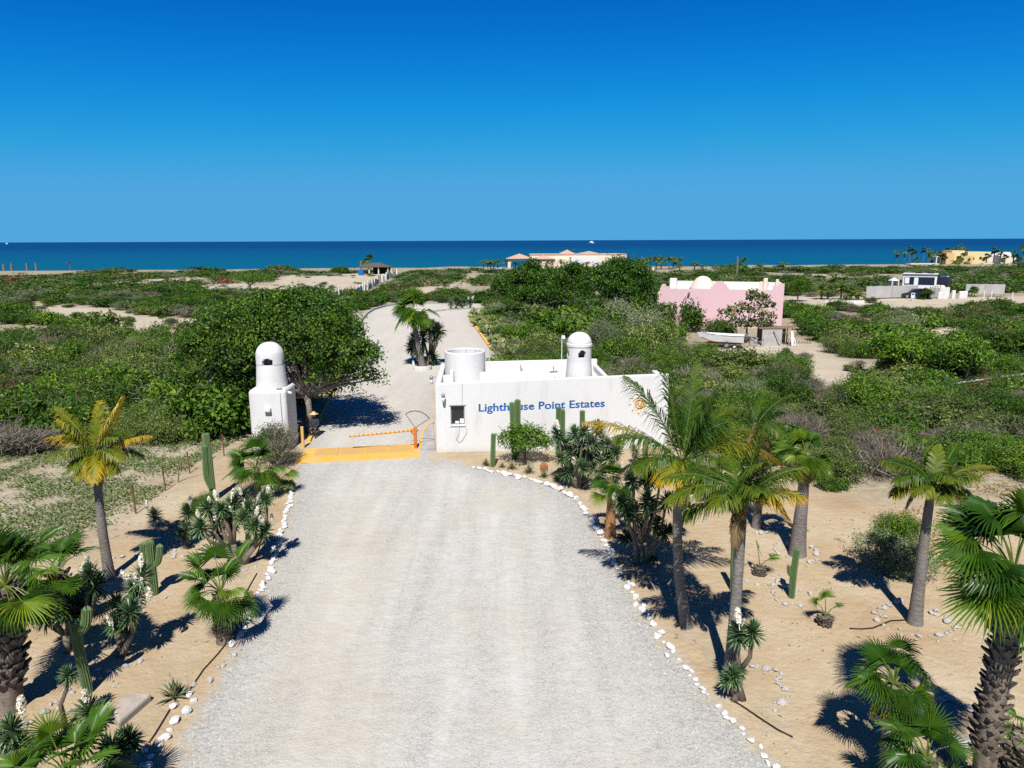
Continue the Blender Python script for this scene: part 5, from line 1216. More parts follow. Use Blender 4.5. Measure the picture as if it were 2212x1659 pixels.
coconut('coconut_palm', 'coconut palm ringed by stones in the right yard', b, tops, 0.145, 0.085,
        [(rel(b, 1905, 995, 0.3), 0.22, 0.1), (rel(b, 2068, 958, 0.5), 0.05, 0.0), (rel(b, 2148, 1008, 0.2), 0.22, 0.5), (rel(b, 1940, 985, 0.8), 0.15, 0.2), (rel(b, 2010, 965, 0.9), 0.05, 0.0), (rel(b, 2100, 1125, 0.1), 0.5, 0.75), (rel(b, 2110, 1030, -0.4), 0.2, 0.15),
         (rel(b, 1985, 1065, -0.7), 0.25, 0.3), (rel(b, 2040, 1080, -0.8), 0.3, 0.1), (rel(b, 1935, 1040, -0.5), 0.3, 0.1)], 105, 6, 1.4, (0.16, 0.36), wmax=0.52)
# fan palms
b = P(483, 1387)
fanpalm('fan_palm', 'small fan palm with rough trunk beside the left row of stones', b, tp(b, [(480, 1340, 0), (477, 1280, 0.02)]), 0.15, 0.11,
        [(rel(b, 430, 1222, -.2), 0.62, 0.45), (rel(b, 515, 1205, 0.1), 0.60, 0.5), (rel(b, 497, 1275, -0.4), 0.42, 0.75), (rel(b, 465, 1200, 0.3), 0.6, 0.35), (rel(b, 425, 1250, -0.3), 0.5, 0.35)], 201, 18, 0.5, 0.5, 0.36, boots=70, boot_z=(0.15, 0.98), bark=M_BOOT)
b = P(558, 1072)
fanpalm('fan_palm', 'fan palm in front of the wispy shrub by the gate pillar', b, tp(b, [(556, 1040, 0), (554, 1010, 0)]), 0.13, 0.1,
        [(rel(b, 520, 985, -.2), 0.65, 0.4), (rel(b, 552, 965, 0.1), 0.7, 0.35), (rel(b, 508, 1018, -0.2), 0.6, 0.35), (rel(b, 590, 1010, -0.2), 0.55, 0.5)], 202, 15, 0.6, 0.55, 0.36, bark=M_BOOT)
b = P(600, 1062)
fanpalm('fan_palm', 'smaller fan palm right of the one by the gate pillar', b, tp(b, [(600, 1030, 0)]), 0.09, 0.07, [(rel(b, 622, 1022, -.1), 0.5, 0.55)], 203, 6, 0.45, 0.4, 0.35, bark=M_BOOT)
b = P(18, 1530)
fanpalm('fan_palm', 'big shaggy fan palm at the left picture edge', b, tp(b, [(18, 1440, 0), (16, 1340, 0), (10, 1265, 0)]), 0.25, 0.17,
        [(rel(b, 85, 1175, 0.2), 0.62, 0.2), (rel(b, 80, 1210, -0.3), 0.6, 0.5), (rel(b, 50, 1300, -0.5), 0.6, 0.75), (rel(b, -10, 1180, 0.3), 0.65, 0.25)], 204, 30, 0.6, 0.65, 0.3, skirt=5, boots=130, boot_z=(0.25, 0.98), bark=M_BOOT)
b = P(142, 1335)
fanpalm('fan_palm', 'dense fan palm behind the big one at the left edge', b, tp(b, [(135, 1290, 0), (125, 1235, 0)]), 0.2, 0.14,
        [(rel(b, 168, 1195, 0.2), 0.62, 0.25), (rel(b, 150, 1170, 0.5), 0.6, 0.3), (rel(b, 150, 1260, -0.4), 0.6, 0.5), (rel(b, 95, 1230, -0.4), 0.6, 0.65)], 205, 24, 0.58, 0.58, 0.3, skirt=4, boots=50, boot_z=(0.2, 0.98), bark=M_BOOT)
b = P(150, 1800)
fanpalm('fan_palm', 'fan palm with broad bright leaves at the bottom left corner', b, tp(b, [(148, 1735, 0), (146, 1680, 0)]), 0.17, 0.13,
        [(rel(b, 108, 1585, 0.1), 0.58, 0.55), (rel(b, 197, 1582, 0.1), 0.62, 0.5), (rel(b, 105, 1630, -0.2), 0.6, 0.45), (rel(b, 160, 1620, -0.2), 0.5, 0.35), (rel(b, 190, 1640, -0.3), 0.5, 0.5), (rel(b, 30, 1655, -0.2), 0.6, 0.6), (rel(b, 230, 1665, 0), 0.5, 0.35)], 206, 12, 0.5, 0.5, 0.4, boots=40, bark=M_BOOT)
b = P(1318, 1161)
fanpalm('fan_palm', 'young fan palm with orange trunk by the right row of stones', b, tp(b, [(1319, 1120, 0), (1321, 1070, 0), (1320, 1045, 0)]), 0.17, 0.11,
        [(rel(b, 1320, 1015, 0.0), 0.5, 0.75, (0, -0.5, 0.8)), (rel(b, 1298, 1068, -0.3), 0.45, 0.75), (rel(b, 1345, 1020, .2), 0.5, 0.4)], 207, 14, 0.45, 0.4, 0.4, bark=M_ORBARK)
b = P(1722, 1198)
fanpalm('fan_palm', 'tall fan palm with thick smooth grey trunk in the right yard', b, tp(b, [(1728, 1130, 0), (1735, 1060, 0), (1740, 985, 0)]), 0.24, 0.12,
        [(rel(b, 1732, 945, 0.2), 0.55, 0.7), (rel(b, 1718, 985, -0.4), 0.4, 0.8), (rel(b, 1770, 985, 0), 0.5, 0.6), (rel(b, 1700, 970, 0), 0.5, 0.55)], 208, 18, 0.5, 0.45, skirt=5, tint=0.45, boots=26, boot_z=(0.75, 1.0))
b = P(1922, 1668)
fanpalm('fan_palm', 'dark fan palm with slim trunk near the bottom right', b, tp(b, [(1924, 1600, 0), (1928, 1520, 0), (1932, 1478, 0)]), 0.16, 0.13,
        [(rel(b, 1905, 1420, 0.2), 0.5, 0.25), (rel(b, 1965, 1440, 0.2), 0.5, 0.3), (rel(b, 1880, 1465, 0), 0.5, 0.3), (rel(b, 1975, 1490, -.2), 0.42, 0.6), (rel(b, 1945, 1400, 0.3), 0.4, 0.25)], 209, 20, 0.45, 0.36, skirt=3, tint=0.22, boots=20, boot_z=(0.6, 0.98), bark=M_BOOT)
b = P(2010, 1760)
fanpalm('fan_palm', 'low dark fan palm at the bottom right edge of the picture', b, tp(b, [(2006, 1700, 0), (2002, 1640, 0)]), 0.16, 0.13,
        [(rel(b, 2008, 1570, 0.2), 0.5, 0.3), (rel(b, 1945, 1580, 0), 0.5, 0.2), (rel(b, 2050, 1610, 0), 0.45, 0.3), (rel(b, 1960, 1630, -.2), 0.45, 0.35)], 210, 16, 0.45, 0.42, 0.22, boots=50, bark=M_BOOT)
b = P(2128, 1720)
fanpalm('fan_palm', 'tall shaggy fan palm with huge leaves at the right edge', b, tp(b, [(2130, 1600, 0), (2150, 1500, 0), (2175, 1370, 0), (2190, 1235, 0)]), 0.165, 0.18,
        [(rel(b, 2142, 1276, -0.5), 0.78, 0.72, (-0.75, -0.35, -0.55)), (rel(b, 2112, 1186, -0.1), 0.74, 0.4, (-0.95, -0.1, -0.12)), (rel(b, 2165, 1262, -0.5), 0.8, 0.5, (-0.25, -0.4, -0.9)), (rel(b, 2150, 1120, 0.2), 0.8, 0.3, (-0.7, 0.3, 0.6)),
         (rel(b, 2130, 1150, 0.4), 0.7, 0.2, (-0.8, 0.3, 0.1)), (rel(b, 2215, 1110, 0.2), 0.8, 0.35, (-0.1, 0.2, 1)), (rel(b, 2215, 1290, -0.5), 0.8, 0.35, (0.3, -0.4, -0.8))], 211, 24, 0.75, 0.7, 0.3, boots=170, boot_z=(0.22, 0.97), bark=M_BOOT, nseg=32)
# young fan palms in the right yard, old leaf stubs round their feet
for (bx, by, specs, s_, lab) in ((1640, 1242, [((1637, 1185, 0), 0.32, 0.6), ((1665, 1205, -.1), 0.34, 0.55)], 212, 'young two-leaved fan palm in the middle of the right yard'),
                                 (1781, 1350, [((1783, 1290, 0), 0.33, 0.55), ((1808, 1308, -.1), 0.24, 0.5), ((1765, 1300, 0.1), 0.24, 0.6)], 213, 'young fan palm with three leaves in front of the arm cactus'),
                                 (2206, 1600, [((2196, 1545, 0), 0.34, 0.5)], 214, 'young palm at the right edge beyond the shaggy trunk')):
    b = P(bx, by)
    fanpalm('young_fan_palm', lab, b, [(0, 0, 0.22)], 0.13, 0.08, [(rel(b, *q_[0]), q_[1], q_[2]) for q_ in specs], s_, 0, boots=46, boot_z=(0.25, 1.0), bark=M_BOOT)
b = P(2200, 1690)
fanpalm('young_fan_palm', 'bristly stump of a palm in the bottom right corner', b, [(0, 0, 0.4), (0, 0, 0.75)], 0.22, 0.16, [(rel(b, 2212, 1600, 0), 0.35, 0.45)], 215, 2, 0.35, 0.3, boots=90, boot_z=(0.1, 1.0), bark=M_BOOT)
# roadside island palm
b = P(913, 793)
fanpalm('fan_palm', 'fan palm in the white planter in the middle of the drive', b, tp(b, [(903, 745, 0), (896, 705, 0), (893, 668, 0)]), 0.25, 0.15,
        [(rel(b, 868, 690, -.5), 0.9, 0.55), (rel(b, 884, 684, -1), 0.8, 0.8), (rel(b, 915, 690, -1), 0.9, 0.6), (rel(b, 895, 638, 0), 1.0, 0.55), (rel(b, 925, 670, 0), 1.0, 0.4)], 216, 70, 1.0, 0.7, 0.36, nseg=18, elr=(-55, 88))
# ================================================================== yuccas
def yp(b, L_, j=0.25, seed=0):
    r = random.Random(seed); return [tuple(rel(b, x, y, r.uniform(-j, j))) for x, y in L_]
def Y(label, bx, by, heads, flowers=(), seed=0, j=0.25, **kw):
    b = P(bx, by); return yucca(label, b, yp(b, heads, j, seed), [tuple(rel(b, x, y + 6, -0.05)) for x, y in flowers], seed, **kw)
Y('leaning yucca with a single head at the left yard edge', 376, 1141, [(335, 1114)], [(318, 1094)], 1, 0.0)
Y('short yucca with two stacked heads left of the flowering clump', 406, 1186, [(405, 1112), (400, 1148)], [(411, 1086)], 2)
Y('widely branched yucca full of white flower spikes left of the drive', 526, 1216, [(433, 1140), (468, 1122), (480, 1101), (504, 1089), (528, 1077), (522, 1119), (546, 1137), (558, 1101), (576, 1080), (570, 1149), (468, 1149), (450, 1101), (500, 1130), (538, 1098)],
  [(429, 1116), (452, 1085), (467, 1122), (471, 1078), (500, 1074), (504, 1103), (522, 1065), (527, 1093), (555, 1077), (553, 1110), (582, 1070), (588, 1122), (534, 1126), (567, 1132)], 3, 0.55, r0=0.075)
Y('yucca cluster with white flowers under the left fan palms', 150, 1405, [(114, 1316), (140, 1320), (169, 1319), (192, 1245), (204, 1266), (100, 1330), (185, 1290)], [(189, 1216), (176, 1236), (197, 1253), (212, 1248)], 4, 0.3, dark=True)
Y('white flowered yucca clump in the middle of the left yard', 258, 1418, [(306, 1249), (291, 1272), (292, 1293), (258, 1312), (273, 1354), (248, 1350), (280, 1325)], [(304, 1222), (282, 1249), (296, 1264), (308, 1266), (325, 1291), (273, 1318), (303, 1318), (243, 1348)], 5, 0.3)
Y('small yucca on a bent thin stem beside the left front cactus', 136, 1573, [(147, 1460)], (), 6, 0.0, sc=0.75, r0=0.04)
Y('yucca with white flowers at the lower left corner', 39, 1648, [(24, 1580), (40, 1610), (10, 1600)], [(48, 1538)], 7, 0.15)
Y('low dark yucca at the bottom left by the stones', 276, 1668, [(279, 1600)], (), 8, 0.0, dark=True, sc=0.9)
Y('low yucca left of the dark one at the bottom left', 243, 1690, [(243, 1625)], (), 9, 0.0)
Y('flowering yucca behind the bottom left fan palm', 192, 1580, [(192, 1540)], [(189, 1512)], 10, 0.0)
Y('tall yucca cluster nearest the gatehouse wall', 1249, 1054, [(1210, 992), (1205, 941), (1221, 960), (1241, 939), (1255, 960), (1241, 979), (1273, 955), (1270, 987), (1292, 925), (1297, 976), (1313, 963), (1334, 960), (1319, 987), (1285, 1000), (1232, 1008), (1262, 935), (1300, 950), (1228, 985), (1252, 995), (1282, 962), (1310, 1000), (1330, 978), (1225, 1020), (1262, 1012)],
  [(1300, 985), (1315, 990), (1322, 1005), (1290, 1010), (1280, 975), (1240, 1000), (1207, 925)], 11, 0.7, dark=False, r0=0.055, sc=1.2)
Y('small yucca against the foot of the gatehouse wall', 1369, 1003, [(1369, 970), (1374, 984)], (), 12, 0.1, sc=0.8)
Y('big dark yucca with thick stems at the right drive edge', 1385, 1218, [(1343, 1088), (1409, 1107), (1385, 1144), (1353, 1160), (1436, 1152), (1367, 1040), (1399, 1035), (1428, 1032), (1404, 1221), (1355, 1105), (1420, 1135), (1398, 1085), (1440, 1085), (1370, 1110)],
  [(1326, 1078), (1345, 1010), (1352, 1035), (1392, 1130), (1425, 1015)], 13, 0.5, dark=True, r0=0.06)
Y('white flowered yucca behind the large coconut palm trunk', 1473, 1170, [(1481, 1096), (1470, 1110)], [(1490, 1082), (1477, 1088)], 14, 0.15)
Y('two-stemmed yucca with a white flower at the coconut palm foot', 1602, 1511, [(1597, 1375), (1625, 1369)], [(1597, 1346)], 15, 0.1, sc=0.95)
Y('short yucca in front of the two-stemmed yucca', 1585, 1514, [(1585, 1460), (1572, 1470)], (), 16, 0.1, sc=0.75)
Y('branched yucca in the white planter behind the fan palm', 922, 790, [(928, 707), (948, 715), (940, 725), (893, 732), (889, 752), (934, 775), (915, 730), (905, 760)], (), 17, 0.6, dark=True, sc=2.0, r0=0.16)
for i, (bx, by, hd, lab) in enumerate(((974, 668, [(974, 656)], 'small spiky plant on the far junction strip'), (985, 667, [(983, 650), (990, 654)], 'taller branched plant on the far junction strip'), (999, 667, [(994, 656), (1004, 655)], 'forked bare plant on the far junction strip'), (1016, 666, [(1015, 652)], 'upright plant with white spikes on the far junction strip'))):
    Y(lab, bx, by, hd, [(1013, 643), (1019, 645)] if i == 3 else (), 30 + i, 0.2, sc=2.2, r0=0.12)
# ================================================================== cacti and agaves
def C(label, bx, by, cols): 
    b = P(bx, by); cactus(label, b, [([(0, 0, -0.05)] + [tuple(rel(b, x, y, d)) for x, y, d in pts] if i == 0 else [tuple(rel(b, x, y, d)) for x, y, d in pts], r) for i, (pts, r) in enumerate(cols)])
C('tall ribbed cactus column at the back of the left yard', 461, 1082, [([(455, 1020, 0), (449, 970, 0), (444, 935, 0)], 0.115), ([(456, 1055, -0.1), (446, 1030, -0.12), (443, 995, -0.12), (441, 961, -0.12)], 0.10)])
C('three-armed cactus in the middle of the left yard', 334, 1284, [([(328, 1230, 0), (322, 1166, 0)], 0.115), ([(322, 1225, -0.03), (311, 1212, -0.05), (309, 1190, -0.05), (310, 1170, -0.05)], 0.085), ([(330, 1222, 0), (340, 1216, 0), (344, 1200, 0), (345, 1174, 0)], 0.085)])
C('cactus with one raised arm in the left foreground', 192, 1496, [([(178, 1440, 0), (168, 1390, 0), (161, 1340, 0)], 0.105), ([(172, 1366, -.02), (180, 1358, -.04), (187, 1340, -.04), (188, 1308, -.04)], 0.10)])
C('paired cactus columns in front of the blue lettering', 1112, 990, [([(1109, 940, 0), (1106, 868, 0)], 0.125), ([(1116, 985, 0.02), (1118, 930, 0.02), (1118, 862, 0.02)], 0.13)])
C('short cactus column left of the round bush', 1064, 1008, [([(1065, 970, 0), (1066, 936, 0)], 0.105)])
C('twin cactus columns right of the round bush', 1206, 984, [([(1206, 930, 0), (1207, 878, 0)], 0.12), ([(1210, 950, 0.0), (1215, 925, 0), (1215, 883, 0)], 0.115)])
C('single cactus column under the last word of the sign', 1258, 992, [([(1258, 930, 0), (1258, 886, 0)], 0.115)])
C('cactus behind the drooping fronds of the large coconut palm', 1394, 1030, [([(1394, 990, 0), (1395, 950, 0)], 0.115)])
C('bare cactus post left of the leaning coconut trunk', 1583, 1276, [([(1585, 1220, 0), (1586, 1170, 0)], 0.085)])
C('cactus with a small side arm in the right yard', 1710, 1291, [([(1714, 1240, 0), (1722, 1184, 0)], 0.085), ([(1713, 1243, 0), (1706, 1240, 0), (1704, 1231, 0), (1704, 1219, 0)], 0.055)])
for i, (bx, by, s_, lab) in enumerate(((378, 1508, 1.05, 'grassy agave beside the left row of white stones'), (1050, 1006, 0.8, 'leftmost agave in the bed below the gatehouse'), (1106, 1013, 0.9, 'agave below the paired cactus columns'), (1142, 1022, 0.95, 'largest agave below the round bush'),
                                       (1175, 1031, 0.8, 'agave in front of the red barrel cactus'), (1202, 1036, 0.75, 'agave in front of the green barrel cactus'), (1085, 1010, 0.6, 'small agave near the bed corner'))):
    obj('agave', AGV[i % 2], None, P(bx, by), i, s_, label=lab, category='agave')
for (bx, by, r, lab) in ((1175, 1018, 0.17, 'reddish barrel cactus in the bed below the gatehouse'), (1211, 1029, 0.2, 'green barrel cactus in the bed below the gatehouse')):
    m_ = MB(); cactus_col(m_, [(0, 0, -0.05), (0, 0, 0.14), (0, 0, 0.36)], r, 12); m_.build('barrel_cactus', plain('barrel_cactus_skin', (0.30, 0.13, 0.05), 0.7, 0.2, 9) if r < 0.18 else M_CACTUS, loc=P(bx, by), label=lab, category='cactus')
# prickly pears along the yellow kerb
def pear_mesh(seed):
    rng = np.random.default_rng(seed); mb = MB()
    def pad(p, d, s, up, depth):
        n_ = Vector(rng.normal(size=3)); x = d.cross(n_).normalized(); t = x.cross(d).normalized(); ring = []
        for j in range(10):
            a = 2 * math.pi * j / 10; ring.append(p + d * (s * (0.5 - 0.5 * math.cos(a)) * 1.15) + x * (s * 0.42 * math.sin(a)))
        V = [tuple(q + t * 0.025) for q in ring] + [tuple(q - t * 0.025) for q in ring]
        mb.add(V, [NP([list(range(10))]), NP([list(range(19, 9, -1))]), NP([(j, j + 10, (j + 1) % 10 + 10, (j + 1) % 10) for j in range(10)])], rng.uniform(0.45, 1.0))
        if depth:
            for _ in range(2 if rng.uniform() < 0.75 else 3):
                nd = (d + Vector(rng.normal(size=3)) * 0.55); nd.z = abs(nd.z) * 0.8 + 0.2; nd.normalize(); pad(p + d * s * 1.05, nd, s * rng.uniform(0.8, 1.0), up, depth - 1)
    for i in range(7):
        a = rng.uniform(0, 6.28); d = Vector((math.cos(a) * 0.6, math.sin(a) * 0.6, 0.8)).normalized(); pad(Vector((math.cos(a) * 0.3 * rng.uniform(0, 1.6), math.sin(a) * 0.3, 0)), d, 0.34, 0, 2)
    return mb.mesh('prickly_pear', leafm('pear_pad_%d' % seed, [(0, (0.07, 0.10, 0.035)), (0.6, (0.12, 0.16, 0.055)), (1, (0.24, 0.25, 0.10))], 0.0, 0.6, 0.25, 0.15))
PEAR = [pear_mesh(s) for s in (1, 2)]
for i, (bx, by) in enumerate(((1032, 696), (1040, 706), (1050, 716), (1046, 700), (1062, 728), (1072, 742), (1080, 748), (1064, 716), (1085, 770), (1095, 756), (1056, 690), (1036, 684), (1100, 772))):
    obj('prickly_pear', PEAR[i % 2], None, P(bx, by), i * 1.3, 1.0 + 0.35 * ((i * 7) % 5) / 4, label='pale prickly pear clump in the bed along the yellow kerb', category='cactus', group='prickly pears along the yellow kerb')
# ================================================================== planter island
pc0, pc1 = P(912, 799), P(893, 690)
dd = (pc1 - pc0); dd.z = 0; ll = dd.length; ux = dd.normalized(); vx = Vector((-ux.y, ux.x, 0))
ring = []
for a in np.linspace(-math.pi / 2, math.pi / 2, 9): ring.append(pc0 + vx * (0.60 * math.sin(a)) - ux * (0.45 * math.cos(a)))
for a in np.linspace(math.pi / 2, 3 * math.pi / 2, 7): ring.append(pc1 + vx * (0.60 * math.sin(a)) - ux * (0.45 * math.cos(a)))
ring = [ring[-1]] + ring
ring.append(ring[1])
kerb('planter_kerb', ring, 0.14, 0.32, M_WHITE, 'long white planter kerb in the middle of the drive', 'planter')
# ================================================================== stones
M_WSTONE = plain('white_painted_stone', (0.60, 0.595, 0.58), 0.85, 0.14, 9, bump=0.3)
M_STONE = plain('pale_grey_stone', (0.38, 0.36, 0.335), 0.9, 0.12, 5, bump=0.4)
M_SLABROCK = plain('tan_rock', (0.36, 0.32, 0.27), 0.9, 0.12, 3, bump=0.4)
def stone_mesh(seed, mat):
    rng = np.random.default_rng(seed); bm = bmesh.new(); bmesh.ops.create_icosphere(bm, subdivisions=2, radius=1.0)
    dirs = unit(rng.normal(size=(13, 3))); off = rng.uniform(0.50, 0.92, 13); sq = NP([1.0, rng.uniform(0.6, 0.95), rng.uniform(0.5, 0.75)])
    for v in bm.verts:
        p = NP(v.co[:])
        for d_, o_ in zip(dirs, off):
            k_ = p @ d_
            if k_ > o_: p = p - d_ * (k_ - o_)
        v.co = Vector(p * sq + rng.normal(0, 0.025, 3))
    me = bpy.data.meshes.new('stone'); bm.to_mesh(me); bm.free(); me.materials.append(mat); return me
WST = [stone_mesh(s, M_WSTONE) for s in range(6)]; GST = [stone_mesh(s + 20, M_STONE) for s in range(6)]
rs_ = random.Random(4)
def stone_row(name, pp, spacing, s0, s1, meshes, label, group, skip=0.0, jit=0.05):
    pts = [P(x, y) for x, y in pp]; acc = 0.0
    for a, b in zip(pts, pts[1:]):
        l = (b - a).length
        while acc < l:
            q = a.lerp(b, acc / l)
            if rs_.random() >= skip:
                s = rs_.uniform(s0, s1)
                obj(name, rs_.choice(meshes), None, (q.x + rs_.gauss(0, jit), q.y + rs_.gauss(0, jit), s * 0.42), (rs_.gauss(0, .2), rs_.gauss(0, .2), rs_.uniform(0, 6.28)), s, label=label, category='stone', group=group)
            acc += spacing * rs_.uniform(0.75, 1.25)
        acc -= l
RL = 'white painted stone in the row right of the drive'
stone_row('white_stone', [(1024, 1012), (1080, 1023), (1130, 1034), (1196, 1054), (1240, 1077), (1268, 1106), (1290, 1141), (1298, 1158)], 0.210, 0.097, 0.171, WST, RL + ' near the gatehouse', 'right row near the gatehouse')
stone_row('white_stone', [(1300, 1165), (1312, 1185), (1322, 1205), (1335, 1232), (1368, 1287), (1405, 1342), (1440, 1398), (1450, 1407)], 0.143, 0.062, 0.117, WST, RL + ' beside the palms', 'right row beside the palms', 0.06)
stone_row('white_stone', [(1464, 1424), (1482, 1445), (1530, 1502), (1578, 1560), (1630, 1612), (1690, 1670)], 0.143, 0.053, 0.104, WST, RL + ' nearest the camera', 'right row nearest the camera', 0.08)
RL = 'white painted stone in the row left of the drive'
stone_row('white_stone', [(633, 1050), (628, 1080), (620, 1110), (604, 1165), (598, 1190), (578, 1245), (570, 1268)], 0.143, 0.070, 0.126, WST, RL + ' towards the gate', 'left row towards the gate', 0.03)
stone_row('white_stone', [(570, 1268), (552, 1300), (540, 1335), (520, 1372), (500, 1400)], 0.143, 0.062, 0.108, WST, RL + ' beside the small fan palm', 'left row beside the small fan palm', 0.1)
stone_row('grey_stone', [(505, 1395), (490, 1425), (470, 1450), (445, 1475), (420, 1500)], 0.16, 0.04, 0.09, GST, 'small pale stone along the left drive edge below the fan palm', 'small stones along the left drive edge', 0.15, 0.14)
for i, (x, y, s, lab) in enumerate(((408, 1503, 0.10, 'white stone right of the grassy agave'), (418, 1516, 0.09, 'white stone just below the one right of the agave'), (376, 1528, 0.11, 'white stone below the grassy agave'), (402, 1540, 0.14, 'largest loose white stone by the lower left drive edge'), (378, 1560, 0.13, 'lowest loose white stone above the bottom left row'), (1440, 1420, 0.10, 'lone white stone lying out on the gravel at right'))):
    obj('white_stone', WST[i], None, P(x, y) + Vector((0, 0, s * 0.4)), (0, 0, i), s, label=lab, category='stone')
stone_row('white_stone', [(357, 1585), (345, 1605), (330, 1620), (310, 1650), (300, 1680)], 0.134, 0.062, 0.117, WST, 'white painted stone in the lowest left row by the picture corner', 'lowest left row')
def ring_stones(cx, cy, rx, n, s0, s1, label, a0=0, a1=6.28, meshes=None, ry=None):
    c = P(cx, cy)
    for i in range(n):
        a = a0 + (a1 - a0) * i / n + rs_.gauss(0, .06); s = s0 * 0.6 + (s1 - s0 * 0.6) * rs_.random() ** 1.6; q = c + Vector((math.cos(a) * rx * rs_.uniform(0.8, 1.22), math.sin(a) * (ry or rx) * rs_.uniform(0.8, 1.22), s * 0.28))
        obj('grey_stone', rs_.choice(meshes or GST), None, q, (rs_.gauss(0, .3), rs_.gauss(0, .3), rs_.uniform(0, 6.28)), s, label=label, category='stone', group=label)
ring_stones(1976, 1342, 0.82, 34, 0.07, 0.15, 'pale stone in the ring round the right coconut palm')
ring_stones(1722, 1194, 0.62, 22, 0.07, 0.15, 'pale stone in the ring round the tall grey fan palm')
ring_stones(1710, 1288, 0.48, 20, 0.05, 0.12, 'pale stone in the ring round the arm cactus')
ring_stones(1640, 1244, 0.55, 14, 0.06, 0.12, 'pale stone round the two-leaved young fan palm', 3.0, 6.5)
ring_stones(1635, 1138, 0.55, 12, 0.08, 0.15, 'pale stone round the half hidden coconut palm', 3.1, 6.3)
ring_stones(1606, 1480, 0.85, 30, 0.06, 0.12, 'pale stone in the arc beside the two-stemmed yucca', -1.2, 1.3)
ring_stones(1575, 1330, 0.35, 16, 0.05, 0.1, 'small pale stone behind the leaning coconut trunk')
ring_stones(334, 1290, 0.30, 14, 0.04, 0.09, 'small pale stone at the foot of the three-armed cactus', 3.3, 6.6)
ring_stones(406, 1190, 0.45, 16, 0.04, 0.1, 'small pale stone at the foot of the short two-headed yucca')
ring_stones(526, 1220, 0.4, 12, 0.04, 0.09, 'small pale stone at the foot of the flowering branched yucca', 3.2, 6.2)
ring_stones(192, 1498, 0.5, 18, 0.05, 0.1, 'small pale stone round the foot of the left front cactus')
ring_stones(258, 1422, 0.55, 14, 0.06, 0.12, 'pale stone below the white flowered yucca clump', 3.4, 6.4)
ring_stones(237, 1225, 0.75, 9, 0.08, 0.17, 'pale stone round the lone left coconut palm', 0.6, 3.6)
ring_stones(22, 1530, 0.9, 12, 0.08, 0.16, 'pale stone round the big left edge palm', -1.6, 0.6)
ring_stones(2020, 1560, 0.9, 14, 0.08, 0.2, 'pale stone in the line below the bottom right fan palms', -0.9, 1.3)
ring_stones(2130, 1690, 0.9, 9, 0.1, 0.2, 'pale stone at the foot of the tall shaggy palm', 1.2, 2.9)
m_ = MB(); rk_ = [P(258, 1575), P(330, 1512), P(300, 1508), P(262, 1520), P(246, 1555)]
kk = [(p.x, p.y) for p in rk_]; m_.prism(kk, -0.05, 0.16); o = m_.build('flat_rock', M_SLABROCK, label='large flat tan rock behind the bottom left fan palm', category='rock')
bvm = bmesh.new(); bvm.from_mesh(o.data); bmesh.ops.bevel(bvm, geom=[e for e in bvm.edges], offset=0.05, segments=2, profile=0.5, affect='EDGES'); bvm.to_mesh(o.data); bvm.free()
# irrigation hoses
def hose(label, pts, r=0.018):
    m_ = MB(); m_.tube([P(x, y) + Vector((0, 0, 0.02)) for x, y in pts], r, 6); m_.build('irrigation_hose', M_BLACK, label=label, category='hose', smooth=True)
hose('black irrigation hose along the left drive edge', [(555, 1240), (535, 1275), (520, 1345), (500, 1378), (470, 1415), (440, 1448), (418, 1480), (405, 1500)])
hose('short black hose below the grassy agave', [(367, 1535), (352, 1560), (335, 1588), (322, 1606)])
hose('black hose running down from the two-stemmed yucca', [(1578, 1512), (1600, 1525), (1640, 1552), (1680, 1578), (1712, 1594)])
hose('black hose by the right coconut palm', [(1835, 1359), (1860, 1360), (1885, 1358), (1905, 1350), (1925, 1342), (1955, 1341)])
hose('dark hose beside the big left yucca stems', [(568, 1160), (560, 1185), (548, 1215)])
# ================================================================== loose ground plants and pebbles (uncountable)
rng = np.random.default_rng(8); n = 170000
xy = np.stack([rng.uniform(-42, -8, n), rng.uniform(17, 33, n)], 1); xy = xy[inpoly(xy, COVER_L)]
pn = smooth_noise(xy[:, 0], xy[:, 1], 1.3, 61) + 0.8 * smooth_noise(xy[:, 0], xy[:, 1], 3.1, 62); xy = xy[pn > -0.25 + rng.normal(0, 0.25, len(xy))]
m_ = MB(); k = len(xy); leaves(m_, np.stack([xy[:, 0], xy[:, 1], rng.uniform(0.02, 0.11, k)], 1), NP([0, 0, 1.0]) + rng.normal(size=(k, 3)) * 0.45, rng.uniform(0.022, 0.058, k), 0.8, np.clip(rng.normal(0.42, 0.25, k), 0, 1), rng)
M_VINE = leafm('creeper_leaf', [(0.0, (0.06, 0.105, 0.025)), (0.6, (0.12, 0.18, 0.05)), (0.85, (0.21, 0.23, 0.08)), (1.0, (0.38, 0.30, 0.10))], 0.2, 0.55, 0.25, 0)
m_.build('ground_creeper', M_VINE, kind='stuff', label='patchy green creeper on the sand left of the yard', category='ground cover')
n = 26000
xy = np.stack([rng.uniform(6, 26, n), rng.uniform(15, 28, n)], 1); ip = inpoly(xy, poly((1880, 1120), (1990, 1095), (2130, 1130), (2160, 1210), (2020, 1230), (1925, 1180))) | inpoly(xy, poly((2030, 1060), (2212, 1035), (2212, 1110), (2080, 1095)))
xy = xy[ip]; pn = smooth_noise(xy[:, 0], xy[:, 1], 1.5, 64); xy = xy[pn > -0.12 + rng.normal(0, 0.15, len(xy))]; k = len(xy)
m_ = MB(); leaves(m_, np.stack([xy[:, 0], xy[:, 1], rng.uniform(0.02, 0.10, k)], 1), NP([0, 0, 1.0]) + rng.normal(size=(k, 3)) * 0.7, rng.uniform(0.03, 0.06, k), 0.7, rng.uniform(0, 1, k), rng)
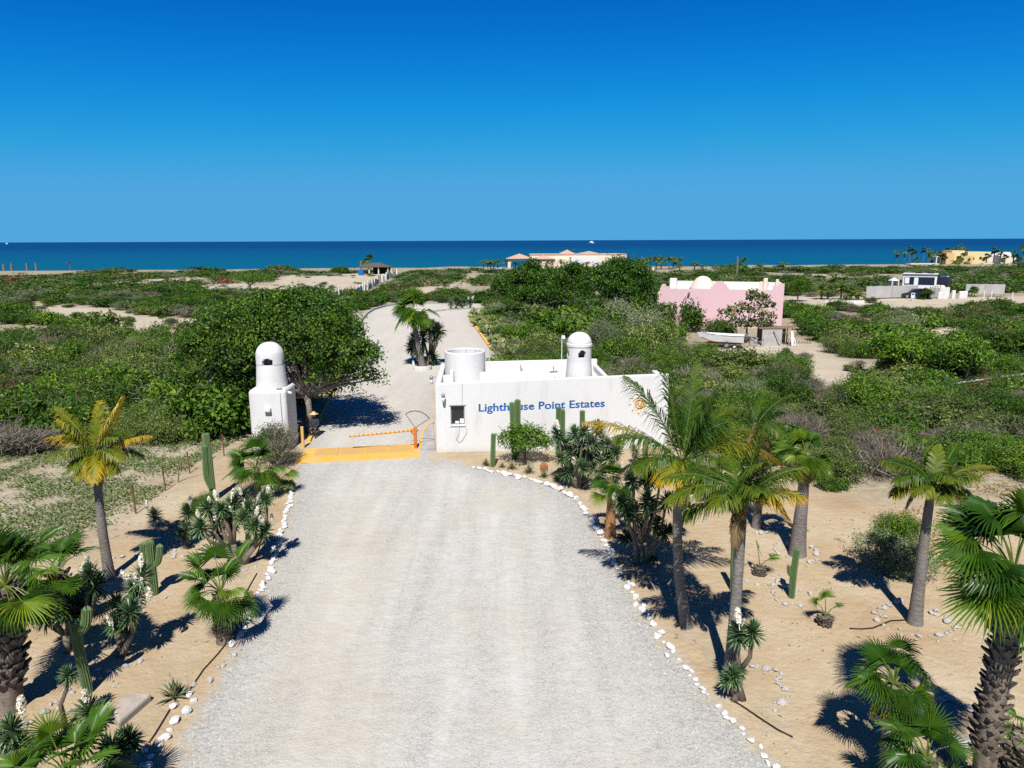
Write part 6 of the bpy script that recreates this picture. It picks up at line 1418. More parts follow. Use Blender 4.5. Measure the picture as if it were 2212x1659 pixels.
m_.build('dry_leaf_litter', leafm('fallen_leaf', [(0, (0.10, 0.06, 0.025)), (0.5, (0.30, 0.20, 0.08)), (1, (0.44, 0.33, 0.16))], 0.1, 0.7, 0.15, 0), kind='stuff', label='dry tan fallen leaves on the sand at the right yard edge', category='leaf litter')
# scattered weeds and pebbles over the yards
n = 9000; xy = np.stack([rng.uniform(-20, 24, n), rng.uniform(9, 31, n)], 1); inn = (inpoly(xy, YARD_L) | inpoly(xy, YARD_R))
er = edist(xy, road_poly); xy = xy[(inn & (rng.uniform(0, 1, n) < 0.25 + 0.6 * np.exp(-er / 0.6))) | (~inn & (er < 0.8) & inpoly(xy, road_poly))]
k = len(xy); base = NP([(1, 0, 0), (-0.5, 0.85, 0), (-0.5, -0.85, 0), (0.1, 0, 0.8)]); s_ = 0.012 + 0.028 * rng.uniform(0, 1, k) ** 3; a = rng.uniform(0, 6.28, k)
V = np.stack([np.stack([(b_[0] * np.cos(a) - b_[1] * np.sin(a)) * s_ + xy[:, 0], (b_[0] * np.sin(a) + b_[1] * np.cos(a)) * s_ + xy[:, 1], b_[2] * s_ + 0.006], 1) for b_ in base], 1)
m_ = MB(); kk = np.arange(k)[:, None] * 4; m_.add(V.reshape(-1, 3), [kk + NP([[0, 1, 3]]), kk + NP([[1, 2, 3]]), kk + NP([[2, 0, 3]])]); m_.build('pebbles', M_STONE, kind='stuff', label='small loose pebbles scattered over the yard sand', category='pebbles')
n = 700; cx = np.stack([rng.uniform(6, 24, n), rng.uniform(10, 27, n)], 1); cx = cx[inpoly(cx, YARD_R) & (smooth_noise(cx[:, 0], cx[:, 1], 0.8, 66) + 0.04 * (cx[:, 0] - 12) > 0.25)]
C2 = np.repeat(cx, 26, 0) + rng.normal(size=(len(cx) * 26, 2)) * 0.06; k = len(C2)
m_ = MB(); leaves(m_, np.stack([C2[:, 0], C2[:, 1], rng.uniform(0.01, 0.05, k)], 1), NP([0, 0, 1.0]) + rng.normal(size=(k, 3)) * 0.6, rng.uniform(0.012, 0.03, k), 0.6, rng.uniform(0, 1, k), rng)
m_.build('low_weeds', M_VINE, kind='stuff', label='tiny green weeds dotted over the right yard sand', category='weeds')

# dry twigs and bits of frond blown over the yards
n = 5200; xy = np.stack([rng.uniform(-20, 24, n), rng.uniform(9, 30, n)], 1); inn = inpoly(xy, YARD_L) | inpoly(xy, YARD_R)
xy = xy[(inn & (smooth_noise(xy[:, 0], xy[:, 1], 1.1, 71) > -0.1)) | (rng.uniform(0, 1, n) < 0.012)]; k = len(xy); a = rng.uniform(0, 6.28, k); ln = rng.uniform(0.02, 0.12, k) * rng.uniform(0.3, 1, k)
d = np.stack([np.cos(a), np.sin(a), rng.normal(0, 0.08, k)], 1); c = np.stack([xy[:, 0], xy[:, 1], np.full(k, 0.012)], 1); s_ = np.stack([-np.sin(a), np.cos(a), np.zeros(k)], 1) * rng.uniform(0.004, 0.014, k)[:, None]
V = np.stack([c - d * ln[:, None], c + s_ + NP([0, 0, 0.012]), c + d * ln[:, None], c - s_ + NP([0, 0, 0.008])], 1).reshape(-1, 3)
m_ = MB(); m_.add(V, np.arange(4 * k).reshape(k, 4), np.repeat(rng.uniform(0, 1, k), 4)); m_.build('fallen_twigs', M_DRY, kind='stuff', label='dry twigs and leaf bits scattered over the yard sand', category='twigs')
# ================================================================== fence posts of the left yard
for i, (bx, by, tx, ty, lab) in enumerate(((294, 1110, 284, 1046, 'nearest rusty fence stake on the left yard edge'), (358, 1060, 350, 1007, 'middle rusty fence stake on the left yard edge'), (410, 1022, 404, 975, 'farthest rusty fence stake on the left yard edge'), (484, 985, 480, 938, 'dark fence stake left of the gate pillar'))):
    b = P(bx, by); m_ = MB(); m_.bar((0, 0, -0.1), rel(b, tx, ty, 0), 0.04, 0.04); m_.build('fence_stake', M_RUST, loc=b, label=lab, category='stake')
b = P(385, 1042); m_ = MB(); m_.tube([(0, 0, 0), rel(b, 386, 1010, .0), rel(b, 395, 988, 0), rel(b, 404, 975, 0)], [0.03, 0.025, 0.02, 0.012], 6); m_.build('bent_branch', M_WOOD, loc=b, label='bent pale branch leaning on a fence stake at left', category='branch')
b = P(440, 1000); m_ = MB(); m_.tube([(0, 0, 0), rel(b, 442, 975, .0), rel(b, 436, 940, 0)], [0.05, 0.045, 0.03], 7); m_.build('dead_cactus_post', M_WOOD, loc=b, label='dead woody stump beside the tall left cactus', category='stump')
# ================================================================== guard in the shade behind the pillar
gb = P(681, 942)
person = thing('person', 'person in dark clothes and straw hat sitting in the tree shade', 'person', gb, sc=0.86)
sk = bpy.data.meshes.new('body'); 
J = [(0, 0, 0.46), (0, 0.02, 0.72), (0, 0.0, 0.98), (0, -0.01, 1.08), (0, -0.03, 1.2), (0.10, -0.02, 0.45), (0.13, -0.45, 0.48), (0.13, -0.42, 0.08), (0.14, -0.58, 0.04), (-0.10, -0.02, 0.45), (-0.13, -0.45, 0.48), (-0.13, -0.42, 0.08), (-0.14, -0.58, 0.04),
     (0.18, 0, 0.96), (0.23, -0.06, 0.70), (0.12, -0.30, 0.56), (-0.18, 0, 0.96), (-0.23, -0.06, 0.70), (-0.12, -0.30, 0.56)]
E_ = [(0, 1), (1, 2), (2, 3), (3, 4), (0, 5), (5, 6), (6, 7), (7, 8), (0, 9), (9, 10), (10, 11), (11, 12), (2, 13), (13, 14), (14, 15), (2, 16), (16, 17), (17, 18)]
RAD = [.15, .14, .15, .055, .06, .09, .07, .045, .04, .09, .07, .045, .04, .065, .048, .035, .065, .048, .035]
sk.from_pydata(J, E_, []); bo = obj('body', sk, person)
md = bo.modifiers.new('skin', 'SKIN'); 
for v, r in zip(sk.skin_vertices[0].data, RAD): v.radius = (r, r)
sk.skin_vertices[0].data[0].use_root = True
bo.modifiers.new('sub', 'SUBSURF').levels = 1
sk.materials.append(plain('dark_work_clothes', (0.03, 0.035, 0.05), 0.9))
m_ = MB(); m_.lathe([(0.02, 1.12), (0.075, 1.15), (0.095, 1.22), (0.09, 1.30), (0.04, 1.36)], 14, (0, -0.04)); hd = m_.build('head', plain('skin', (0.30, 0.17, 0.11), 0.6), person, smooth=True)
m_ = MB(); m_.tube([(0, -0.135, 1.25), (0, -0.16, 1.215), (0, -0.13, 1.20)], [0.01, 0.018, 0.012], 6); m_.build('nose', plain('skin_nose', (0.30, 0.17, 0.11), 0.6), hd)
m_ = MB(); m_.lathe([(0.25, 1.285), (0.245, 1.295), (0.12, 1.30), (0.105, 1.39), (0.06, 1.42), (0.003, 1.42)], 20, (0, -0.04)); m_.build('straw_hat', plain('straw', (0.55, 0.40, 0.20), 0.8, 0.15, 20), person, smooth=True)
for s_ in (-1, 1):
    m_ = MB()
    for f in range(4): m_.tube([(s_ * 0.12 + (f - 1.5) * 0.02, -0.31, 0.555), (s_ * 0.12 + (f - 1.5) * 0.021, -0.37 - 0.004 * (f % 3), 0.55), (s_ * 0.12 + (f - 1.5) * 0.021, -0.395, 0.525)], 0.009, 5)
    m_.tube([(s_ * 0.09, -0.29, 0.56), (s_ * 0.07, -0.33, 0.55)], 0.01, 5); m_.build('hand', hd.data.materials[0], person)
ch = thing('wooden_stool', 'low wooden stool under the seated person in the shade', 'stool', gb)
m_ = MB(); rbox_mb(m_, -0.2, 0.2, -0.18, 0.2, 0.27, 0.31, 0.01, 1); m_.build('seat', M_WOOD, ch)
for sx_ in (-.16, .16):
    for sy_ in (-.14, .16):
        m_ = MB(); m_.bar((sx_, sy_, 0), (sx_, sy_, 0.268), 0.04); m_.build('leg', M_WOOD, ch)
# ================================================================== boat on its trailer
bb = P(1512, 748); be = P(1606, 752); b_ang = math.atan2(be.y - bb.y, be.x - bb.x); bl = (be - bb).length
boat = thing('motor_boat', 'white open boat on a trailer below the pink house', 'boat', bb + Vector((0, 0, 0.42)), b_ang)
def hull(L_, Wd, Hh, n=16):
    V = []; secs = []
    for i in range(n + 1):
        t = i / n; w = Wd * (min(1, (t / 0.45)) ** 0.6) * 0.5 + 0.01; z0 = Hh * 0.55 * (1 - min(1, t / 0.4)) ** 2; zt = Hh * (1.12 - 0.17 * min(1, t / 0.6)); x = t * L_ + (0 if t > 0 else 0)
        sec = [(x + 0.35 * (1 - min(1, t / 0.3)) * 0, 0, z0), (x, w * 0.75, z0 + 0.10 + 0.05 * (1 - t)), (x, w, zt), (x, w - 0.05, zt + 0.01), (x, w * 0.7, z0 + 0.20), (x, 0, z0 + 0.16)]
        secs.append(sec)
    for s_ in (1, -1):
        for sec in secs: V += [(p[0] - (0.25 * (p[2] / Hh) if sec is secs[0] else 0), p[1] * s_, p[2]) for p in sec]
    F = []; m = 6
    for si in (0, 1):
        o = si * (n + 1) * m
        for i in range(n):
            for j in range(m - 1):
                q = (o + i * m + j, o + (i + 1) * m + j, o + (i + 1) * m + j + 1, o + i * m + j + 1); F.append(q if si else q[::-1])
    F.append((n * m, n * m + 1, n * m + 2, (n + 1) * m + n * m + 2)[:3] + ((n + 1) * m + n * m + 2, (n + 1) * m + n * m + 1)[:1])
    mb = MB(); mb.add(V, np.array(F)); 
    w = secs[-1]; mb.add([(w[0][0], 0, w[0][2]), w[1], w[2], (w[2][0], -w[2][1], w[2][2]), (w[1][0], -w[1][1], w[1][2])], [NP([[0, 1, 2, 3, 4]])])
    return mb
hull(bl, 1.55, 0.72).build('hull', M_RVWHITE, boat)
m_ = MB(); m_.box(bl * 0.45, bl * 0.52, -0.62, 0.62, 0.38, 0.46); m_.build('thwart', M_RVWHITE, boat); m_ = MB(); m_.box(bl * 0.75, bl * 0.83, -0.66, 0.66, 0.38, 0.46); m_.build('thwart', M_RVWHITE, boat)
m_ = MB(); m_.tube([(0.1, 0.0, 0.80)] + [(bl * t, 0.79 * min(1, t / 0.45) ** 0.6, 0.72 * (1.12 - 0.17 * min(1, t / 0.6)) + 0.015) for t in (0.15, 0.3, 0.5, 0.75, 1.0)], 0.025, 6); m_.tube([(0.1, 0.0, 0.80)] + [(bl * t, -0.79 * min(1, t / 0.45) ** 0.6, 0.72 * (1.12 - 0.17 * min(1, t / 0.6)) + 0.015) for t in (0.15, 0.3, 0.5, 0.75, 1.0)], 0.025, 6); m_.build('gunwale', M_STEEL, boat)
trl = thing('boat_trailer', 'dark two-wheeled trailer under the white boat', 'trailer', bb, b_ang)
m_ = MB(); m_.bar((-0.6, 0, 0.36), (bl * 0.95, 0, 0.38), 0.1, 0.08); m_.bar((0.6, -0.6, 0.36), (bl * 0.95, -0.6, 0.38), 0.07); m_.bar((0.6, 0.6, 0.36), (bl * 0.95, 0.6, 0.38), 0.07); m_.bar((bl * .6, -.75, .3), (bl * .6, .75, .3), 0.07); m_.build('frame', M_RUST, trl)
for xx, yy, rr_ in ((0.62, -0.85, 0.30), (0.62, 0.85, 0.30), (0.80, -0.80, 0.2)):
    m_ = MB(); m_.tube([(bl * xx, yy - 0.09, rr_), (bl * xx, yy + 0.09, rr_)], rr_, 18); w = m_.build('wheel', M_BLACK, trl); m_ = MB(); m_.tube([(bl * xx, yy - 0.1, rr_), (bl * xx, yy + 0.1, rr_)], rr_ * 0.5, 12); m_.build('rim', M_PAPER if rr_ < .25 else M_STEEL, w)
# junk shed
sb = P(1645, 747)
shed = thing('junk_shed', 'ramshackle plywood lean-to beside the boat', 'shed', sb)
m_ = MB(); m_.box(0.0, 1.75, 0.0, 0.06, 0, 1.45); m_.build('plywood_wall', M_PLY, shed)
m_ = MB(); m_.box(0.05, 0.13, 1.4, 1.48, 0, 1.5); m_.box(2.7, 2.78, 1.4, 1.48, 0, 1.5); m_.box(2.6, 2.68, 0.05, 0.13, 0, 1.5); m_.box(0.05, 0.13, 0.07, 0.15, 0, 1.5); m_.build('posts', M_WOOD, shed)
for i in range(5):
    m_ = MB(); m_.bar((-0.3 + 0.1 * i, 0.1 + i * 0.35, 1.53 + 0.02 * (i % 2)), (3.2 - 0.25 * (i % 3), 0.1 + i * 0.35, 1.55 + 0.02 * (i % 2)), 0.3, 0.04); m_.build('roof_plank', M_WOOD, shed)
m_ = MB(); m_.box(0.14, 2.6, 1.42, 1.46, 0, 1.45); m_.build('back_wall', M_WOOD, shed)
rj = random.Random(6)
for i in range(12):
    x0 = 1.8 + rj.uniform(0, 1.4); m_ = MB(); m_.bar((x0, -0.1 - rj.uniform(0, .5), 0.03), (x0 + rj.uniform(-0.9, 0.5), rj.uniform(-0.2, 0.2), rj.uniform(0.6, 1.4)), 0.09, 0.03); m_.build('leaning_plank', rj.choice([M_PAPER, M_PLY, M_WOOD]), loc=sb, label='pale scrap plank leaning on the shed beside the boat', category='plank', group='scrap planks at the shed')
for i in range(9):
    c = Vector((-1.3 + rj.uniform(0, 1.3), -0.4 + rj.uniform(-0.2, .3), 0)); m_ = MB(); pts_ = [c + Vector((rj.uniform(-.3, .3), rj.uniform(-.1, .1), 0.05 + rj.uniform(0, .7))) for _ in range(4)]
    m_.tube(pts_, 0.03, 6); m_.build('scrap_pipe', rj.choice([M_PAPER, M_STEEL, M_PLY]), loc=sb, label='tangled scrap pipe on the heap between boat and shed', category='scrap', group='scrap heap beside the boat')
lat = thing('wooden_lattice', 'dark wooden lattice panel lying right of the shed', 'panel', P(1722, 742))
for i in range(9):
    m_ = MB(); m_.bar((-0.9 + i * 0.25, 0, 0.06), (-0.3 + i * 0.25, 0.9, 0.45), 0.04, 0.03); m_.build('slat', M_WOOD, lat)
m_ = MB(); m_.bar((-1.0, 0, 0.03), (1.3, 0, 0.03), 0.06); m_.bar((-0.35, 0.92, 0.47), (1.8, 0.92, 0.47), 0.06); m_.build('rail', M_WOOD, lat)
# log heap near the trees
for i, (x, y) in enumerate(((1170, 678), (1180, 676), (1192, 677))):
    m_ = MB(); m_.tube([(-1.2, 0, 0.5), (1.2, 0.3, 0.55)], 0.14, 7); m_.build('timber_log', M_WOOD, loc=P(x, y), label='weathered timber lying under the tree clump', category='timber', group='timbers under the tree clump')
# white pipe rail at right
ra = [P(2035, 868), P(2100, 858), P(2160, 848), P(2240, 838)]
rail = thing('pipe_rail', 'thin white pipe rail through the right scrub', 'rail', ra[0])
for i, (a, b) in enumerate(zip(ra, ra[1:])):
    m_ = MB(); m_.bar(a - ra[0] + Vector((0, 0, 1.0)), b - ra[0] + Vector((0, 0, 1.0)), 0.06); m_.build('bar', M_PAPER, rail); m_ = MB(); m_.bar(a - ra[0], a - ra[0] + Vector((0, 0, 1.04)), 0.05); m_.build('post', M_PAPER, rail)
b = P(2052, 806 + 6); m_ = MB(); m_.bar((0, 0, 0), (0.08, 0, 2.2), 0.05); m_.build('thin_pole', M_PAPER, loc=b, label='thin pale pole leaning on the sandy clearing', category='pole')
b = P(1818, 765); m_ = MB(); m_.tube([(0, 0, 0), (0, 0, 0.55), (0.12, 0, 0.6)], 0.06, 6); m_.build('water_standpipe', M_PAPER, loc=b, label='short white standpipe on the sandy clearing', category='standpipe')
# ================================================================== far palms (shared crowns)
def far_coco(seed, n=13, L_=2.2):
    rng = np.random.default_rng(seed); mb = MB()
    for i in range(n):
        az = i * 2.4; el = R(rng.uniform(-5, 70)); ln = L_ * rng.uniform(0.8, 1.05); dr = R(rng.uniform(45, 80)); ctrl = dirv(az, el) * ln * .5; tip = ctrl + dirv(az, el - dr) * ln * .5; ye = max(0, rng.normal(0.0, 0.12))
        frond(mb, (0, 0, 0), ctrl, tip, rng, 16, 0.6, 0.2 + ye, 0.4 + ye, 0.5, 0, 0.06)
    return mb.mesh('crown', [M_FROND, M_PETIOLE])
def far_fan(seed, n=22, R_=0.9):
    rng = np.random.default_rng(seed); mb = MB()
    for i in range(n):
        az = i * 2.4; el = R(-45 + 125 * ((i * .618) % 1)); d = dirv(az, el); up = NP([0, 0, 1.0]); nr = up - d * (up @ d)
        if np.linalg.norm(nr) < .25: nr = NP([0.2, -1, .1])
        fan(mb, d * 0.85, unit(d + NP([0, 0, -.3])), unit(nr), R_, rng, 12, R(115), 0.25, 0.5, np.clip(rng.normal(0.35, 0.15), 0, 1))
    return mb.mesh('crown', M_FAN)
FCO = [far_coco(1), far_coco(2), far_coco(3)]; FFA = [far_fan(1), far_fan(2)]
m_ = MB(); m_.tube([(0, 0, -0.02), (0.01, 0, 0.33), (0.0, 0, 0.66), (0, 0, 1)], [1.3, 1.0, 0.9, 0.8], 7); FTR = m_.mesh('trunk', M_PALMBARK, True)
def far_palm(kind, px, pyb, pyt, label, group, s=None, rt=0.17, depth=None):
    b = P(px, pyb) if depth is None else Q(px, pyb, depth)
    if depth is not None: b.z = float(land_z(b.x, b.y))
    h = Q(px, pyt, b.y).z - b.z; sc_ = s or min(1.35, max(0.6, h / 4.2)); cz = max(h - 1.5 * sc_, 0.5)
    t = thing(('coconut_palm' if kind == 'c' else 'fan_palm'), label, 'palm tree', b, group=group)
    r = (hash((px * 7 + pyb)) % 628) / 100
    obj('trunk', FTR, t, (0, 0, 0), r, (rt, rt, cz)); obj('crown', random.Random(px).choice(FCO if kind == 'c' else FFA), t, (0, 0, cz), r, sc_); return t
g = 'palms in front of the beach house'
for x, yb, yt in ((1044, 583, 558), (1054, 584, 558), (1060, 584, 557), (1067, 584, 558), (1075, 584, 558)): far_palm('c', x, yb, yt, 'coconut palm in the row left of the beach house porch', g + ' left of the porch')
for x, yb, yt, k, lab in ((1093, 582, 557, 'c', 'coconut palm just left of the beach house porch'), (1113, 581, 562, 'c', 'small yellow palm under the beach house porch'), (1156, 576, 555, 'c', 'slim palm between the porch and the beach house'), (1182, 583, 559, 'c', 'yellowish palm left in the pair before the beach house'), (1192, 583, 559, 'c', 'yellowish palm right in the pair before the beach house'), (1212, 584, 558, 'c', 'spreading yellow palm before the beach house'),
                         (1250, 578, 556, 'f', 'fan palm before the white beach house wall'), (1289, 578, 545, 'c', 'tall palm before the beach house doors'), (1313, 578, 542, 'c', 'tall palm right of the beach house doors'), (1329, 578, 544, 'c', 'palm against the right end of the beach house')): far_palm(k, x, yb, yt, lab, g)
for x, yt in ((1231, 536), (1263, 541)): far_palm('c', x, 566, yt, 'palm rising behind the beach house roof', 'palms behind the beach house', depth=248)
for x, yb, yt in ((1383, 585, 551), (1395, 583, 550), (1403, 582, 551), (1417, 584, 547), (1428, 582, 552), (1445, 582, 549), (1454, 581, 552), (1465, 580, 550)): far_palm('c' if x % 2 else 'f', x, yb, yt, 'palm in the grove right of the beach house', 'palm grove right of the beach house')
far_palm('f', 797, 590, 547, 'lone palm beside the beach palapa', 'palapa palm'); far_palm('f', 1604, 594, 554, 'tall thin fan palm behind the pink house', 'lone palm behind the pink house', rt=.2); far_palm('c', 1641, 598, 565, 'broad palm right of the tall thin fan palm', 'broad palm')
for x, yb, yt in ((1518, 592, 566), (1692, 590, 560), (1468, 588, 566), (1500, 590, 562)): far_palm('c', x, yb, yt, 'small palm in the scrub behind the pink house roof', 'palms behind the pink house')
zc = lambda zx, zy: ((2400 + zx / 3.687) / 1.3562, (690 + zy / 3.687) / 1.3562)
for i, (zx, zt, zb) in enumerate(((825, 155, 285), (910, 135, 280), (970, 110, 285), (1015, 145, 285), (1045, 225, 290), (1120, 120, 280), (1170, 130, 290), (1220, 155, 300), (1205, 190, 300), (1300, 165, 305), (1340, 205, 305))):
    x, yt = zc(zx, zt); _, yb = zc(zx, zb); far_palm('f', round(x), yb, yt, 'palm in the row left of the yellow beach house', 'palm row left of the yellow beach house', 0.95, 0.22)
for i, (zx, zt, zb) in enumerate(((1465, 240, 312), (1530, 180, 306), (1595, 235, 306), (1770, 155, 300), (1800, 185, 305), (1880, 115, 300), (1950, 155, 300), (2090, 150, 305), (2190, 75, 310), (1740, 190, 300), (1995, 200, 300), (2140, 220, 310))):
    x, yt = zc(zx, zt); _, yb = zc(zx, zb); far_palm('f' if i % 3 else 'c', round(x), yb, yt, 'palm among those before and right of the yellow beach house', 'palms around the yellow beach house', 1.1, 0.22)
for zx, zt in ((1370, 125), (1450, 120), (1505, 85), (1575, 110)):
    x, yt = zc(zx, zt); far_palm('f', round(x), 556, yt, 'palm rising behind the yellow beach house', 'palms behind the yellow beach house', 1.1, 0.22, depth=300)
for zx, zt, zb, k in ((90, 470, 690, 'c'), (20, 500, 690, 'c'), (230, 500, 690, 'c'), (330, 560, 695, 'c'), (420, 560, 690, 'c'), (150, 400, 660, 'c')):
    x, yt = zc(zx, zt); _, yb = zc(zx, zb); far_palm(k, round(x), yb, yt, 'yellowing coconut palm in the grove left of the parked trailer', 'coconut grove left of the parked trailer', 0.85, 0.13)
for zx, zt, zb, lab in ((1140, 550, 690, 'spiky fan palm in front of the parked car'), (1640, 560, 660, 'fan palm in front of the right fabric screen')):
    x, yt = zc(zx, zt); _, yb = zc(zx, zb); far_palm('f', round(x), yb, yt, lab, lab, 0.9, 0.13)
for x, yb, yt in ((8, 582, 570), (58 / 1.0, 580, 569), (78, 580, 568), (25, 581, 569)):
    b = P(x, yb); b.z = float(land_z(b.x, b.y)); m_ = MB(); m_.tube([(0, 0, 0), (0.1, 0, Q(x, yt, b.y).z - b.z)], [0.45, 0.3], 7); m_.build('dead_palm_stump', M_WOOD, loc=b, label='dead palm stump on the beach ridge at far left', category='stump', group='dead stumps on the beach ridge')
far_palm('c', 152, 582, 562, 'drooping palm on the beach ridge at far left', 'ridge palm', 0.55, 0.15)
b = P(1591, 597); m_ = MB(); m_.tube([(0, 0, 0), (0.1, 0, 2.6), (0, 0, 5.0)], [0.22, 0.2, 0.16], 8); m_.build('dead_palm', M_WOOD, loc=b, label='bare dead palm trunk beside the tall thin fan palm', category='stump')
# ================================================================== beach house
hb = P(1095, 584); hs = hb.y / 1533.0 * 1.02       # metres per survey unit at that distance
bh = thing('beach_house', 'long pale beach house with terracotta roofs and porch', 'house', (hb.x, hb.y, 0.2))
X = lambda px: (px - 1095) * hs
Z = lambda py: Q(1095, py, hb.y).z - 0.2
def hip(mb, x0, x1, y0, y1, z, h, ov=0.5):
    a = min((x1 - x0), (y1 - y0)) / 2; V = [(x0 - ov, y0 - ov, z), (x1 + ov, y0 - ov, z), (x1 + ov, y1 + ov, z), (x0 - ov, y1 + ov, z), (x0 + a, (y0 + y1) / 2, z + h), (x1 - a, (y0 + y1) / 2, z + h)]
    mb.add(V, [NP([(0, 1, 5, 4), (2, 3, 4, 5)]), NP([(1, 2, 5), (3, 0, 4)]), NP([(3, 2, 1, 0)])])
m_ = MB(); hip(m_, X(1097), X(1146), 0, 9, Z(559), 1.5); m_.build('porch_roof', M_TERRA, bh)
for x0, x1 in ((1097, 1103), (1139, 1147)):
    m_ = MB(); m_.box(X(x0), X(x1), 0.2, 1.2, -0.5, Z(559) - 0.01); m_.box(X(x0), X(x1), 7.8, 8.8, -0.5, Z(559) - 0.01); m_.build('porch_pier', M_CREAM, bh)
av = [(X(1103) + (X(1139) - X(1103)) * t, Z(562.5) - 0.9 * abs(2 * t - 1) ** 4) for t in np.linspace(0, 1, 13)]
V = [(x, y, z) for y in (0.3, 1.1) for x, z in av] + [(x, y, Z(559) - 0.02) for y in (0.3, 1.1) for x, z in av]; k = 13
m_ = MB(); m_.add(V, NP([q for i in range(12) for q in ((i, i + 1, i + 27, i + 26), (i + 13, i + 39, i + 40, i + 14), (i, i + 13, i + 14, i + 1))])); m_.build('porch_arch', M_CREAM, bh)
m_ = MB(); m_.box(X(1147), X(1230), 6, 16, -0.5, Z(561)); m_.build('wall', M_CREAM, bh); m_ = MB(); m_.box(X(1145), X(1355), 9.1, 22, -0.5, Z(551)); m_.build('rear_wall', M_CREAM, bh)
m_ = MB(); m_.box(X(1145) - .2, X(1355) + .2, 8.9, 9.09, Z(551.8), Z(550)); m_.build('cornice', M_TERRA, bh)
m_ = MB(); hip(m_, X(1152), X(1195), 5.9, 12, Z(561), 1.2); m_.build('roof', M_TERRA, bh); m_ = MB(); hip(m_, X(1212), X(1243), 10, 18, Z(551), 1.4); m_.build('roof', M_TERRA, bh); m_ = MB(); hip(m_, X(1255), X(1300), 12, 20, Z(551) , .9); m_.build('roof', M_TERRA, bh)
m_ = MB(); m_.box(X(1230) + .01, X(1292), 1.5, 9, -0.5, Z(556.5)); m_.build('wall', M_WHITE, bh); m_ = MB(); m_.box(X(1292) + .01, X(1350), 4, 9, -0.5, Z(556)); m_.build('wall', M_CREAM, bh)
for x0, x1, y0, y1 in ((1262, 1266, 580, 572), (1268.5, 1272, 580, 574), (1176, 1182, 578, 572), (1160, 1165, 578, 570)):
    m_ = MB(); m_.box(X(x0), X(x1), 1.44 if x0 > 1200 else 5.94, 1.49 if x0 > 1200 else 5.99, Z(y0), Z(y1)); m_.build('door', M_OCHRE if x0 > 1200 else M_DARK, bh)
for x0, x1, yy in ((1259, 1268, 569), (1262, 1270, 566), (1280, 1286, 569), (1242, 1248, 569)):
    m_ = MB(); m_.box(X(x0), X(x1), 1.2, 1.498, Z(yy + .5), Z(yy - .5)); m_.build('ledge', M_TERRA, bh)
m_ = MB(); m_.box(X(1048), X(1160), -4, -3.6, -0.6, Z(581) + .3); m_.build('garden_wall', M_WHITE, bh)
m_ = MB(); m_.box(X(1372), X(1400), -3, -2.6, -0.6, Z(577)); m_.build('garden_wall', M_CREAM, bh)
# ================================================================== yellow beach house
def zhouse(name, label, zx0, zbase):
    x, yb = zc(zx0, zbase); b = P(x, yb); return thing(name, label, 'house', (b.x, b.y, 0)), b
yh, yb_ = zhouse('beach_house', 'flat-roofed yellow beach house among tall palms at right', 1260, 305)
us = yb_.y / 1533.0 / 3.687 / 1.3562 * 1.0
def zbx(part, mat, x0, x1, z0, z1, d0, d1, par=None):
    m_ = MB(); m_.box((x0 - 1260) * us, (x1 - 1260) * us, d0, d1, (305 - z0) * us, (305 - z1) * us); return m_.build(part, mat, par or yh)
zbx('porch', M_WHITE, 1260, 1345, 235, 226, 0, 3); zbx('porch_post', M_WHITE, 1260, 1268, 320, 236, 0, .4); zbx('wall', M_OCHRE, 1346, 1425, 320, 190, -1, 6); zbx('wall', M_YELLOWWALL, 1426, 1560, 320, 168, 0.5, 7); zbx('wall', M_OCHRE, 1480, 1605, 320, 222, -2.5, 0.49); zbx('wall', M_YELLOWWALL, 1606, 1840, 320, 182, 1, 8)
zbx('window', M_GLASS, 1662, 1680, 265, 240, 0.93, 0.99); zbx('window', M_GLASS, 1735, 1760, 262, 235, 0.93, 0.99); zbx('garden_wall', M_YELLOWWALL, 1690, 1800, 325, 296, -4, -3.7); zbx('garden_wall', M_YELLOWWALL, 1960, 2130, 330, 298, -4, -3.7); zbx('patio', M_WHITE, 960, 1260, 312, 300, -2, 2)
wh, b2 = zhouse('beach_house', 'white beach house at the far right picture edge', 2015, 300); 
def zbx2(part, mat, x0, x1, z0, z1, d0, d1): m_ = MB(); m_.box((x0 - 2015) * us, (x1 - 2015) * us, d0, d1, (300 - z0) * us, (300 - z1) * us); m_.build(part, mat, wh)
zbx2('wall', M_WHITE, 2015, 2300, 310, 188, 12, 18); zbx2('window', M_GLASS, 2022, 2048, 235, 208, 11.9, 11.99); zbx2('wall', M_CREAM, 2100, 2280, 310, 225, 8, 11.9)
# ================================================================== trailer lot
def zp(zx, zy): x, y = zc(zx, zy); return P(x, y)
vb = zp(880, 668); ve = zp(1260, 676)
rv_a = math.atan2(ve.y - vb.y, ve.x - vb.x) - R(12); rl = (ve - vb).length * 1.0
rv = thing('travel_trailer', 'white travel trailer with dark stripe parked in the lot', 'trailer', vb * (1 + 5.5 / vb.y), rv_a)
m_ = MB(); rbox_mb(m_, 0, rl, 0, 2.5, 0.75, 3.45, 0.12, 2); m_.build('body', M_RVWHITE, rv)
m_ = MB(); m_.box(0.25, rl - 0.3, -0.012, -0.002, 1.7, 3.0); m_.build('dark_stripe', M_NAVY, rv)
m_ = MB(); rbox_mb(m_, rl - 0.02, rl + 1.9, 0.05, 2.45, 1.5, 3.4, 0.45, 4); m_.build('front_cap', M_NAVY, rv); m_ = MB(); rbox_mb(m_, rl - 0.02, rl + 1.3, 0.06, 2.44, 0.9, 1.9, 0.3, 3); m_.build('lower_cap', M_RVWHITE, rv)
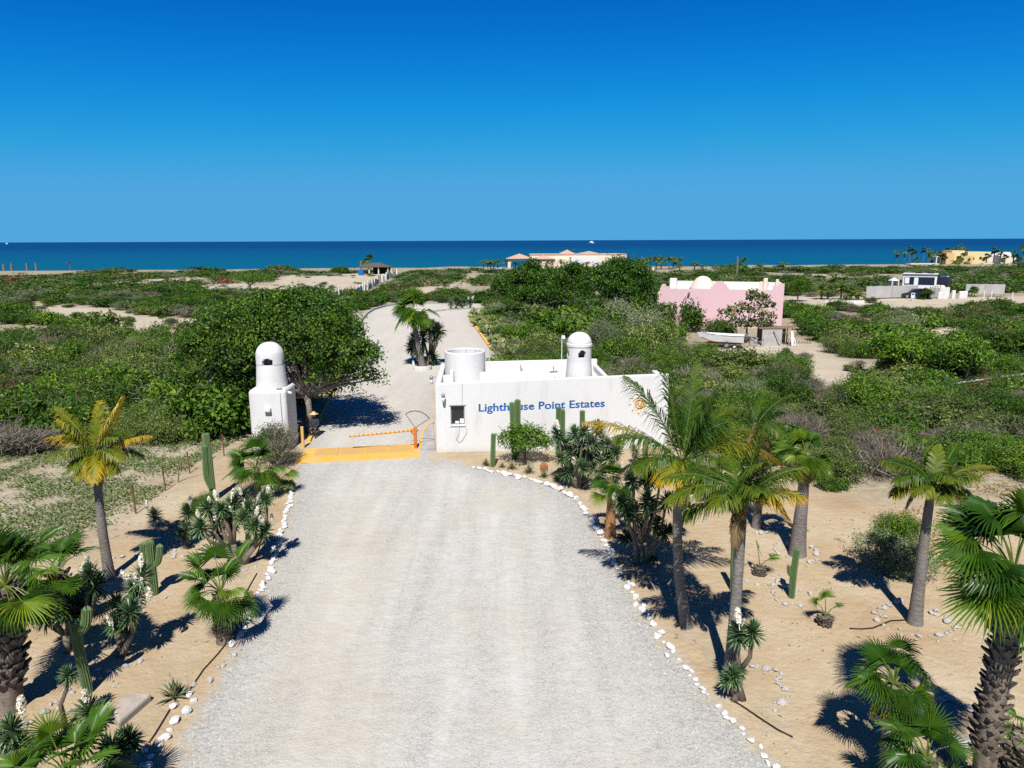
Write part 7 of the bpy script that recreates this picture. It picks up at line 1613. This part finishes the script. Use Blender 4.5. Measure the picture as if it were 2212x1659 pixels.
for x0, x1, z0, z1, mt, nm in ((0.35, 1.0, 1.9, 2.9, M_PAPER, 'window'), (1.7, 2.3, 1.0, 2.9, M_PAPER, 'door'), (2.8, 4.4, 1.2, 1.65, M_PAPER, 'panel'), (5.0, 5.6, 1.9, 2.6, M_GLASS, 'window'), (6.6, 7.4, 1.4, 2.6, M_GLASS, 'door')):
    if x1 < rl: m_ = MB(); m_.box(x0, x1, -0.03, -0.013, z0, z1); m_.build(nm, mt, rv)
m_ = MB(); rbox_mb(m_, -0.05, rl + 0.1, -0.25, 2.7, 3.46, 3.56, 0.03, 1); m_.build('roof', M_RVWHITE, rv)
for x in (0.35, 0.7): m_ = MB(); rbox_mb(m_, rl * x, rl * x + 1.0, 0.8, 1.7, 3.565, 3.85, 0.08, 2); m_.build('roof_unit', M_DARK, rv)
for x in (rl * 0.42, rl * 0.52):
    m_ = MB(); m_.tube([(x, 0.0, 0.38), (x, 0.25, 0.38)], 0.38, 16); m_.build('wheel', M_BLACK, rv)
cb_ = zp(905, 682)
car = thing('parked_car', 'dark blue car parked before the travel trailer', 'car', cb_ + Vector((0, 0.6, 0)), R(-14))
cs = [(0, 0.35), (0.05, 0.75), (1.1, 0.95), (1.75, 1.45), (3.1, 1.5), (3.9, 1.05), (4.3, 0.95), (4.35, 0.4)]
def extrude_xz(mb, pr, y0, y1, inset=0.0):
    k = len(pr); V = [(x, y0, z) for x, z in pr] + [(x, y1, z) for x, z in pr]; mb.add(V, [NP([list(range(k))[::-1]]), NP([list(range(k, 2 * k))]), NP([(i, (i + 1) % k, (i + 1) % k + k, i + k) for i in range(k)])])
m_ = MB(); extrude_xz(m_, cs, 0, 1.75); m_.build('body', M_NAVY, car)
m_ = MB(); extrude_xz(m_, [(1.3, 0.98), (1.82, 1.38), (3.0, 1.43), (3.6, 1.05)], -0.012, -0.003); m_.build('side_window', M_GLASS, car); m_ = MB(); m_.add([(1.12, 0.15, 0.975), (1.12, 1.6, 0.975), (1.70, 1.5, 1.44), (1.70, 0.25, 1.44)], NP([(0, 3, 2, 1)])); m_.build('windscreen', M_GLASS, car)
for x in (0.85, 3.45):
    for yy in (-0.03, 1.58): m_ = MB(); m_.tube([(x, yy, 0.33), (x, yy + .2, 0.33)], 0.33, 16); w = m_.build('wheel', M_BLACK, car); m_ = MB(); m_.tube([(x, yy - 0.01, 0.33), (x, yy + .21, 0.33)], 0.2, 12); m_.build('rim', M_STEEL, w)
for yy in (0.15, 1.3): m_ = MB(); m_.box(-0.02, 0.06, yy, yy + .3, 0.62, 0.74); m_.build('headlight', M_PAPER, car)
def screen(label, a, b, h0, h1, z0=0.15):
    d = b - a; t = thing('fabric_screen', label, 'screen', a); n_ = 12; V = []; 
    for i in range(n_ + 1):
        p = d * (i / n_) + Vector((0, 0.08 * math.sin(i * 1.3), 0)); hz = h0 + (h1 - h0) * i / n_ - 0.06 * math.sin(i * math.pi / 3) ** 2; V += [(p.x, p.y, z0), (p.x, p.y, hz), (p.x, p.y + 0.03, z0), (p.x, p.y + 0.03, hz)]
    m_ = MB(); m_.add(V, NP([q for i in range(n_) for q in ((4 * i, 4 * i + 4, 4 * i + 5, 4 * i + 1), (4 * i + 2, 4 * i + 3, 4 * i + 7, 4 * i + 6), (4 * i + 1, 4 * i + 5, 4 * i + 7, 4 * i + 3))])); m_.build('fabric', M_TARP, t)
    for i in range(0, n_ + 1, 3): p = d * (i / n_); m_ = MB(); m_.bar((p.x, p.y + 0.1, 0), (p.x, p.y + .1, h0 + 0.1), 0.07); m_.build('post', M_WOOD, t)
screen('long pale fabric screen in front of the travel trailer', zp(500, 690), zp(1060, 672), 2.05, 2.0)
screen('pale fabric screen at the right of the lot', zp(1575, 655), zp(1995, 665), 2.0, 2.05, 0.5)
screen('short white fabric screen by the trailer nose', zp(1190, 690), zp(1300, 668), 1.9, 1.5)
lw_ = thing('ruined_wall', 'low white ruined wall with gaps in the lot', 'wall', zp(1285, 688))
lq = (zp(1600, 680) - zp(1285, 688)); la = math.atan2(lq.y, lq.x); lw_.rotation_euler = (0, 0, la); ll_ = lq.length
for x0, x1, h in ((0, 0.33, 1.1), (0.47, 0.58, 1.3), (0.72, 1.0, 1.15)):
    m_ = MB(); rbox_mb(m_, ll_ * x0, ll_ * x1, 0, 0.3, -0.1, h, 0.04, 1); m_.build('wall_piece', M_WHITE, lw_)
m_ = MB(); rbox_mb(m_, ll_ * 0.25, ll_ * 1.0, 3.5, 3.9, -0.1, 1.5, 0.04, 1); m_.build('wall_piece', M_WHITE, lw_)
pv = zp(790, 640); pv = pv * (1 + 8 / pv.y); pav = thing('white_pavilion', 'small white pyramid-roofed pavilion behind the fabric screen', 'pavilion', pv)
m_ = MB(); m_.add([(-0.7, -0.7, 1.9), (0.7, -0.7, 1.9), (0.7, 0.7, 1.9), (-0.7, 0.7, 1.9), (0, 0, 2.5)], [NP([(0, 1, 4), (1, 2, 4), (2, 3, 4), (3, 0, 4)]), NP([(3, 2, 1, 0)])]); m_.build('roof', M_WHITE, pav)
for sx_ in (-.55, .55):
    for sy_ in (-.55, .55): m_ = MB(); m_.box(sx_ - .1, sx_ + .1, sy_ - .1, sy_ + .1, 0, 1.89); m_.build('post', M_WHITE, pav)
sg = thing('small_sign', 'small blue and white sign beside the parked car', 'sign', zp(1005, 706)); m_ = MB(); m_.bar((0, 0, 0), (0, 0, 1.1), 0.06); m_.build('post', M_PAPER, sg); m_ = MB(); m_.box(-0.28, 0.28, -0.06, -0.03, 0.45, 1.2); m_.build('panel', M_PAPER, sg); m_ = MB(); m_.box(-0.2, 0.2, -0.066, -0.061, 0.85, 1.12); m_.build('blue_field', M_BLUE, sg)
bn = thing('blue_bin', 'blue bin beside the spiky palm in the lot', 'bin', zp(1172, 680)); m_ = MB(); rbox_mb(m_, -0.3, 0.3, -0.3, 0.3, 0, 0.85, 0.03, 1); m_.build('body', M_BLUE, bn); m_ = MB(); rbox_mb(m_, -0.33, 0.33, -0.33, 0.33, 0.853, 0.92, 0.02, 1); m_.build('lid', M_NAVY, bn); m_ = MB(); m_.box(-0.15, 0.15, -0.312, -0.303, 0.4, 0.65); m_.build('sticker', M_PAPER, bn)
for zx, zb in ((2080, 696), (1855, 676), (1775, 676)): m_ = MB(); m_.bar((0, 0, 0), (0, 0, 1.2), 0.1); m_.build('fence_post', M_PAPER, loc=zp(zx, zb), label='white fence post by the right fabric screen', category='post', group='posts by the right fabric screen')
kerb('low_wall', [zp(60, 745), zp(250, 748), zp(480, 742)], 0.25, 0.55, M_WHITE, 'low white wall before the coconut grove left of the trailer', 'wall')
# ================================================================== teal fence and palapa on the left horizon
fa = [P(720, 657), P(754, 644), P(788, 631), P(825, 610), P(859, 593)]
fence = thing('mesh_fence', 'teal mesh fence running down to the beach', 'fence', fa[0]); prev = None; acc = 0
for a, b in zip(fa, fa[1:]):
    n_ = max(2, int((b - a).length / 2.2))
    for i in range(n_):
        p = a.lerp(b, i / n_) - fa[0]; m_ = MB(); m_.bar((p.x, p.y, 0), (p.x + rj.gauss(0, .08), p.y, 1.75 + rj.gauss(0, .15)), 0.13); m_.build('post', M_PAPER if rj.random() < .55 else M_WOOD, fence)
        if prev is not None and rj.random() < 0.75:
            h = rj.uniform(0.9, 1.4); m_ = MB(); m_.bar((prev.x, prev.y + .05, 0.1 + h / 2), (p.x, p.y + .05, 0.1 + h / 2), 0.04, h); m_.build('mesh_panel', M_TEAL, fence)
        prev = p
pb_ = P(776, 594); pal = thing('beach_palapa', 'dark roofed beach palapa on the shore', 'palapa', pb_); us2 = pb_.y / 1533.0
m_ = MB(); hip(m_, 0, 62 * us2, 0, 5, 2.1, 1.1, 0.3); m_.build('roof', plain('dark_thatch', (0.09, 0.075, 0.06), 0.9, 0.15, 2), pal)
for x in (0.2, 20 * us2, 40 * us2, 60 * us2):
    m_ = MB(); m_.box(x, x + .3, 0.2, .5, -0.2, 2.09); m_.build('post', M_CREAM, pal)
m_ = MB(); m_.box(24 * us2, 61 * us2, 4.2, 4.5, -0.2, 2.08); m_.build('back_wall', M_DARK, pal)
m_ = MB(); rbox_mb(m_, 0, 1.4, 0, 1.0, 0, 1.6, 0.05, 1); m_.build('blue_tank', M_BLUE, loc=P(774, 596) , label='blue tank beside the beach palapa', category='tank')
sh2 = thing('lookout_frame', 'dark wooden frame left of the palapa palm', 'frame', P(783, 590)); 
for x in (0, 2.2): m_ = MB(); m_.bar((x - 1, 3, 0), (x - 1, 3, 3.2), 0.3); m_.build('post', M_WOOD, sh2)
m_ = MB(); m_.bar((-1.2, 3, 3.25), (1.6, 3, 3.25), 0.3); m_.build('beam', M_WOOD, sh2)
# boats on the horizon
for x, y, s_, lab in ((1277, 525.5, 1.5, 'white motor yacht far out at sea'), (14, 524.5, 0.9, 'tiny white boat on the left horizon')):
    r_ = bearing(x, y); t_ = (-5 - CAM_H) / r_.z if r_.z < -1e-4 else 9000; t_ = min(t_, 5200); bp_ = Vector((0, 0, CAM_H)) + r_ * t_; bp_.z = -5
    by_ = thing('distant_boat', lab, 'boat', bp_, sc=s_ * bp_.y / 1700)
    m_ = MB(); m_.add([(-5, 0, 1.6), (-4, -1.4, 1.6), (4.5, -1.5, 1.5), (4.5, 1.5, 1.5), (-4, 1.4, 1.6), (-4.2, 0, -0.3), (4.2, -1.1, -0.3), (4.2, 1.1, -0.3)], [NP([(0, 5, 6, 2)[:4], (0, 1, 2, 6)[:4]])[:1], NP([(0, 1, 5), (1, 6, 5), (1, 2, 6), (0, 5, 4), (4, 5, 7), (4, 7, 3)]), NP([(2, 3, 7, 6)]), NP([[0, 4, 3, 2, 1]])]); m_.build('hull', M_RVWHITE, by_)
    m_ = MB(); rbox_mb(m_, -1.5, 2.5, -1, 1, 1.5, 3.2, 0.2, 2); m_.build('cabin', M_RVWHITE, by_)
